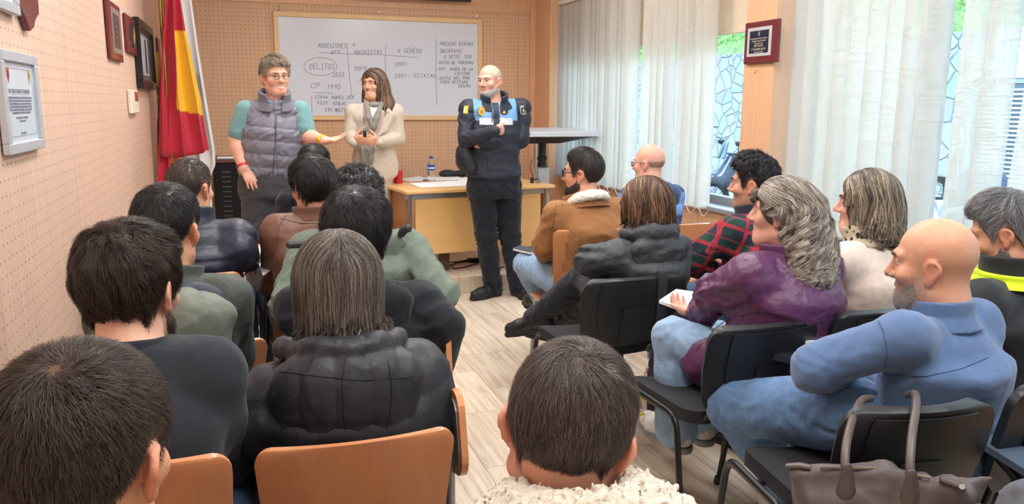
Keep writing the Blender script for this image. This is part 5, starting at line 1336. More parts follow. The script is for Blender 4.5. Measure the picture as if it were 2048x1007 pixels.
# thermostat
yA, yB, z0, z1, o = plq(264, 278, 180, 227, 'thermostat', 'cream wall control box with a red window below the black frame', .028); o['category'] = 'thermostat'
MB().box((XL+.002, yA, z0), (XL+.028, yB, z1), .006).build('case', plain('cream plastic', (232, 224, 204), .45), o, smooth=False)
MB().box((XL+.0275, yA+.45*(yB-yA), z0+.52*(z1-z0)), (XL+.030, yB-.08*(yB-yA), z1-.08*(z1-z0)), .001).build('window', plain('red window', (168, 60, 62), .3), o, smooth=False)
# plaque on the pillar
yA, yB = 3.955*1.0245-.03, 4.203*1.0245; z0, z1 = 1.722, 1.985
yB = float(atx(1489, 90, XR-.02)[1]); yA = float(atx(1556, 85, XR-.02)[1]); z1 = float(atx(1522, 42, XR-.02)[2]); z0 = float(atx(1522, 126, XR-.02)[2])
o = wempty('pillar_plaque', (XR, (yA+yB)/2, z0), 'maroon award plaque with dark blue engraved plate on the wooden pillar', 'plaque')
MB().box((XR-.022, yA, z0), (XR-.002, yB, z1), .004).build('board', m_maroon, o, smooth=False); q = yB-yA; hz = z1-z0
MB().box((XR-.0236, yA+q*.18, z0+hz*.17), (XR-.022, yB-q*.10, z1-hz*.14), .0004).build('plate', plain('bright silver', (206, 206, 210), .35, .3), o, smooth=False)
MB().box((XR-.0244, yA+q*.26, z0+hz*.24), (XR-.0237, yB-q*.17, z1-hz*.22)).build('engraved_panel', plain('navy engraving', (22, 28, 56), .3), o, smooth=False)
UP_, P0 = V(0, -1, 0), V(XR-.0246, (yA+yB)/2+q*.045, (z0+z1)/2)
text_lines([('II Campeonato Nacional de Policia', .0115, .022), ('de Santa Cruz de Tenerife', .0125, .008), ('"Dia del Turista"', .0125, -.006), ('TIRO POLICIAL', .0135, -.020), ('1º CLASIFICADO', .0185, -.040), ('5 de octubre de 2007', .010, -.056)], UP_, UPZ, P0, plain('gold lettering', (214, 204, 170), .4), o)
sh_ = MB(); sh_.prism([(-.008, .013), (.008, .013), (.008, -.006), (0, -.014), (-.008, -.006)], UP_, UPZ, P0+UPZ*.048, V(-.0006, 0, 0)); sh_.build('crest', m_silver, o, smooth=False)
p = atx(1517, 141, XR); tag(MB().tube([p, p+V(-.02, 0, 0), p+V(-.028, 0, -.010), p+V(-.022, .004, -.016), p+V(-.014, .003, -.010)], .0022, 8).build('brass_hook', m_goldfoil, loc=p), 'small brass hook screwed into the pillar below the plaque', 'hook')
# ------------------------------------------------------------------ the people
A = atd
c_navy = nylon('navy nylon', (34, 40, 58)); c_blackny = nylon('black nylon', (38, 40, 49), .48, (34, .3)); c_char = fabric('charcoal', (46, 52, 60)); c_black = fabric('black', (30, 33, 40))
c_olive = nylon('olive', (112, 118, 108), .62, (22, .5)); c_olived = nylon('dark olive', (66, 74, 68), .62, (22, .5)); c_lining = nylon('navy lining', (44, 54, 68), .6)
c_green = fabric('sage', (108, 120, 108), .85, (20, .5)); c_brown = nylon('brown leather', (118, 82, 66), .5, (26, .5)); c_caramel = fabric('caramel cotton', (152, 104, 62), .8, (22, .5))
c_rain = nylon('graphite', (56, 60, 64), .55, (20, .5)); c_purple = nylon('plum', (92, 48, 88), .40, (24, .6)); c_cream = fabric('cream wool', (230, 212, 198), .85, (10, .25)); c_fleece = fabric('slate fleece', (92, 118, 158), .95, (14, .25), (420, .8), sheen=.3)
c_soft = fabric('black softshell', (40, 42, 46), .7, (12, .3)); c_hivis = fabric('hi-vis yellow', (206, 232, 40), .7, (12, .2)); c_jeans = fabric('denim', (96, 128, 168), .9, (18, .4), (700, .7), var=.16); c_jeansl = fabric('pale denim', (140, 168, 198), .9, (18, .4), (700, .7), var=.16); c_jeansd = fabric('dark denim', (62, 88, 124), .9, (18, .4), (700, .7), var=.18)
c_trou = fabric('black trousers', (34, 36, 44), .8, (18, .3)); c_gtrou = fabric('grey trousers', (78, 78, 84), .85, (16, .35)); c_sherpa = plain('cream sherpa', (232, 222, 206), .95, 0, .06, 60, (140, .9), .1, .4, 0, False, None, .006)
c_shoe = plain('black shoe leather', (30, 30, 33), .42, bump=(60, .2)); c_sole = plain('black rubber', (24, 24, 26), .6); c_wshoe = plain('white trainer', (214, 212, 208), .6, bump=(80, .3)); c_wsole = plain('grey trainer sole', (120, 124, 130), .6)
c_gly = plain('dark spectacle frame', (40, 38, 42), .3); c_glm = plain('thin metal frame', (96, 92, 92), .3, .6)
DK = [(44, 38, 36), (58, 49, 45), (34, 30, 30), (72, 61, 55)]; BK = [(36, 34, 37), (48, 45, 48), (26, 25, 28), (66, 62, 64)]
FIG = {}
GLEFT = 'seated audience on the left of the aisle'; GRIGHT = 'seated audience on the right of the aisle'
def lines_seam(g, pts, mat, name='seam', r=.002):
    MB().tube(pts, r, 5).build(name, mat, g.o)
def seam(g, pts, mat, shp=None, r=.0016, name='seam', n=5):
    """a stitched line lying on the garment"""
    shp = shp or g.topshape; out = []
    for (x0, y0), (x1, y1) in zip(pts[:-1], pts[1:]):
        for k in range(n): out.append((x0+(x1-x0)*k/n, y0+(y1-y0)*k/n))
    out.append(pts[-1]); P = []
    for x, y in out:
        d_ = unit(ray(x, y)); t = max(.3, np.linalg.norm(g.HC-EYE)-.6); p = EYE+d_*t
        for _ in range(80):
            d = shp.ev(p[None])[0]
            if d < .0006: break
            p = p+d_*d*.8
        if d < .02 and (not P or np.linalg.norm(p-P[-1]) < .12): P.append(p)
    if len(P) > 2: MB().tube(P, r, 6).build(name, mat, g.o)
def lower(g, mat=None, res=.014, shoe=True, **kw):
    pants(g, mat or c_jeansd, res=res, **kw)
    if shoe: shoes(g, c_shoe, c_sole, res=.010)
# 1: bottom left, cropped hair with a clear crown
def man_crown():
    g = sit('man with cropped dark hair and visible crown in the bottom left corner', 166, 918, .87, -6, (-20, -8, 2), group=GLEFT, hs=1.05, skin='tan', lean=.08)
    body(g, .006); top(g, 'sweater', c_black, e=.02, res=.010); collar(g, c_black, h=.03, r=.072); lower(g, shoe=False)
    short_hair(g, .008, [(62, 53, 48), (46, 39, 37), (82, 69, 61), (100, 85, 74)], n=15000, ln=.017, lift=.32, rad=.00042, whorl=(.004, -.068, .098), swirl=.9, fwd=.35, res=.0035, steps=5, mess=.12, down=.3, fade=.06, capcol=(64, 54, 49), vol=lambda l: -.006*np.exp(-(((l[:, 0]-.004)/.014)**2+((l[:, 1]+.068)/.016)**2)))
    return g
def man_charcoal():
    g = sit('man in a charcoal sweatshirt with tousled dark hair and beard by the left wall', 262, 582, 1.60, -6, (-24, -4, 0), group=GLEFT, hs=1.05, skin='fair', lean=.06, bulk=1.0, sw=.168, drop=.088)
    g.colf.append(lambda l, i: (.5*i*(l[:, 2] < -.03)*(l[:, 1] > -.02)*sss(-.02, -.05, l[:, 2]), lin((90, 66, 56))))
    g.J['elR'] = g.J['elR']-g.r*.05+g.f*.08; g.J['wrR'] = g.J['wrR']+g.f*.05
    body(g, .006); top(g, 'sweatshirt', c_char, e=.018, res=.008, fold=.007, ff=16); collar(g, c_char, h=.008, r=.066, th=.007, tilt=.15); lower(g)
    beard(g, (72, 56, 50), .004, 900)
    short_hair(g, .013, [(66, 52, 46), (50, 41, 38), (86, 68, 58), (38, 32, 31)], n=11000, ln=.050, lift=.16, rad=.00062, whorl=(.0, -.060, .095), swirl=.9, fwd=.7, mess=.55, steps=8, fade=.05, down=.45, topadd=.008, res=.004, vol=lambda l: .006*noise(l*V(1, 1, 1), 55, 2)*sss(0, .06, l[:, 2]))
    return g
def man_olive():
    g = sit('man in an olive hooded parka with faded dark hair by the left wall', 336, 462, 2.36, -4, (-18, -2, 0), group=GLEFT, hs=1.06, skin='tan', lean=.06, bulk=1.0, sw=.18)
    g.J['elR'] = g.J['elR']-g.r*.06+g.f*.10; g.J['wrR'] = g.J['wrR']+g.f*.06
    body(g, .0075); top(g, 'parka', c_olived, e=.028, res=.009, fold=.008, ff=18, quilt=(.16, .006))
    R_ = np.stack([g.r, g.f, UPZ], 1); s_ = Shape(); s_.ell(g.J['nb']-g.f*.075-UPZ*.055, (.165, .062, .075), R_ @ rotx(.35), .02); s_.disp = lambda P: .005*(folds(P, 22, 4)-.5); v_, f_ = s_.mesh(.007); raw_mesh('hood_lining', v_, f_, c_lining, g.o)
    hood(g, c_olive, w=.195, h=.21, dep=.085, dz=-.085, back=.13, rim=.022, fold=.008, quilt=(.075, .004), ff=24, front=.02, rimz=-.01)
    collar(g, c_olived, h=.035, r=.080, th=.012, name='parka_collar'); lower(g)
    short_hair(g, .012, BK, n=4500, ln=.022, lift=.22, rad=.0008, whorl=(.01, -.06, .09), fwd=.7, fade=.085, hl=dict(nape=-.055), topadd=.006, capcol=(40, 36, 36))
    return g
def man_navy():
    g = sit('man in a navy quilted puffer jacket with close-shaved hair below the flags', 381, 379, 3.38, -4, (-32, -4, 0), group=GLEFT, hs=1.04, skin='tan', lean=.08, bulk=1.06, sw=.20)
    g.setw(elR=A(478, 500, 3.36), wrR=A(496, 520, 3.62))
    body(g, .008); top(g, 'puffer_jacket', c_navy, e=.036, res=.009, quilt=(.062, .012), fold=.004); collar(g, c_navy, h=.06, r=.078, th=.013, tilt=.2); lower(g)
    short_hair(g, .008, [(70, 58, 52), (52, 44, 41), (88, 74, 66), (42, 36, 35)], n=4000, ln=.012, lift=.25, rad=.0008, fade=.09, topadd=.003, capcol=(76, 64, 57))
    return g
def woman_puffer():
    g = sit('woman with long straight streaked hair in a black hooded puffer coat', 676, 577, 1.88, 0, (-2, -4, 0), group=GLEFT, hs=1.05, skin='fair', female=True, lean=.06, bulk=1.14, sw=.195)
    g.set(); J = g.J
    g.J['shL'] = g.J['shL']-UPZ*.03+g.r*.015
    g.setw(elL=A(512, 850, 1.80), elR=A(862, 830, 1.92), wrL=A(560, 930, 2.15), wrR=A(800, 930, 2.15))
    body(g, .007); top(g, 'puffer_coat', c_blackny, e=.034, res=.007, fold=.005, ff=17, quilt=(.135, .010), hem=.14)
    hood(g, c_blackny, w=.175, h=.25, dep=.085, dz=-.055, back=.095, rim=.026, res=.0055, fold=.004, quilt=(.080, .005), ff=26, front=.04, rimz=.02)
    sm = plain('seam black', (20, 21, 26), .6)
    for p in ([(628, 712), (606, 760), (600, 800), (622, 872)], [(690, 716), (684, 770), (686, 820), (694, 884)], [(776, 722), (784, 770), (782, 820), (768, 876)], [(560, 742), (640, 752), (720, 760), (846, 752)]): seam(g, p, sm, g.hoodshape)
    collar(g, c_blackny, h=.03, r=.085, th=.012); lower(g, c_jeans)
    cols = [(122, 110, 102), (98, 88, 82), (148, 137, 127), (172, 160, 148), (80, 72, 68), (130, 119, 110)]
    def bl(sh):
        sh.ell(g.hp(0, -.030, -.030), (.092, .092, .150), g.HR, .05); sh.ell(g.hp(0, -.070, -.135), (.110, .066, .090), g.HR, .05)
        sh.ell(g.hp(-.050, -.085, -.175), (.085, .050, .060), g.HR, .05); sh.ell(g.hp(.035, -.085, -.165), (.065, .050, .050), g.HR, .04)
    def hi(P, l):
        k = RNG.integers(0, 6, len(P)); band = noise(np.stack([l[:, 0]*9, l[:, 0]*0, l[:, 1]*3], 1), 9, 5)
        k = np.where((band > .35) & (RNG.random(len(P)) < .55), RNG.integers(2, 4, len(P)), k); k = np.where((l[:, 2] > .08) & (RNG.random(len(P)) < .7), 4, k); return k
    long_hair(g, bl, cols, n=17000, steps=20, length=.44, rad=.00058, part=(.003,), zend=float(A(680, 672, 1.86)[2]), endjit=.035, jit=.05, mess=.05, hi=hi, clump=4200, cwid=.0030, capcol=(98, 87, 80), res=.005)
    return g
def man_hoodie():
    g = sit('man with glossy swept black hair in a dark hooded sweatshirt behind the green parka', 714, 476, 2.42, -6, (-14, -8, 0), group=GLEFT, hs=1.06, skin='fair', lean=.08, bulk=1.1, sw=.20)
    g.setw(elR=A(885, 650, 2.40), wrR=A(880, 735, 2.45), elL=A(610, 640, 2.4))
    body(g, .0075); top(g, 'hooded_sweatshirt', c_black, e=.026, res=.009, fold=.009, ff=17); hood(g, c_black, w=.155, h=.15, dep=.06, dz=-.03, back=.09, rim=.022, fold=.006, front=.05); lower(g)
    short_hair(g, .022, BK, n=7500, ln=.055, lift=.14, rad=.0008, whorl=(-.01, -.045, .095), swirl=1., fwd=.8, mess=.4, steps=8, topadd=.010, fade=.05, down=.35, capcol=(28, 26, 29))
    return g
def man_green():
    g = sit('curly-haired man in a sage green hooded parka with cord toggles', 714, 399, 3.30, -4, (10, -4, 0), group=GLEFT, hs=1.04, skin='fair', lean=.08, bulk=1.2, sw=.22)
    g.setw(elL=A(580, 605, 3.05), wrL=A(605, 640, 3.3), elR=A(880, 590, 3.2))
    body(g, .008); top(g, 'parka', c_green, e=.040, res=.009, fold=.012, ff=15, seed=2); hood(g, c_green, w=.19, h=.15, dep=.06, dz=-.03, back=.09, rim=.024, fold=.008, front=.05); lower(g)
    MB().tube([A(800, 470, 3.22), A(806, 460, 3.2), A(818, 455, 3.18), A(823, 453, 3.18)], [.012, .017, .017, .008], 10).build('cord_toggle', plain('dark toggle', (52, 56, 58), .6), g.o)
    MB().tube([A(800, 466, 3.22), A(806, 472, 3.2), A(812, 466, 3.2), A(806, 458, 3.21)], .005, 8).build('drawcord', plain('dark toggle', (52, 56, 58), .6), g.o)
    m = MB(); P = A(606, 488, 2.95); m.box(P+V(-.06, -.02, -.012), P+V(.07, .03, .014), .008, None); m.build('shoulder_strap', plain('dark toggle', (52, 56, 58), .6), g.o)
    short_hair(g, .022, [(48, 46, 50), (34, 32, 35), (70, 67, 70), (92, 90, 92)], n=4500, ln=.040, lift=.3, rad=.0011, mess=1.4, fwd=.2, swirl=.4, steps=8, fade=.05, down=.15, capcol=(44, 42, 45), vol=lambda l: .006*noise(l, 160, 3))
    return g
def man_brown():
    g = sit('man with thick black hair in a brown leather jacket in front of the speakers', 626, 378, 3.50, 4, (22, -4, 0), group=GLEFT, hs=1.04, skin='tan', lean=.07, bulk=1.08, sw=.19, drop=.10)
    g.J['elL'] = g.J['elL']+g.r*.05+g.f*.06; g.J['shL'] = g.J['shL']+g.r*.012
    body(g, .008); top(g, 'leather_jacket', c_brown, e=.030, res=.009, fold=.009, ff=18); sm = plain('seam brown', (84, 56, 44), .6); seam(g, [(560, 436), (600, 446), (650, 446)], sm); seam(g, [(572, 430), (556, 455), (552, 500)], sm); collar(g, c_brown, h=.035, r=.080, th=.012, tilt=.1); lower(g, c_jeansd)
    short_hair(g, .020, BK, n=4500, ln=.038, lift=.22, rad=.0009, whorl=(0, -.05, .095), swirl=.8, fwd=.5, mess=.4, steps=6, topadd=.008, fade=.05, capcol=(28, 26, 29))
    return g
def man_far():
    g = sit('dark-haired man in a black hooded top seated nearest the grey vest', 629, 334, 4.85, 0, (-12, -3, 0), group=GLEFT, hs=1.03, skin='tan', lean=.06, bulk=1.05)
    body(g, .010); top(g, 'hooded_top', c_black, e=.028, res=.011, fold=.008); hood(g, c_black, w=.15, h=.13, dep=.06, front=.05); lower(g)
    short_hair(g, .016, BK, n=2500, ln=.03, lift=.2, rad=.0011, fwd=.5, topadd=.006, capcol=(28, 26, 29))
    return g
def man_sherpa():
    g = sit('man with short greying brown hair and a white fleece collar at the bottom centre', 1136, 862, 1.14, -6, (-28, -10, 11), group=GRIGHT, hs=1.05, skin='pink', lean=.08, bulk=1.05, drop=.11)
    body(g, .006); top(g, 'jacket', c_cream, e=.025, res=.010)
    sh = Shape(); J = g.J; c = J['nb']+UPZ*.0
    for k in range(2): sh.torus(c+UPZ*(.030-.03*k)-g.f*(.015+.012*k), unit(UPZ+g.f*.25), .082+.045*k, .038, k=.03)
    sh.disp = lambda P: .010*np.abs(noise(P, 150, 3))+.005*noise(P, 420, 8)
    vs, fs = sh.mesh(.0035); raw_mesh('fleece_collar', vs, fs, c_sherpa, g.o)
    lower(g, shoe=False)
    short_hair(g, .008, [(96, 83, 78), (68, 58, 56), (114, 101, 96), (52, 45, 45), (136, 124, 120)], n=16000, ln=.028, lift=.15, rad=.00042, whorl=(-.006, -.050, .100), swirl=1.5, fwd=.5, mess=.22, steps=7, res=.0035, fade=.04, hl=dict(nape=-.115), down=.5, topadd=.003, capcol=(84, 71, 67), vol=lambda l: -.007*np.exp(-(((l[:, 0]-.035)/.014)**2+((l[:, 1]+.055)/.016)**2)))
    return g
# right of the aisle
def man_caramel():
    g = sit('bearded man with dark glasses in a caramel jacket with cream fleece collar', 1165, 348, 4.22, 8, (50, -2, 0), group=GRIGHT, hs=1.06, skin='tan', lean=.07, bulk=1.06, sw=.20, face=True)
    g.setw(elL=A(1090, 490, 4.2), wrL=A(1095, 520, 4.55), knL=A(1052, 528, 4.62), anL=A(1085, 596, 4.72))
    g.J['toeL'] = g.J['anL']+g.f*.15-UPZ*.05
    body(g, .007); top(g, 'bomber_jacket', c_caramel, e=.030, res=.008, fold=.009, ff=20, hem=.06); brows(g, (40, 30, 27)); lids(g, .9)
    sh = Shape(); J = g.J; sh.torus(J['nb']+UPZ*.010-g.f*.0, unit(UPZ+g.f*.45), .088, .020, k=.02); sh.torus(J['nb']-UPZ*.004-g.f*.01, unit(UPZ+g.f*.45), .100, .018, k=.02); sh.disp = lambda P: .006*np.abs(noise(P, 150, 3))
    vs, fs = sh.mesh(.005); raw_mesh('fleece_collar', vs, fs, c_sherpa, g.o)
    collar(g, c_caramel, h=.03, r=.105, th=.010, tilt=.3, drop=.05)
    sm = plain('seam caramel', (112, 74, 42), .8); seam(g, [(1122, 408), (1150, 412), (1190, 404), (1215, 396)], sm); seam(g, [(1112, 404), (1108, 440), (1098, 480)], sm)
    pants(g, c_jeansl, res=.008); shoes(g, c_shoe, c_sole)
    glasses(g, c_gly, rim=.0024, w=.025, hgt=.019); beard(g, (58, 46, 42), .0055, 900)
    short_hair(g, .013, [(52, 44, 41), (38, 32, 31), (70, 62, 58)], n=3500, ln=.02, lift=.2, rad=.0009, fade=.07, topadd=.008, capcol=(50, 43, 40))
    return g
def man_bald_blue():
    g = sit('bald man with thin glasses in a two-tone blue hooded top by the window', 1298, 328, 5.0, 4, (36, -4, 0), group=GRIGHT, hs=1.06, skin='pink', lean=.06, bulk=1.06, face=True)
    body(g, .008); zsp = float(A(1300, 388, 4.9)[2]); c1, c2, c3 = lin((62, 82, 118)), lin((108, 142, 196)), lin((70, 92, 140))
    top(g, 'hooded_top', plain('blue hood cloth', (255, 255, 255), .9, attr=True, bump=(16, .35), bdist=.012), e=.026, res=.009, fold=.008, colf=lambda v: np.where((v[:, 2] > zsp)[:, None], c1, np.where((v[:, 2] > zsp-.13)[:, None], c2, c3)))
    hood(g, fabric('slate blue hood', (62, 82, 118)), w=.15, h=.15, dep=.06, front=.05, rim=.022); brows(g, (120, 96, 84)); lids(g, .9); glasses(g, c_glm, rim=.0013); lower(g, c_jeans, res=.012)
    short_hair(g, .0025, [(150, 122, 108)], n=900, ln=.004, lift=.1, rad=.0007, fade=.05, hl=dict(front=.30, temple=.2), bald=lambda l: sss(.045, .01, l[:, 2]), capcol=(186, 142, 124))
    return g
def woman_bob():
    g = sit('woman with a chin-length brown bob in a graphite rain jacket, legs crossed', 1288, 414, 3.55, 8, (34, -4, 0), group=GRIGHT, hs=1.06, skin='fair', female=True, lean=.06, bulk=1.05, sw=.18, seat=.475)
    g.setw(elL=A(1178, 520, 3.45), wrL=A(1225, 560, 3.75), elR=A(1330, 540, 3.62), knL=A(1172, 552, 3.95), anL=A(1078, 628, 4.15), toeL=A(1035, 655, 4.22), knR=A(1190, 600, 3.95), anR=A(1105, 648, 4.35))
    g.J['toeR'] = g.J['anR']+unit(V(-.5, .8, 0))*.15-UPZ*.055
    body(g, .0075); top(g, 'rain_jacket', c_rain, e=.032, res=.008, fold=.009, ff=24); hood(g, c_rain, w=.15, h=.13, dep=.055, dz=-.025, back=.08, rim=.032, fold=.010, front=.05, ff=26, rimz=.035); pants(g, c_trou, res=.008, fold=.007)
    shoes(g, c_shoe, c_sole)
    cols = [(96, 70, 52), (74, 54, 43), (140, 104, 76), (176, 138, 104), (60, 45, 38)]
    def bl(sh): sh.ell(g.hp(0, -.020, -.005), (.104, .116, .118), g.HR, .04); sh.ell(g.hp(0, -.020, -.075), (.112, .108, .070), g.HR, .05); sh.ell(g.hp(.0, -.03, -.115), (.122, .115, .026), g.HR, .05)
    long_hair(g, bl, cols, n=8000, steps=16, length=.34, rad=.0010, part=(.0,), zend=float(A(1290, 456, 3.5)[2]), endjit=.03, jit=.09, mess=.14, clump=700, cwid=.005, capcol=(84, 62, 48))
    return g
def man_tartan():
    g = sit('man with curly dark hair in a red and green tartan shirt jacket', 1506, 369, 3.66, 12, (42, -3, 0), group=GRIGHT, hs=1.05, skin='tan', lean=.06, bulk=1.02, face=True)
    g.setw(elL=A(1372, 520, 3.62), wrL=A(1440, 548, 3.75))
    g.colf.append(lambda l, i: (.4*i*(l[:, 2] < -.03)*(l[:, 1] > -.02), lin((110, 84, 72))))
    body(g, .0065); t = NT('tartan wool'); oc = t.coord('Object', rot=(.0, -.35, .25)); sx = t.new('ShaderNodeSeparateXYZ'); t.link(oc, sx.inputs[0])
    def band(ax, sp, w, ph=0.): return t.math('LESS_THAN', t.math('FRACT', t.math('ADD', t.math('DIVIDE', sx.outputs[ax], sp), ph)), w)
    col = t.mix(band(2, .105, .5), lin((26, 32, 48)), lin((30, 66, 58))); col = t.mix(t.math('MULTIPLY', band(1, .105, .5), .55), col, lin((24, 52, 50)))
    for ax, ph in ((2, .0), (1, .25), (0, .1)): col = t.mix(t.math('MULTIPLY', band(ax, .105, .16, ph), .75), col, lin((168, 34, 54)))
    for ax, ph in ((2, .5), (1, .7)): col = t.mix(t.math('MULTIPLY', band(ax, .105, .04, ph), .6), col, lin((190, 60, 80)))
    t.set(Base_Color=col, Roughness=.9); t.bump(t.noise(t.coord(), 24, 4), .35, .01)
    top(g, 'shirt_jacket', t.m, e=.028, res=.008, fold=.009); collar(g, fabric('navy cord', (40, 46, 60)), h=.05, r=.082, th=.011, tilt=.2); lower(g, c_jeansd, res=.012); brows(g, (36, 29, 27)); lids(g, .9)
    short_hair(g, .015, BK, n=4500, ln=.03, lift=.3, rad=.0010, mess=1.2, fwd=.4, fade=.075, topadd=.014, down=.2, hl=dict(nape=-.05), capcol=(34, 30, 31), vol=lambda l: .006*noise(l, 150, 3)*sss(.0, .05, l[:, 2]))
    return g
def woman_purple():
    g = sit('woman in a plum rain jacket with long curly ash-blonde hair tied half up', 1560, 428, 2.74, 10, (42, 2, 0), group=GRIGHT, hs=1.0, skin='pink', female=True, lean=.04, bulk=1.14, sw=.185, face=True, seat=.48)
    g.setw(elL=A(1432, 585, 2.80), wrL=A(1400, 630, 2.98), knL=A(1345, 672, 2.95), anL=A(1352, 846, 2.98), knR=A(1440, 680, 3.08), anR=A(1400, 835, 3.2))
    g.J['toeL'] = g.J['anL']+unit(V(-.05, 1., 0))*.14-UPZ*.055; g.J['toeR'] = g.J['anR']+unit(V(.05, 1, 0))*.14-UPZ*.055
    body(g, .006, hand_kw={'L': dict(d=unit(V(-.4, .9, .1)), pn=UPZ, lat=V(-.9, -.3, 0), curl=(25, 30, 20))}); top(g, 'rain_jacket', c_purple, e=.036, res=.0065, fold=.009, ff=24, hem=.16, wide=1.02, extra=lambda sh: sh.rc(g.J['hipL']+UPZ*.02, g.J['hipL']*.5+g.J['knL']*.5-UPZ*.02, .125, .105, k=.06))
    collar(g, c_purple, h=.035, r=.078, th=.011, tilt=.1); pants(g, c_jeansl, res=.0065, flare=1.45, wide=1.0, hemz=.02, fold=.005); shoes(g, c_wshoe, c_wsole, s=1.05)
    brows(g, (110, 88, 70)); lids(g, .9); sm = plain('seam plum', (64, 32, 62), .6); seam(g, [(1482, 480), (1470, 520), (1478, 560), (1500, 600)], sm); seam(g, [(1392, 700), (1440, 640), (1520, 622)], sm)
    cols = [(180, 168, 152), (152, 140, 128), (206, 196, 182), (122, 112, 104), (222, 214, 204), (104, 96, 90)]
    def bl(sh):
        sh.ell(g.hp(0, -.030, .030), (.086, .105, .088), g.HR, .02); sh.ell(g.hp(.0, -.110, -.055), (.080, .052, .10), g.HR, .05); sh.ell(g.hp(-.01, -.120, -.17), (.100, .070, .12), g.HR, .06); sh.ell(g.hp(-.03, -.125, -.27), (.085, .060, .085), g.HR, .05)
    long_hair(g, bl, cols, n=15000, steps=40, length=.66, rad=.0008, part=(.0,), zend=float(A(1610, 592, 2.65)[2]), endjit=.05, jit=.10, mess=.25, curl=(.019, .085), clump=520, cwid=.0075, openside=True, capcol=(92, 81, 72), flowdir=lambda P, l: (-g.HR[:, 1]*1.6)*(sss(.02, .07, l[:, 2])[:, None]))
    c = g.hp(.0, -.118, .02); MB().tube([c+g.HR @ V(.016*math.cos(a), -.008, .016*math.sin(a)) for a in np.linspace(0, 6.28, 16)], .007, 8).build('hair_tie', plain('tortoise hair tie', (130, 72, 36), .35), g.o)
    return g
def woman_cream():
    g = sit('smiling woman in a cream blazer with long brown-blonde hair and a gold hair clip', 1732, 409, 3.02, 6, (44, 0, 0), group=GRIGHT, hs=1.05, skin='pink', female=True, lean=.04, bulk=1.06, sw=.18, face=True)
    g.setw(elL=A(1640, 575, 3.05), chest=g.J['chest'])
    body(g, .0065); top(g, 'blazer', c_cream, e=.026, res=.008, fold=.006, ff=14, hem=.14); t = NT('leopard print'); oc = t.coord(); vo = t.new('ShaderNodeTexVoronoi'); vo.inputs['Scale'].default_value = 42.; t.link(oc, vo.inputs['Vector'])
    t.set(Base_Color=t.ramp(vo.outputs['Distance'], [(.30, lin((34, 30, 30))), (.42, lin((190, 176, 150)))]), Roughness=.9)
    collar(g, t.m, h=.065, r=.080, th=.016, tilt=.3, name='scarf'); lower(g, c_trou, res=.012); brows(g, (84, 62, 50)); lids(g, .9)
    cols = [(130, 114, 102), (104, 90, 82), (164, 148, 130), (200, 184, 160), (82, 72, 67)]
    def bl(sh):
        sh.ell(g.hp(0, -.015, .0), (.088, .108, .11), g.HR, .03); sh.ell(g.hp(0, -.060, -.09), (.104, .080, .12), g.HR, .05); sh.ell(g.hp(.01, -.085, -.18), (.110, .068, .075), g.HR, .05); sh.ell(g.hp(-.06, -.03, -.10), (.030, .05, .09), g.HR, .04)
    def hi(P, l): return np.where((l[:, 0] < -.01) & (noise(l, 60, 2) > .15), RNG.integers(2, 4, len(P)), RNG.integers(0, 5, len(P)))
    long_hair(g, bl, cols, n=9000, steps=24, length=.50, rad=.0009, part=(-.01,), zend=float(A(1750, 496, 2.95)[2]), endjit=.045, jit=.09, mess=.16, curl=(.0035, .13), clump=700, cwid=.006, hi=hi, capcol=(84, 72, 64))
    a, b, c = g.hp(-.070, .020, .092), g.hp(-.082, -.028, .082), g.hp(-.076, .018, .080); MB().tube([a, b, c, a], .0035, 6).build('hair_clip', plain('gold clip', (206, 190, 150), .3, .7), g.o)
    return g
def man_fleece():
    g = sit('bald bearded man in a slate blue fleece and jeans with folded arms', 1866, 531, 2.20, 14, (34, -4, 0), group=GRIGHT, hs=1.13, skin='tan', lean=.05, bulk=1.14, sw=.20, face=True, seat=.485)
    g.ab = [(1, 1)]*6
    g.setw(elL=A(1632, 735, 2.18), wrL=A(1705, 782, 2.32), elR=A(1922, 775, 2.36), wrR=A(1708, 778, 2.40), hipL=A(1690, 825, 2.28), knL=A(1470, 812, 2.58), anL=A(1590, 985, 2.62), toeL=A(1550, 1000, 2.74), knR=A(1640, 800, 2.85), anR=A(1690, 915, 2.9))
    g.J['toeR'] = g.J['anR']+g.f*.14-UPZ*.055; g.J['wrL'] = A(1730, 765, 2.44)
    g.J['shL'] = g.J['shL']+UPZ*.05-g.r*.01; g.J['shR'] = g.J['shR']+UPZ*.035-g.r*.02
    g.colf.append(lambda l, i: (.45*i*(l[:, 2] < -.02)*(l[:, 1] > -.0), lin((150, 128, 116))))
    g.colf.append(lambda l, i: (.22*i*sss(.07, .02, l[:, 2]+.4*l[:, 1])*sss(-.10, -.07, l[:, 2]-l[:, 1]*.0)*sss(.03, .0, l[:, 1]), lin((150, 118, 104))))
    body(g, .005, hand_kw={'R': dict(d=A(1660, 772, 2.34)-A(1708, 778, 2.40), pn=unit(V(-.2, .6, -.5)), lat=UPZ, curl=(14, 24, 20))}, neck=.064)
    top(g, 'fleece', c_fleece, e=.022, res=.006, fold=.008, ff=15, hem=.12, elbow=.006); collar(g, c_fleece, h=.060, r=.070, th=.009, tilt=.10, flare=.010, gap=.0, drop=.02); pants(g, c_jeans, res=.006, e=.018, fold=.008, wide=1.12); shoes(g, c_wshoe, c_wsole)
    beard(g, (150, 136, 126), .0012, 1500, top=-.010, cols=[(160, 150, 142), (110, 92, 82), (190, 182, 176)], ln=.004); brows(g, (80, 62, 52)); lids(g, .9)
    sm = plain('seam blue', (66, 88, 126), .95)
    seam(g, [(1750, 628), (1766, 660), (1774, 700), (1768, 745)], sm); seam(g, [(1768, 748), (1850, 752), (1920, 738), (1975, 715)], sm)
    return g
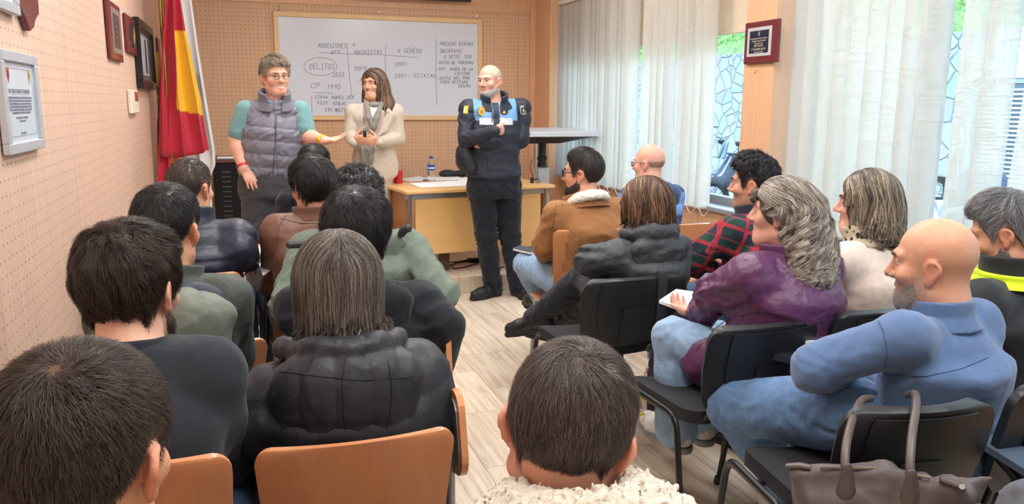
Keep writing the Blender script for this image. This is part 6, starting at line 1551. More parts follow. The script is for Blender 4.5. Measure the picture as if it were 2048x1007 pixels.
def man_softshell():
    g = sit('grey-haired man looking down in a black softshell with hi-vis yellow collar lining', 2010, 468, 2.56, 12, (34, -20, 0), group=GRIGHT, hs=1.05, skin='tan', lean=.06, bulk=1.14, sw=.21, face=True)
    body(g, .006); top(g, 'softshell_jacket', c_soft, e=.034, res=.008, fold=.008, ff=14)
    collar(g, c_soft, h=.075, r=.084, th=.010, tilt=.05, name='collar'); collar(g, c_hivis, h=.022, r=.100, th=.012, tilt=.0, name='collar_lining', drop=.015, flare=.015); lower(g, c_trou, res=.012); brows(g, (70, 60, 56)); lids(g, .9)
    beard(g, (128, 118, 112), .003, 900, cols=[(140, 132, 128), (96, 86, 80)], ln=.006)
    short_hair(g, .015, [(150, 150, 153), (118, 118, 121), (178, 178, 180), (92, 92, 95)], n=5500, ln=.030, lift=.2, rad=.0008, fwd=.8, mess=.3, fade=.06, topadd=.012, capcol=(122, 121, 124))
    return g
def knees():
    g = sit('person cut off by the bottom right corner, only dark grey trouser knees showing', 0, 0, 0, 10, hc=(1.62, .86, 1.20), group=GRIGHT, skin='tan', lean=.06)
    g.setw(knL=A(1915, 1062, 1.74), knR=A(2075, 1035, 1.64), wrL=V(1.45, 1.05, .62), wrR=V(1.80, 1.05, .62))
    for q in 'LR': g.J['an'+q] = g.J['kn'+q]*V(1, 1, 0)+UPZ*.095+g.f*.04; g.J['toe'+q] = g.J['an'+q]+g.f*.15-UPZ*.055
    body(g, .010); top(g, 'sweater', c_char, e=.02, res=.012); pants(g, fabric('slate trousers', (92, 94, 102), .85, (20, .3)), res=.007, fold=.007); shoes(g, c_shoe, c_sole, res=.010); short_hair(g, .014, DK, n=1200, capcol=(44, 38, 36))
    return g
# ------------------------------------------------------------------ the three speakers
def speaker_vest():
    Y = 5.72; P = lambda x, y, dy=0.: aty(x, y, Y+dy)
    g = stand('person in a grey quilted vest and teal polo shirt, one palm held out', P(551, 155), 182, (198, -2, 2), 0, hs=1.06, skin='pink', bulk=1.14, sw=.20, face=True)
    g.smile = 1; g.gaze = (.15, .0); g.armw = 1.3
    g.setw(shR=P(492, 222), elR=P(472, 281), wrR=P(487, 335, -.10), shL=P(600, 222), elL=P(614, 274, -.05), wrL=P(648, 281, -.22), nb=P(549, 205), pel=P(541, 362, .02), waist=P(544, 310), chest=P(546, 258))
    g.J['hipR'] = P(516, 372); g.J['hipL'] = P(568, 372); g.J['knR'] = P(513, 460); g.J['knL'] = P(572, 460)
    for q, x in (('R', 512), ('L', 575)): b = atz(x, 585, .10); g.J['an'+q] = V(g.J['kn'+q][0], Y+.02, .10); g.J['toe'+q] = g.J['an'+q]+g.f*.15-UPZ*.055
    body(g, .0045, hand_kw={'R': dict(d=P(512, 376, -.16)-P(487, 335, -.10), pn=V(-.1, .8, -.3), lat=P(520, 340)-P(500, 352)+V(0, -.05, 0), curl=(12, 18, 14), spread=.09, s=1.08), 'L': dict(d=P(690, 277, -.30)-P(648, 281, -.22), pn=UPZ+V(0, -.5, 0), lat=V(-.15, -.55, .6), curl=(8, 14, 12), spread=.16, s=1.08, thumb=(.8, .7, .3))})
    lids(g, .55); brows(g, (150, 122, 98), .003)
    vest = nylon('grey quilted nylon', (118, 116, 130), .40, (26, .5)); polo = fabric('teal pique', (116, 158, 160), .9, (14, .25), (900, .6)); 
    g.ab = [(1, 1), (1, 1), (.98, .95), (.94, .90), (.90, .86), (1, 1)]; top(g, 'polo_shirt', polo, e=.008, sleeve=.36, res=.006, fold=.003, arm=1.22); g.ab = None
    for q in 'LR':
        S_, E_ = g.J['sh'+q], g.J['el'+q]; c = S_+(E_-S_)*.70; MB().tube([c-unit(E_-S_)*.012, c+unit(E_-S_)*.012], [.0690, .0680], 24).build('sleeve_rib', fabric('teal rib', (98, 142, 146)), g.o)
    collar(g, polo, h=.044, r=.070, th=.006, tilt=.50, flare=.004, name='polo_collar', gap=.026)
    def arms(sh):
        for q in 'LR':
            S_, E_ = g.J['sh'+q], g.J['el'+q]; sg = 1 if q == 'R' else -1
            sh.rc(S_+(E_-S_)*.10+g.r*sg*.045, S_+(E_-S_)*.75+g.r*sg*.09, .075, .105, k=.015, kind='s')
    def vmod(P, h): return .010*(np.abs(np.sin(np.pi*(h/.088)))**.55-.6)
    J = g.J; sh = Shape(); up = unit(J['nb']-J['pel'])
    sh.loft([J['pel']+UPZ*.02, J['pel']+UPZ*.09, J['waist'], J['chest'], J['nb']-UPZ*.085, J['nb']-UPZ*.0], [(.205, .160), (.212, .168), (.212, .163), (.206, .155), (.165, .112), (.080, .072)], g.r, k=.03, pw=2.2, capr=.02, mod=vmod)
    for q in 'LR': sh.rc(J['nb']-UPZ*.03, J['sh'+q]*.86+J['nb']*.14-UPZ*.008, .062, .066, k=.06)
    arms(sh); n1 = g.hp(0, -.03, -.03); sh.rc(J['nb']-UPZ*.03, n1, .062, .080, k=.012, kind='s')
    # open neck: a notch down to the zip
    fr = J['nb']+g.f*.13; sh.rc(fr+UPZ*.03, fr-UPZ*.035, .038, .010, k=.01, kind='s')
    zx = lambda P: (P-J['chest'])@g.r
    sh.disp = lambda P: .005*(folds(P*V(1, 1, 1.8), 30, 4)-.55)-.006*np.exp(-(zx(P)/.006)**2)*(((P-J['chest'])@g.f) > 0)
    vs, fs = sh.mesh(.0048); v = raw_mesh('quilted_vest', vs, fs, vest, g.o)
    collar(g, vest, h=.078, r=.090, th=.012, tilt=.30, flare=.016, name='vest_collar', gap=.035, parent=v, res=.0045)
    pts = []
    for z in np.linspace(.0, 1., 20):
        p = (J['nb']-UPZ*.08)*(1-z)+(J['pel']+UPZ*.01)*z; d0 = p+g.f*.30
        for _ in range(40):
            d = sh.ev(d0[None])[0]
            if d < .001: break
            d0 = d0-g.f*d*.8
        pts.append(d0+g.f*.001)
    MB().tube(pts, .0045, 8).build('zip', plain('dark zip', (84, 82, 92), .4), v); MB().tube([pts[0], pts[0]+g.f*.006-UPZ*.03], .004, 8).build('zip_pull', m_chrome, v)
    pants(g, fabric('dark grey trousers', (74, 74, 80), .85, (14, .35)), res=.008, e=.020, wide=1.25, fold=.008); shoes(g, c_shoe, c_sole, res=.008)
    def bandr(q, t, mat, name, r=.036, w=.016, face=None):
        W, E_ = g.J['wr'+q], g.J['el'+q]; d = unit(W-E_); c = W-d*t; b = MB().tube([c-d*w*.6, c+d*w*.6], [r, r*.97], 22); o = b.build(name, mat, g.o)
        if face: n = unit(np.cross(d, UPZ)); n = n if n@V(0, -1, 0) > 0 else -n; MB().tube([c+n*(r-.004), c+n*(r+.007)], [face[0]]*2, 20).build('watch_face', face[1], o)
    bandr('R', .012, plain('red silicone', (206, 48, 62), .5), 'fitness_band', .0385, .013, (.011, plain('dark display', (40, 36, 44), .2)))
    bandr('L', .010, plain('yellow silicone', (228, 186, 20), .5), 'watch', .0400, .014, (.017, plain('yellow dial', (206, 160, 20), .3)))
    glasses(g, c_glm, rim=.0016, w=.024, hgt=.0145)
    short_hair(g, .016, [(190, 172, 150), (158, 140, 122), (212, 198, 180), (128, 112, 98)], n=6000, ln=.030, lift=.28, rad=.0009, fwd=.7, mess=.6, fade=.05, topadd=.010, down=.3, hl=dict(front=.068, temple=.03, side=-.012), capcol=(168, 149, 130))
    return g
def speaker_coat():
    Y = 6.62; P = lambda x, y, dy=0.: aty(x, y, Y+dy)
    g = stand('smiling woman in a long beige coat and grey scarf, hands clasped round a clicker', P(748, 170), 166, (136, 0, 0), PLZ, hs=1.04, skin='tan', female=True, bulk=.98, sw=.165, face=True)
    g.smile = 1
    g.setw(shR=P(707, 224), shL=P(792, 224), elR=P(701, 272, -.02), elL=P(797, 278, -.02), wrR=P(708, 284, -.22), wrL=P(757, 284, -.22), nb=P(749, 206), hipR=P(731, 345), hipL=P(756, 345), knR=P(732, 425), knL=P(754, 425))
    for q, x in (('R', 732), ('L', 754)): g.J['an'+q] = V(g.J['kn'+q][0], Y, PLZ+.10); g.J['toe'+q] = g.J['an'+q]+g.f*.15-UPZ*.06
    body(g, .0042, hand_kw={'R': dict(d=P(737, 275, -.30)-P(708, 284, -.22), pn=V(.2, .9, .1), lat=UPZ, curl=(24, 30, 22), s=1.0), 'L': dict(d=P(722, 277, -.31)-P(757, 284, -.22), pn=V(-.1, .95, .1), lat=UPZ, curl=(16, 22, 18), s=1.02)})
    lids(g, .75); brows(g, (74, 54, 44), .0026)
    coat = fabric('beige wool', (204, 190, 174), .95, (9, .15), (600, .6), sheen=.3); scarf = fabric('grey scarf', (150, 146, 138), .95, (40, .6), (700, .6))
    J = g.J
    top(g, 'shirt', fabric('white shirt', (236, 236, 238)), e=.008, sleeve=0, res=.007, fold=.003)
    def skirt(sh):
        sh.loft([P(742, 436, .03), P(742, 380, .03), P(744, 330, .02), P(747, 290, .01)], [(.172, .150), (.166, .142), (.160, .130), (.146, .118)], g.r, k=.06, pw=2.2, capr=.012)
        # front opening of the coat, showing the scarf and shirt
        f0 = J['nb']+g.f*.16-UPZ*.01; f1 = J['waist']+g.f*.150+UPZ*.07; sh.rc(f0, f1, .064, .018, k=.008, kind='s', squash=(g.f, 1.6))
    top(g, 'coat', coat, e=.020, res=.0052, fold=.0028, ff=11, extra=skirt, arm=1.0)
    sh = g.topshape
    def onfront(x, y, off=.004):
        p = P(x, y, -.6); d_ = unit(P(x, y, 0)-p)
        for _ in range(60):
            d = sh.ev(p[None])[0]
            if d < off: break
            p = p+d_*d*.8
        return p
    for nm, pts in (('lapel', [(722, 212), (716, 232), (722, 255), (730, 268)]), ('lapel', [(772, 214), (778, 232), (768, 256), (756, 272)])):
        q = [onfront(*a) for a in pts]; s2 = Shape(); s2.chain([p-g.f*.0+g.f*.006 for p in q], [.018, .036, .030, .010], k=.010, squash=(g.f, .34)); vs, fs = s2.mesh(.0045); raw_mesh(nm, vs, fs, coat, g.o)
    for q in 'LR':
        W, E_ = J['wr'+q], J['el'+q]; d = unit(W-E_); MB().tube([W-d*.055, W-d*.012], [.044, .047], 22).build('coat_cuff', coat, g.o); MB().tube([W-d*.03, W+d*.004], [.034, .033], 18).build('inner_cuff', c_black, g.o)
    s2 = Shape()
    ring = [J['nb']+g.r*.066*math.sin(a)+g.f*(.050*math.cos(a)+.012)+UPZ*(.020-.035*math.cos(a)) for a in np.linspace(0, 2*math.pi, 15)]
    s2.chain(ring, [.016]*15, k=.02)
    k0 = J['nb']+g.f*.115-UPZ*.12
    s2.chain([J['nb']+g.r*.06+g.f*.07-UPZ*.01, k0+g.r*.034, k0+g.r*.01-UPZ*.06], [.020, .021, .020], k=.012); s2.chain([J['nb']-g.r*.06+g.f*.07-UPZ*.01, k0-g.r*.022, k0-UPZ*.06], [.020, .021, .020], k=.012)
    for x0, x1, yb in ((731, 727, 334), (741, 741, 322)):
        q = [k0-UPZ*.06, onfront(x0, 262, .012), onfront(x1, 300, .012), onfront(x1, yb, .012)]; s2.chain(q, [.021, .022, .025, .026], k=.012, squash=(g.f, .55))
    s2.disp = lambda P_: .006*(folds(P_*V(2.2, 2.2, .5), 34, 6)-.5)
    vs, fs = s2.mesh(.0045); raw_mesh('scarf', vs, fs, scarf, g.o)
    g.bulk = .78; pants(g, fabric('grey trousers', (78, 78, 84)), res=.010, e=.006); shoes(g, c_shoe, c_sole, res=.009)
    cols = [(122, 94, 76), (94, 72, 60), (152, 122, 98), (184, 154, 128), (74, 58, 50)]
    def bl(sh):
        sh.ell(g.hp(0, -.015, .0), (.086, .104, .11), g.HR, .03); sh.ell(g.hp(-.050, -.050, -.10), (.062, .075, .125), g.HR, .05); sh.ell(g.hp(-.085, -.055, -.185), (.050, .078, .075), g.HR, .05); sh.ell(g.hp(.055, .0, -.125), (.045, .055, .11), g.HR, .04)
        sh.ell(g.hp(-.03, -.085, -.17), (.085, .06, .09), g.HR, .05)
    long_hair(g, bl, cols, n=6000, steps=20, length=.46, rad=.0012, part=(.0,), zend=float(P(780, 230)[2]), endjit=.04, jit=.07, mess=.12, res=.005, clump=500, cwid=.0055, capcol=(92, 70, 58))
    q = P(729, 269, -.335); c = MB(); c.box(q+V(-.012, -.012, -.02), q+V(.016, .012, .03), .006); o = tag(c.build('presentation_clicker', m_black, loc=q), 'small black clicker held in the clasped hands of the beige coat', 'remote')
    return g
def speaker_police():
    Y = 5.88; P = lambda x, y, dy=0.: aty(x, y, Y+dy)
    g = stand('bald grey-bearded policeman in a navy and light blue jacket with folded arms', P(979, 163), 172, (128, -4, 0), 0, hs=1.04, skin='pink', bulk=1.12, sw=.20, face=True)
    g.gaze = (-.1, -.05)
    g.setw(shR=P(938, 219), shL=P(1042, 217), elR=P(930, 280, -.06), elL=P(1043, 281, -.06), wrR=P(990, 262, -.30), wrL=P(966, 286, -.17), nb=P(987, 204), pel=P(987, 368), waist=P(987, 320), chest=P(988, 262), hipR=P(965, 376), hipL=P(1016, 376), knR=P(972, 470), knL=P(1020, 470))
    aR = atz(967, 577, .0); aL = atz(1022, 581, .0); g.J['anR'] = V(aR[0], 5.90, .095); g.J['anL'] = V(aL[0], 5.86, .095)
    g.J['toeR'] = g.J['anR']+unit(V(-.85, -.45, 0))*.15-UPZ*.055; g.J['toeL'] = g.J['anL']+unit(V(.10, -1, 0))*.15-UPZ*.055
    body(g, .0042, hand_kw={'R': dict(d=P(1014, 258, -.22)-P(990, 262, -.30), pn=V(.15, .95, .1), lat=UPZ, curl=(30, 60, 45), s=1.05, thumb=(.25, .9, .1)), 'L': dict(d=P(944, 295, -.05)-P(966, 286, -.17), pn=V(0, .9, .2), lat=UPZ, curl=(30, 40, 30), s=1.05)}, neck=.062)
    lids(g, .65); brows(g, (150, 132, 118), .003)
    navy = nylon('police navy cloth', (38, 43, 58), .6, (20, .45), (700, .3)); J = g.J; zy = float(P(985, 241, -.14)[2])
    def pcol(v):
        l = v-J['nb']; z = v[:, 2]; x = l@g.r; fb = l@g.f
        base = np.tile(lin((38, 43, 58)), (len(v), 1)); yoke = (z > zy)&(np.abs(x) < .165)
        mid = (np.abs(x) < .024) & (fb > 0)
        base[yoke & ~mid] = lin((112, 164, 214))
        pat = (z > zy-.030) & (z < zy+.018) & (np.abs(x) < .125) & ~mid & (fb > 0); base[pat] = lin((206, 212, 226))
        return base
    def waistrib(sh): sh.loft([J['pel']+UPZ*.045, J['pel']+UPZ*.10], [(.190, .148), (.196, .153)], g.r, k=.012, pw=2.2, capr=.012)
    # torso and sleeves are two panels so that the light blue yoke stays on the chest
    top(g, 'jacket_body', plain('jacket cloth', (255, 255, 255), .6, attr=True, bump=(20, .4), bdist=.010), e=.040, hem=-.05, sleeve=0, res=.0042, fold=.007, ff=16, colf=pcol, extra=waistrib, shd=.006)
    jb = g.topshape; arms = []
    for q in 'LR':
        sh = Shape(); arms.append(sh); S_, E_, W = J['sh'+q], J['el'+q], J['wr'+q]
        sg = 1 if q == 'R' else -1
        sh.rc(S_+g.r*sg*.004, S_+(E_-S_)*.3+g.r*sg*.002, .060, .066, k=.02); sh.rc(S_+(E_-S_)*.3+g.r*sg*.002, E_, .066, .058, k=.03); sh.rc(E_, E_+(W-E_)*.85, .058, .046, k=.014); sh.rc(E_+(W-E_)*.84, W, .043, .039, k=.006)
        sh.disp = lambda Q: .009*(folds(Q*V(1, 1, 1.4), 19, 3)-.55)*(.5+1.2*np.exp(-np.sum((Q-J['elL'])**2, 1)/.02)+1.2*np.exp(-np.sum((Q-J['elR'])**2, 1)/.02))
    for sh in arms: vs, fs = sh.mesh(.005); raw_mesh('sleeve', vs, fs, navy, g.o)
    collar(g, navy, h=.070, r=.090, th=.012, tilt=.35, flare=.028, gap=.030, name='jacket_collar', res=.0045)
    def onfront(x, y, off=.003, shp=None):
        p = P(x, y, -.7); d_ = unit(P(x, y, 0)-p)
        for _ in range(60):
            d = min(jb.ev(p[None])[0], arms[0].ev(p[None])[0], arms[1].ev(p[None])[0])
            if d < off: break
            p = p+d_*d*.8
        return p
    def badge(x, y, outline, mat, name, th=.005, par=None, sc=1., nrm=None):
        c = onfront(x, y); n = unit(nrm if nrm is not None else V(-.1, -1, .15)); u = unit(np.cross(UPZ, n)); w = np.cross(n, u)
        return MB().prism([(a*sc, b*sc) for a, b in outline], u, w, c-n*.004, n*(th+.004)).build(name, mat, par or g.o, smooth=False), c, u, w, n
    gold = plain('gilt badge', (196, 156, 72), .35, .6); star = [((.024 if k % 2 else .031)*math.sin(k*math.pi/8), (.028 if k % 2 else .036)*math.cos(k*math.pi/8)) for k in range(16)]
    o, c, u, w, n = badge(963, 223, [(a*1.12, b*1.12) for a, b in star], m_black, 'badge_backing', .003); o2 = MB().prism(star, u, w, c+n*.003, n*.005).build('gold_badge', gold, o, smooth=False)
    MB().prism([(.011*math.cos(a), .013*math.sin(a)-.003) for a in np.linspace(0, 6.28, 20)[:-1]], u, w, c+n*.008, n*.002).build('badge_centre', plain('badge bronze', (150, 112, 52), .4, .5), o2, smooth=False); MB().prism([(-.010, .026), (.010, .026), (.013, .040), (.005, .036), (0, .043), (-.005, .036), (-.013, .040)], u, w, c+n*.003, n*.004).build('crown', gold, o2, smooth=False)
    o, c, u, w, n = badge(1008, 224, [(.030*math.cos(a), .023*math.sin(a)) for a in np.linspace(0, 6.28, 26)[:-1]], m_black, 'round_patch', .004)
    MB().prism([(-.014, -.008), (-.006, -.010), (0, -.012), (.006, -.010), (.014, -.008), (.010, .002), (.003, .010), (0, .013), (-.003, .010), (-.010, .002)], u, w, c+n*.004, n*.002).build('gold_emblem', gold, o, smooth=False)
    o, c, u, w, n = badge(1046, 220, rrect(.052, .068, .010), plain('patch silver', (176, 178, 180), .6), 'sleeve_patch', .004, nrm=V(.35, -.9, .15)); MB().prism(rrect(.042, .044, .006), u, w-UPZ*0, c-w*.004+n*.004, n*.0015).build('patch_field', plain('patch dark', (44, 46, 54), .6), o, smooth=False)
    text_lines([('POLICIA', .0105, .026)], u, w, c+n*.0046, plain('patch letter', (60, 62, 70), .6), g.o, name='patch_lettering') if False else None
    MB().prism([(-.004, -.016), (.006, -.018), (.010, 0), (.004, .014), (-.003, .016), (-.009, .004)], u, w, c-w*.004+n*.0055, n*.001).build('patch_emblem', plain('patch silver', (176, 178, 180), .6), o, smooth=False)
    o, c, u, w, n = badge(932, 220, [(-.018, .030), (.020, .034), (.016, -.028), (-.020, -.022)], plain('yellow patch', (214, 214, 50), .6), 'flag_patch', .004, nrm=V(-.75, -.6, .15)); MB().prism([(-.016, .028), (-.006, .029), (-.008, -.024), (-.018, -.021)], u, w, c+n*.004, n*.0012).build('patch_stripe', plain('patch pale', (226, 228, 230), .6), o, smooth=False)
    pts = [onfront(x, y, .0025) for x, y in ((986, 212), (985, 228), (984, 244))]; MB().tube(pts, .004, 8).build('zip', m_dark, g.o)
    pts = [onfront(x, y, .0025) for x, y in ((974, 308), (974, 322), (974, 340))]; MB().tube(pts, .0035, 8).build('placket_edge', navy, g.o)
    for y in (310, 346): MB().tube([onfront(980, y, .001), onfront(980, y, .004)], .006, 12).build('snap_button', plain('snap', (70, 76, 92), .3, .5), g.o)
    top(g, 'shirt', c_black, e=.010, sleeve=0, res=.008, fold=.003)
    pants(g, fabric('navy uniform trousers', (28, 31, 42), .8, (16, .35)), res=.0055, e=.016, fold=.009, wide=1.12, flare=1.10, hemz=.03); shoes(g, c_shoe, c_sole, res=.0045, s=1.08)
    for q in 'LR':
        lace = MB()
        a_, t_ = g.J['an'+q], g.J['toe'+q]; d = unit((t_-a_)*V(1, 1, 0)); lt = np.cross(d, UPZ)
        for k in range(4): c = a_+d*(.055+.018*k)+UPZ*(.012-.011*k); lace.tube([c-lt*.022, c+UPZ*.006, c+lt*.022], .003, 6)
        lace.build('shoe_lace', c_black, g.o)
    short_hair(g, .003, [(206, 200, 196), (176, 166, 160)], n=1600, ln=.006, lift=.2, rad=.0007, fade=.05, hl=dict(front=.085, temple=.05), bald=lambda l: sss(.115, .06, l[:, 2]+np.clip(l[:, 1], -.02, 1)*.55), capcol=(206, 178, 164), topadd=0)
    beard(g, (190, 182, 176), .0035, 1300, cols=[(204, 198, 192), (168, 156, 148), (226, 222, 218)], ln=.010)
    # black folded bag tucked under the right arm
    c0 = P(931, 318, -.02); s2 = Shape(); s2.ell(c0, (.075, .09, .095), rotx(.3), .02); s2.rc(c0+V(-.02, -.02, .06), c0+V(.03, -.06, -.07), .055, .05, k=.03); s2.disp = lambda Q: .006*(folds(Q, 22, 3)-.5)
    vs, fs = s2.mesh(.006); o = wempty('tucked_bag', c0, 'black folded bag held under the right arm of the policeman', 'bag'); raw_mesh('body', vs, fs, nylon('black bag cloth', (30, 32, 40), .6), o); o.name = 'arm_bag'
    MB().tube([c0+V(.02, -.08, -.06), c0+V(.07, -.10, -.10), c0+V(.12, -.06, -.13)], .006, 8).build('strap', m_black, o)
    # red lanyard from the hip pocket
    q = [P(1040, 372, .02), P(1041, 400, .0), P(1039, 430, .0), P(1036, 452, .0), P(1039, 458, 0), P(1042, 440, 0), P(1042, 405, .0)]
    o = tag(MB().tube(spline(q), .007, 8, True, flat=.35).build('lanyard', plain('red ribbon', (196, 60, 48), .6), loc=q[0]), 'red lanyard hanging from the left hip pocket of the policeman', 'lanyard')
    return g
# ------------------------------------------------------------------ bags, books and shoes beside the chairs
def leaf_of(name, label, cat, quad, z, th, mat, cover=None, group=None):
    return sheet_on(name, label, quad, z, cat, mat, group, th)
def extras():
    # booklet on the plum jacket's lap
    a = A(1318, 606, 3.10); b = A(1352, 583, 3.28); c = A(1400, 590, 3.28); d = A(1388, 632, 3.05); m = MB(); ce = (a+b+c+d)/4
    m.add([a, b, c, d]+[q+UPZ*.012 for q in (a, b, c, d)], [(3, 2, 1, 0), (4, 5, 6, 7), (0, 1, 5, 4), (1, 2, 6, 5), (2, 3, 7, 6), (3, 0, 4, 7)]); o = m.build('booklet', m_paper, smooth=False, loc=ce); tag(o, 'open white booklet on the lap of the woman in the plum jacket', 'booklet')
    tx = MB(); pr = plain('pale red print', (226, 176, 176), .8)
    for k in range(5):
        u0 = a+(b-a)*(.30+.11*k)+(d-a)*.22+UPZ*.0125; u1 = u0+(d-a)*(.5 if k != 2 else .36); wv = unit(b-a)*.004; tx.add([u0, u1, u1+wv, u0+wv], [(0, 1, 2, 3)])
    t_ = tx.build('print', pr, None, smooth=False, loc=ce); t_.parent = o; t_.location = (0, 0, 0)
    # notebook on the caramel jacket's knee
    a, b, c, d = A(1026, 500, 4.62), A(1040, 494, 4.75), A(1082, 502, 4.70), A(1060, 508, 4.5); m = MB(); ce = (a+b+c+d)/4
    m.add([a, b, c, d]+[q+UPZ*.010 for q in (a, b, c, d)], [(3, 2, 1, 0), (4, 5, 6, 7), (0, 1, 5, 4), (1, 2, 6, 5), (2, 3, 7, 6), (3, 0, 4, 7)]); o = m.build('notebook', m_paper, smooth=False, loc=ce); tag(o, 'slim notebook resting on the knee of the man in the caramel jacket', 'notebook')
    m = MB(); e = .012; m.add([q+UPZ*.0105 for q in (a, b, c, d)]+[q+UPZ*.013 for q in (a, b, c, d)], [(3, 2, 1, 0), (4, 5, 6, 7), (0, 1, 5, 4), (1, 2, 6, 5), (2, 3, 7, 6), (3, 0, 4, 7)]); k = m.build('cover', plain('slate cover', (60, 64, 74), .5), None, smooth=False, loc=ce); k.parent = o; k.location = (0, 0, 0)
    # papers on writing boards
    ch = [o for o in bpy.data.objects if o.name.startswith('writing_tablet')]
    sheet_on('paper_sheet', 'two white sheets on the writing board beside the navy puffer jacket', [(506, 494), (541, 494), (540, 542), (526, 552)], .783, 'paper', m_paper, None, .004)
    # writing board with white pad between the cream blazer and the blue fleece
    o = wempty('tablet_board', A(1600, 690, 2.5), 'dark flip-up writing board with white pad between the blue fleece and the cream blazer', 'writing board')
    a, b, c, d = A(1548, 708, 2.52), A(1600, 690, 2.66), A(1680, 700, 2.66), A(1640, 735, 2.5); m = MB(); m.add([q-UPZ*.018 for q in (a, b, c, d)]+[a, b, c, d], [(3, 2, 1, 0), (4, 5, 6, 7), (0, 1, 5, 4), (1, 2, 6, 5), (2, 3, 7, 6), (3, 0, 4, 7)]); m.build('board', m_black, o, smooth=False)
    MB().tube(arc_pts([A(1600, 712, 2.6)-UPZ*.02, A(1600, 760, 2.62), A(1640, 775, 2.64)], .03), .012, 8).build('arm', m_blackm, o)
    a, b, c, d = A(1590, 679, 2.60), A(1612, 672, 2.70), A(1662, 676, 2.70), A(1640, 690, 2.58); ce = (a+b+c+d)/4; m = MB(); m.add([q-UPZ*.004 for q in (a, b, c, d)]+[q+UPZ*.006 for q in (a, b, c, d)], [(3, 2, 1, 0), (4, 5, 6, 7), (0, 1, 5, 4), (1, 2, 6, 5), (2, 3, 7, 6), (3, 0, 4, 7)]); tag(m.build('writing_pad', m_paper, smooth=False, loc=ce), 'white pad on the dark writing board beside the blue fleece elbow', 'notepad')
    # grey writing board and spiral pad at the right edge
    zb = .66; c4 = [atz(x, y, zb) for x, y in ((1938, 868), (1985, 852), (2090, 868), (2090, 945), (2050, 938))]; o = wempty('desk_board', c4[0], 'grey laminate writing board cut by the right edge under the spiral pad', 'writing board')
    m = MB(); n = len(c4); m.add([q for q in c4]+[q-UPZ*.018 for q in c4], [tuple(range(n)), tuple(range(n, 2*n))[::-1]]+[(i, n+i, n+(i+1) % n, (i+1) % n) for i in range(n)]); m.build('board', plain('blue grey laminate', (92, 104, 124), .35), o, smooth=False)
    MB().tube(arc_pts([atz(2000, 890, zb)-UPZ*.03, atz(2060, 930, zb)-UPZ*.06, V(1.72, 1.0, .44)], .05), .013, 8).build('arm', m_blackm, o)
    P = [atz(x, y, zb+.012) for x, y in ((1984, 834), (2050, 800), (2110, 830), (2060, 868))]; ce = sum(P)/4; o = wempty('spiral_notebook', ce, 'white spiral notebook on the grey writing board at the right edge', 'notebook')
    m = MB(); m.add([q-UPZ*.010 for q in P]+P, [(3, 2, 1, 0), (4, 5, 6, 7), (0, 1, 5, 4), (1, 2, 6, 5), (2, 3, 7, 6), (3, 0, 4, 7)]); m.build('pages', m_paper, o, smooth=False)
    sp = MB()
    for k in range(24):
        c = P[0]+(P[3]-P[0])*(k+.5)/24-UPZ*.004; d = unit(P[3]-P[0]); u = unit(np.cross(d, UPZ)); sp.tube([c+u*.007*math.cos(a)+UPZ*.008*math.sin(a) for a in np.linspace(0, 6.28, 9)], .0011, 5, False)
    sp.build('spiral', m_blackm, o)
    # taupe tote hanging behind the blue fleece
    taupe = nylon('taupe nylon', (96, 86, 86), .6, (14, .4), (900, .3)); lea = plain('taupe leather', (84, 72, 68), .42, bump=(200, .15))
    c = A(1765, 905, 1.78); r = unit(A(1900, 900, 1.74)-A(1600, 900, 1.82)); u = UPZ; f = np.cross(u, r); o = wempty('tote_bag', c, 'taupe nylon tote bag hanging by long handles from the black chair of the bald man', 'bag')
    sh = Shape(); Rm = np.stack([r, unit(np.cross(UPZ, r)), UPZ], 1)
    tl, tr = A(1600, 822+ 18, 1.80), A(1925, 978-18, 1.70)
    sh.loft([A(1772, 1200, 1.80), A(1768, 1080, 1.79), A(1766, 985, 1.77), A(1764, 950, 1.77)], [(.150, .085), (.165, .080), (.185, .045), (.190, .012)], r, k=.02, pw=2.6, capr=.01)
    sh.rc(A(1760, 952, 1.77), A(1604, 940, 1.82), .026, .008, k=.04); sh.rc(A(1770, 960, 1.76), A(1905, 980, 1.70), .026, .012, k=.05)
    sh.disp = lambda Q: .008*(folds(Q*V(1.3, 1.3, .8), 20, 5)-.5)
    vs, fs = sh.mesh(.005); raw_mesh('bag_body', vs, fs, taupe, o)
    MB().tube([A(1574, 931, 1.83), A(1600, 930, 1.81), A(1622, 934, 1.80)], [.010, .012, .010], 10, flat=.6).build('zip_tab', lea, o); MB().tube([A(1880, 955, 1.70), A(1932, 975, 1.68)], .012, 10, flat=.5).build('zip_tab', lea, o); MB().tube([A(1922, 971, 1.675), A(1924, 972, 1.668)], .006, 12).build('rivet', m_chrome, o)
    MB().tube([A(1640, 934, 1.785), A(1750, 936, 1.755), A(1860, 955, 1.71)], .004, 8).build('zip', plain('zip brass', (120, 112, 100), .4, .5), o)
    def handle(pts, name): return MB().tube(spline([A(*p) for p in pts], 8), .0095, 10).build(name, lea, o)
    h1 = handle([(1694, 968, 1.70), (1690, 925, 1.72), (1694, 880, 1.76), (1708, 830, 1.84), (1724, 800, 1.92), (1742, 796, 1.98)], 'handle'); h2 = handle([(1822, 985, 1.67), (1820, 930, 1.69), (1824, 870, 1.74), (1832, 815, 1.82), (1830, 788, 1.90), (1816, 790, 1.98)], 'handle')
    for (x, y, d), h in (((1693, 962, 1.69), h1), ((1821, 975, 1.66), h2)):
        p = A(x, y, d); s2 = Shape(); s2.rc(p+UPZ*.03, p-UPZ*.02, .012, .022, k=.01, squash=(FWD, .35)); vs, fs = s2.mesh(.003); raw_mesh('handle_base', vs, fs, lea, h)
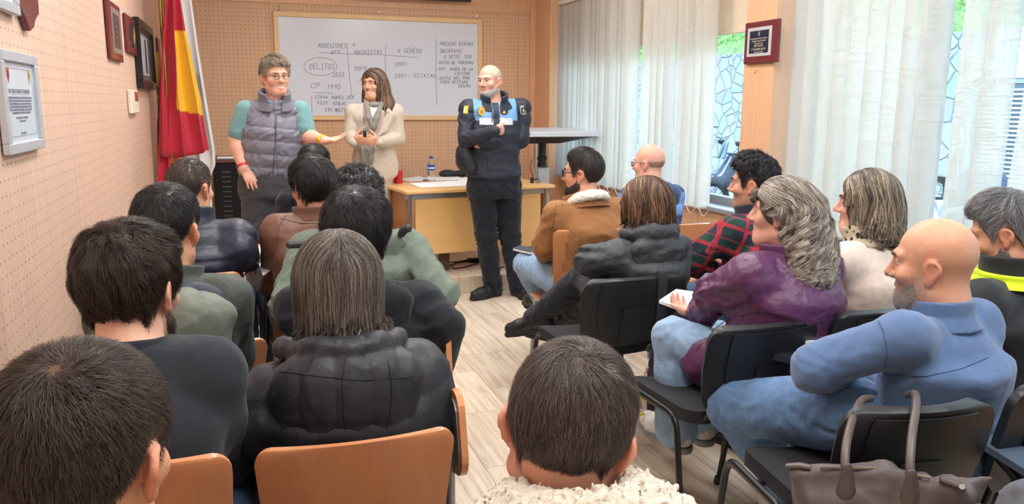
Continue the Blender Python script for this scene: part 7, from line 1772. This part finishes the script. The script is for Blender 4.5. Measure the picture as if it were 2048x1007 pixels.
    # black bag by the plum jacket's feet, and the strap over the next chair
    c = atz(1330, 842, .0)+UPZ*.165; sh = Shape(); sh.box(c, (.055, .10, .160), rotz(.3), .05, .02); sh.disp = lambda Q: .010*(folds(Q, 16, 3)-.5); vs, fs = sh.mesh(.006); o = wempty('backpack', c*V(1, 1, 0), 'black backpack with a beaded cord on the floor beside the plum jacket', 'bag'); raw_mesh('bag_body', vs, fs, c_blackny, o)
    MB().tube(spline([A(1296, 700, 3.25), A(1300, 690, 3.2), A(1312, 700, 3.25)]), .008, 8).build('grab_handle', c_blackny, o)
    bm = MB(); pts = spline([A(1295, 735, 3.12), A(1285, 760, 3.12), A(1278, 790, 3.12), A(1283, 815, 3.12)], 8)
    for k, p in enumerate(pts): bm.lathe(p-UPZ*.005, [(.002, 0), (.006, .003), (.006, .007), (.002, .010)], 8)
    bm.build('beaded_cord', plain('pale beads', (190, 160, 150), .4), o)
    ym = plain('yellow tag', (216, 200, 40), .5); MB().tube([A(1282, 790, 3.12), A(1279, 806, 3.12)], .007, 8).build('tag', ym, o); MB().tube([A(1288, 826, 3.12), A(1276, 830, 3.12)], .006, 8).build('tag', ym, o)
    st = MB(); q = [A(1322, 535, 3.34), A(1326, 545, 3.30), A(1324, 600, 3.34), A(1318, 680, 3.42), A(1306, 740, 3.45), A(1312, 768, 3.40)]; st.tube(spline(q, 6), .020, 10, True, flat=.22); tag(st.build('bag_strap', plain('dark webbing', (48, 51, 58), .8, bump=(500, .3), bdist=.001), loc=q[0]), 'wide dark webbing strap hanging over the chair of the bob-haired woman', 'strap')
# ------------------------------------------------------------------ outside the windows
def outside():
    GZ = -.35
    t = NT('asphalt'); oc = t.coord(); t.set(Base_Color=t.ramp(t.noise(oc, 40, 5), [(.3, lin((120, 122, 126))), (.7, lin((160, 160, 160)))]), Roughness=.9)
    tag(MB().box((3.6, -6, GZ-.2), (40, 40, GZ)).build('street', t.m, smooth=False), kind='structure')
    t = NT('rubble stone'); oc = t.coord(); vo = t.new('ShaderNodeTexVoronoi'); vo.feature = 'DISTANCE_TO_EDGE'; vo.inputs['Scale'].default_value = 3.4; t.link(oc, vo.inputs['Vector']); v2 = t.new('ShaderNodeTexVoronoi'); v2.inputs['Scale'].default_value = 3.4; t.link(oc, v2.inputs['Vector'])
    st = t.mix(.35, lin((176, 172, 164)), v2.outputs['Color']); st = t.mix(.7, st, lin((184, 178, 170))); e = t.ramp(vo.outputs['Distance'], [(.01, (0,)*3), (.05, (1,)*3)]); t.set(Base_Color=t.mix(e, lin((172, 168, 162)), st), Roughness=.9); t.bump(e, .8, .05)
    tag(MB().box((9.4, -4, GZ), (9.9, 7.555, 2.5)).build('stone_wall', t.m, smooth=False), 'pale rubble retaining wall across the street', 'wall', kind='structure')
    tag(MB().box((9.4, 8.5, GZ), (9.9, 20, 2.5)).build('stone_wall', t.m, smooth=False), kind='structure')
    # shuttered doorway in the wall
    o = wempty('garage_door', (9.4, 8.0, GZ), 'white louvred double door set in the stone wall across the street', 'door'); wh = plain('white louvre paint', (226, 228, 228), .5)
    MB().box((9.38, 7.56, 1.86), (9.9, 8.49, 2.49)).build('lintel', plain('pale render', (226, 222, 214), .8), o, smooth=False)
    for y0 in (7.565, 8.035):
        lf = MB(); 
        for a in ((y0, GZ, y0+.05, 1.85), (y0+.40, GZ, y0+.45, 1.85), (y0, 1.80, y0+.45, 1.85), (y0, GZ, y0+.45, GZ+.12)): lf.box((9.42, a[0], a[1]), (9.47, a[2], a[3]))
        for k in range(34): lf.box((9.43, y0+.05, GZ+.14+k*.058), (9.46, y0+.40, GZ+.165+k*.058))
        lf.build('door_leaf', wh, o, smooth=False); MB().box((9.475, y0, GZ), (9.49, y0+.45, 1.85)).build('backing', plain('louvre shade grey', (150, 156, 160), .8), o, smooth=False)
    # green slope above
    g = MB(); 
    t = NT('hillside'); oc = t.coord(); t.set(Base_Color=t.ramp(t.noise(oc, 3, 5), [(.3, lin((110, 140, 70))), (.7, lin((168, 186, 116)))]), Roughness=1.)
    MB().add([(9.6, -6, 2.5), (9.6, 30, 2.5), (24, 30, 14), (24, -6, 14)], [(0, 1, 2, 3)]).build('hillside', t.m, smooth=False); tag(bpy.data.objects['hillside'], kind='structure')
    R = np.random.default_rng(4); vs = []; fs = []
    for k in range(14000):
        y = R.uniform(2, 20); x = 9.45+abs(R.normal())*1.6; z = 2.56+(x-9.45)*.8+R.uniform(0, .35); a = R.normal(size=3)*.035; b = R.normal(size=3)*.035; p = V(x, y, z); i = len(vs); vs += [p, p+a+V(0, 0, .05), p+b+V(0, 0, .04)]; fs.append((i, i+1, i+2))
    t = NT('leaf green'); oi = t.coord(); t.set(Base_Color=t.ramp(t.noise(oi, 9, 3), [(.3, lin((96, 140, 60))), (.7, lin((170, 200, 110)))]), Roughness=.7)
    o = raw_mesh('undergrowth', np.array(vs), np.array(fs), t.m, smooth=False); tag(o, 'sunlit green undergrowth on the slope above the wall', 'plants', kind='stuff')
    tag(MB().box((11.9, 9.6, GZ), (12.2, 14.5, 1.4)).build('orange_wall', plain('terracotta render', (214, 140, 110), .8), smooth=False), kind='structure')
    # parked motorbikes
    def bike(x, y, rz, body, label):
        o = empty('motorcycle', (x, y, GZ), label, 'motorcycle', 'motorbikes parked outside', RAD(rz))
        for yy in (-.62, .62):
            m = MB(); ring = [(0, yy+.25*math.cos(a), .29+.25*math.sin(a)) for a in np.linspace(0, 6.28, 26)]; m.tube(ring, .055, 10, False); w = m.build('wheel', m_black, o)
            m = MB(); 
            for k in range(5): a = k*1.257; m.tube([(0, yy, .29), (0, yy+.21*math.cos(a), .29+.21*math.sin(a))], .014, 6)
            m.cyl((-.05, yy, .29), (.05, yy, .29), .05); m.build('rim', m_alu, w)
        def sd(name, ops, mat, rs=.02):
            s_ = Shape()
            for a in ops: s_.rc(*a)
            v, f = s_.mesh(rs); return raw_mesh(name, v, f, mat, o)
        bm = plain('bike '+label[:12], body, .3, coat=.5)
        sd('fairing', [((0, .45, .62), (0, .30, .95), .16, .10, .05), ((0, .62, .62), (0, .40, .60), .10, .12, .05), ((0, .3, .6), (0, -.2, .5), .14, .15, .06)], bm); sd('tail', [((0, -.2, .72), (0, -.75, .85), .13, .10, .05)], bm)
        sd('seat', [((0, .1, .80), (0, -.55, .88), .11, .12, .05)], m_black); sd('top_case', [((-.12, -.80, 1.08), (.12, -.80, 1.08), .16, .16, .03), ((-.12, -.80, 1.00), (.12, -.80, 1.00), .16, .16, .03)], plain('slate top case', (92, 100, 118), .5))
        MB().tube([(-.36, .28, 1.06), (-.2, .36, 1.04), (.2, .36, 1.04), (.36, .28, 1.06)], .016, 8).build('handlebar', m_black, o); MB().tube([(0, .40, .95), (0, .62, .29)], .03, 8).build('fork', m_alu, o)
        for sx in (-1, 1): MB().tube([(sx*.3, .33, 1.05), (sx*.36, .36, 1.20)], .008, 6).build('mirror_stem', m_black, o); MB().lathe((sx*.36, .36, 1.18), [(.02, 0), (.06, .03), (.06, .07), (.02, .09)], 14).build('mirror', m_black, o)
        sd('windscreen', [((-.10, .50, .98), (-.05, .42, 1.22), .035, .03, .05), ((.10, .50, .98), (.05, .42, 1.22), .035, .03, .05)], plain('smoked screen', (120, 132, 140), .15))
    bike(6.3, 5.55, 60, (226, 228, 230), 'white scooter with a slate top case parked outside the near window')
    bike(6.6, 6.6, 75, (220, 222, 226), 'white scooter parked farther along outside the near window')
    bike(8.2, 11.7, 80, (70, 74, 82), 'dark scooter seen through the gap beside the pillar')
ONLY = ''
PEOPLE = [man_crown, man_charcoal, man_olive, man_navy, woman_puffer, man_hoodie, man_green, man_brown, man_far, man_sherpa, man_caramel, man_bald_blue, woman_bob, man_tartan, woman_purple, woman_cream, man_fleece, man_softshell, knees, speaker_vest, speaker_coat, speaker_police]
for fn in PEOPLE:
    if ONLY and fn.__name__ not in ONLY.split(','): continue
    FIG[fn.__name__] = fn()
def under(name, kind, label, off=.05, dx=0., dr=0., back=None, **kw):
    g = FIG.get(name)
    if g is None: return
    if back:
        b = atz(back[0], back[1], kw.get('top', .82)); p = b+.225*V(-math.sin(RAD(dr)), math.cos(RAD(dr)), 0); kind(p[0], p[1], dr, label, **kw); return
    p = g.root+g.f*off+g.r*dx; kind(p[0], p[1], math.degrees(g.yaw)+dr, label, **kw)
under('woman_puffer', wood_chair, 'plywood chair nearest the camera with writing board folded down, under the black quilted coat', .03, tablet=1, top=.815)
under('man_charcoal', wood_chair, 'plywood chair by the left wall under the man in the charcoal sweatshirt', top=.88)
under('man_olive', wood_chair, 'plywood chair by the left wall under the man in the olive parka', top=.82)
wood_chair(-.155, 2.98, 0, 'empty plywood chair showing its bare seat between the olive parka and the navy puffer jacket', top=.72)
under('man_navy', wood_chair, 'plywood chair under the man in the navy puffer jacket, white sheets on its writing board', tablet=2, top=.83)
under('man_hoodie', wood_chair, 'plywood chair under the man in the dark hooded sweatshirt with swept black hair', tablet=1, top=.81)
under('man_green', wood_chair, 'plywood chair under the curly-haired man in the green parka', top=.80)
under('man_brown', wood_chair, 'plywood chair under the man in the brown jacket', top=.80)
under('man_far', wood_chair, 'plywood chair under the dark-haired man nearest the speakers', top=.80)
under('man_crown', wood_chair, 'plywood chair at the bottom left corner under the man with the clear crown', top=.80)
under('man_caramel', wood_chair, 'plywood chair under the man in the caramel jacket', top=.87, dr=-4, back=(1180, 456))
under('man_bald_blue', wood_chair, 'plywood chair by the window under the man in the blue hooded top', top=.81, dr=0, back=(1362, 446))
under('woman_bob', black_chair, 'black conference chair under the bob-haired woman, grey bag strap over its back', top=.80, dr=3, back=(1255, 546), sz=.49)
under('woman_purple', black_chair, 'black conference chair under the woman in the purple jacket', top=.82, dr=3, back=(1515, 632), sz=.505, w=.45)
under('woman_cream', black_chair, 'black conference chair under the woman in the cream blazer', top=.84, dr=3, back=(1752, 604))
under('man_fleece', black_chair, 'black conference chair under the bald man, taupe tote hanging from its back', top=.82, dr=-8, back=(1803, 786), w=.38, sz=.515)
under('man_softshell', black_chair, 'black conference chair at the right edge under the grey-haired man', top=.82, dr=10, back=(2085, 735))
under('man_tartan', black_chair, 'black conference chair under the man in the tartan shirt', top=.80, off=.03)
under('knees', black_chair, 'black conference chair in the bottom right corner under the person in grey trousers')
under('man_sherpa', black_chair, 'black conference chair under the man in the white fleece collar', top=.78)
extras(); outside()
# ------------------------------------------------------------------ daylight and exposure
w = bpy.data.worlds.new('sky'); SC.world = w; w.use_nodes = True; nt = w.node_tree; bg = nt.nodes['Background']
sky = nt.nodes.new('ShaderNodeTexSky'); sky.sky_type = 'NISHITA'; sky.sun_elevation = RAD(48); sky.sun_rotation = RAD(60); sky.sun_disc = False; sky.air_density = 1.; sky.dust_density = 2.
mxn = nt.nodes.new('ShaderNodeMix'); mxn.data_type = 'RGBA'; mxn.blend_type = 'MULTIPLY'; mxn.inputs[0].default_value = 1.; mxn.inputs[7].default_value = (.80, .93, 1.14, 1)
nt.links.new(sky.outputs[0], mxn.inputs[6]); nt.links.new(mxn.outputs[2], bg.inputs[0]); bg.inputs[1].default_value = .74
sl = bpy.data.lights.new('sun', 'SUN'); so = bpy.data.objects.new('sun', sl); COL.objects.link(so); sl.energy = 4.5; sl.angle = RAD(2.); sl.color = (.88, .95, 1)
so.rotation_euler = Vector((.55, .35, -.75)).to_track_quat('-Z', 'Y').to_euler()
SC.view_settings.view_transform = 'Standard'; SC.view_settings.look = 'None'; SC.view_settings.exposure = .46; SC.view_settings.gamma = 1.; SC.view_settings.use_curve_mapping = False
SC.cycles.max_bounces = 7; SC.cycles.diffuse_bounces = 4; SC.cycles.transparent_max_bounces = 10; SC.cycles.use_adaptive_sampling = True; SC.cycles.adaptive_threshold = .03; SC.cycles.use_denoising = True; SC.cycles.sample_clamp_indirect = 6.
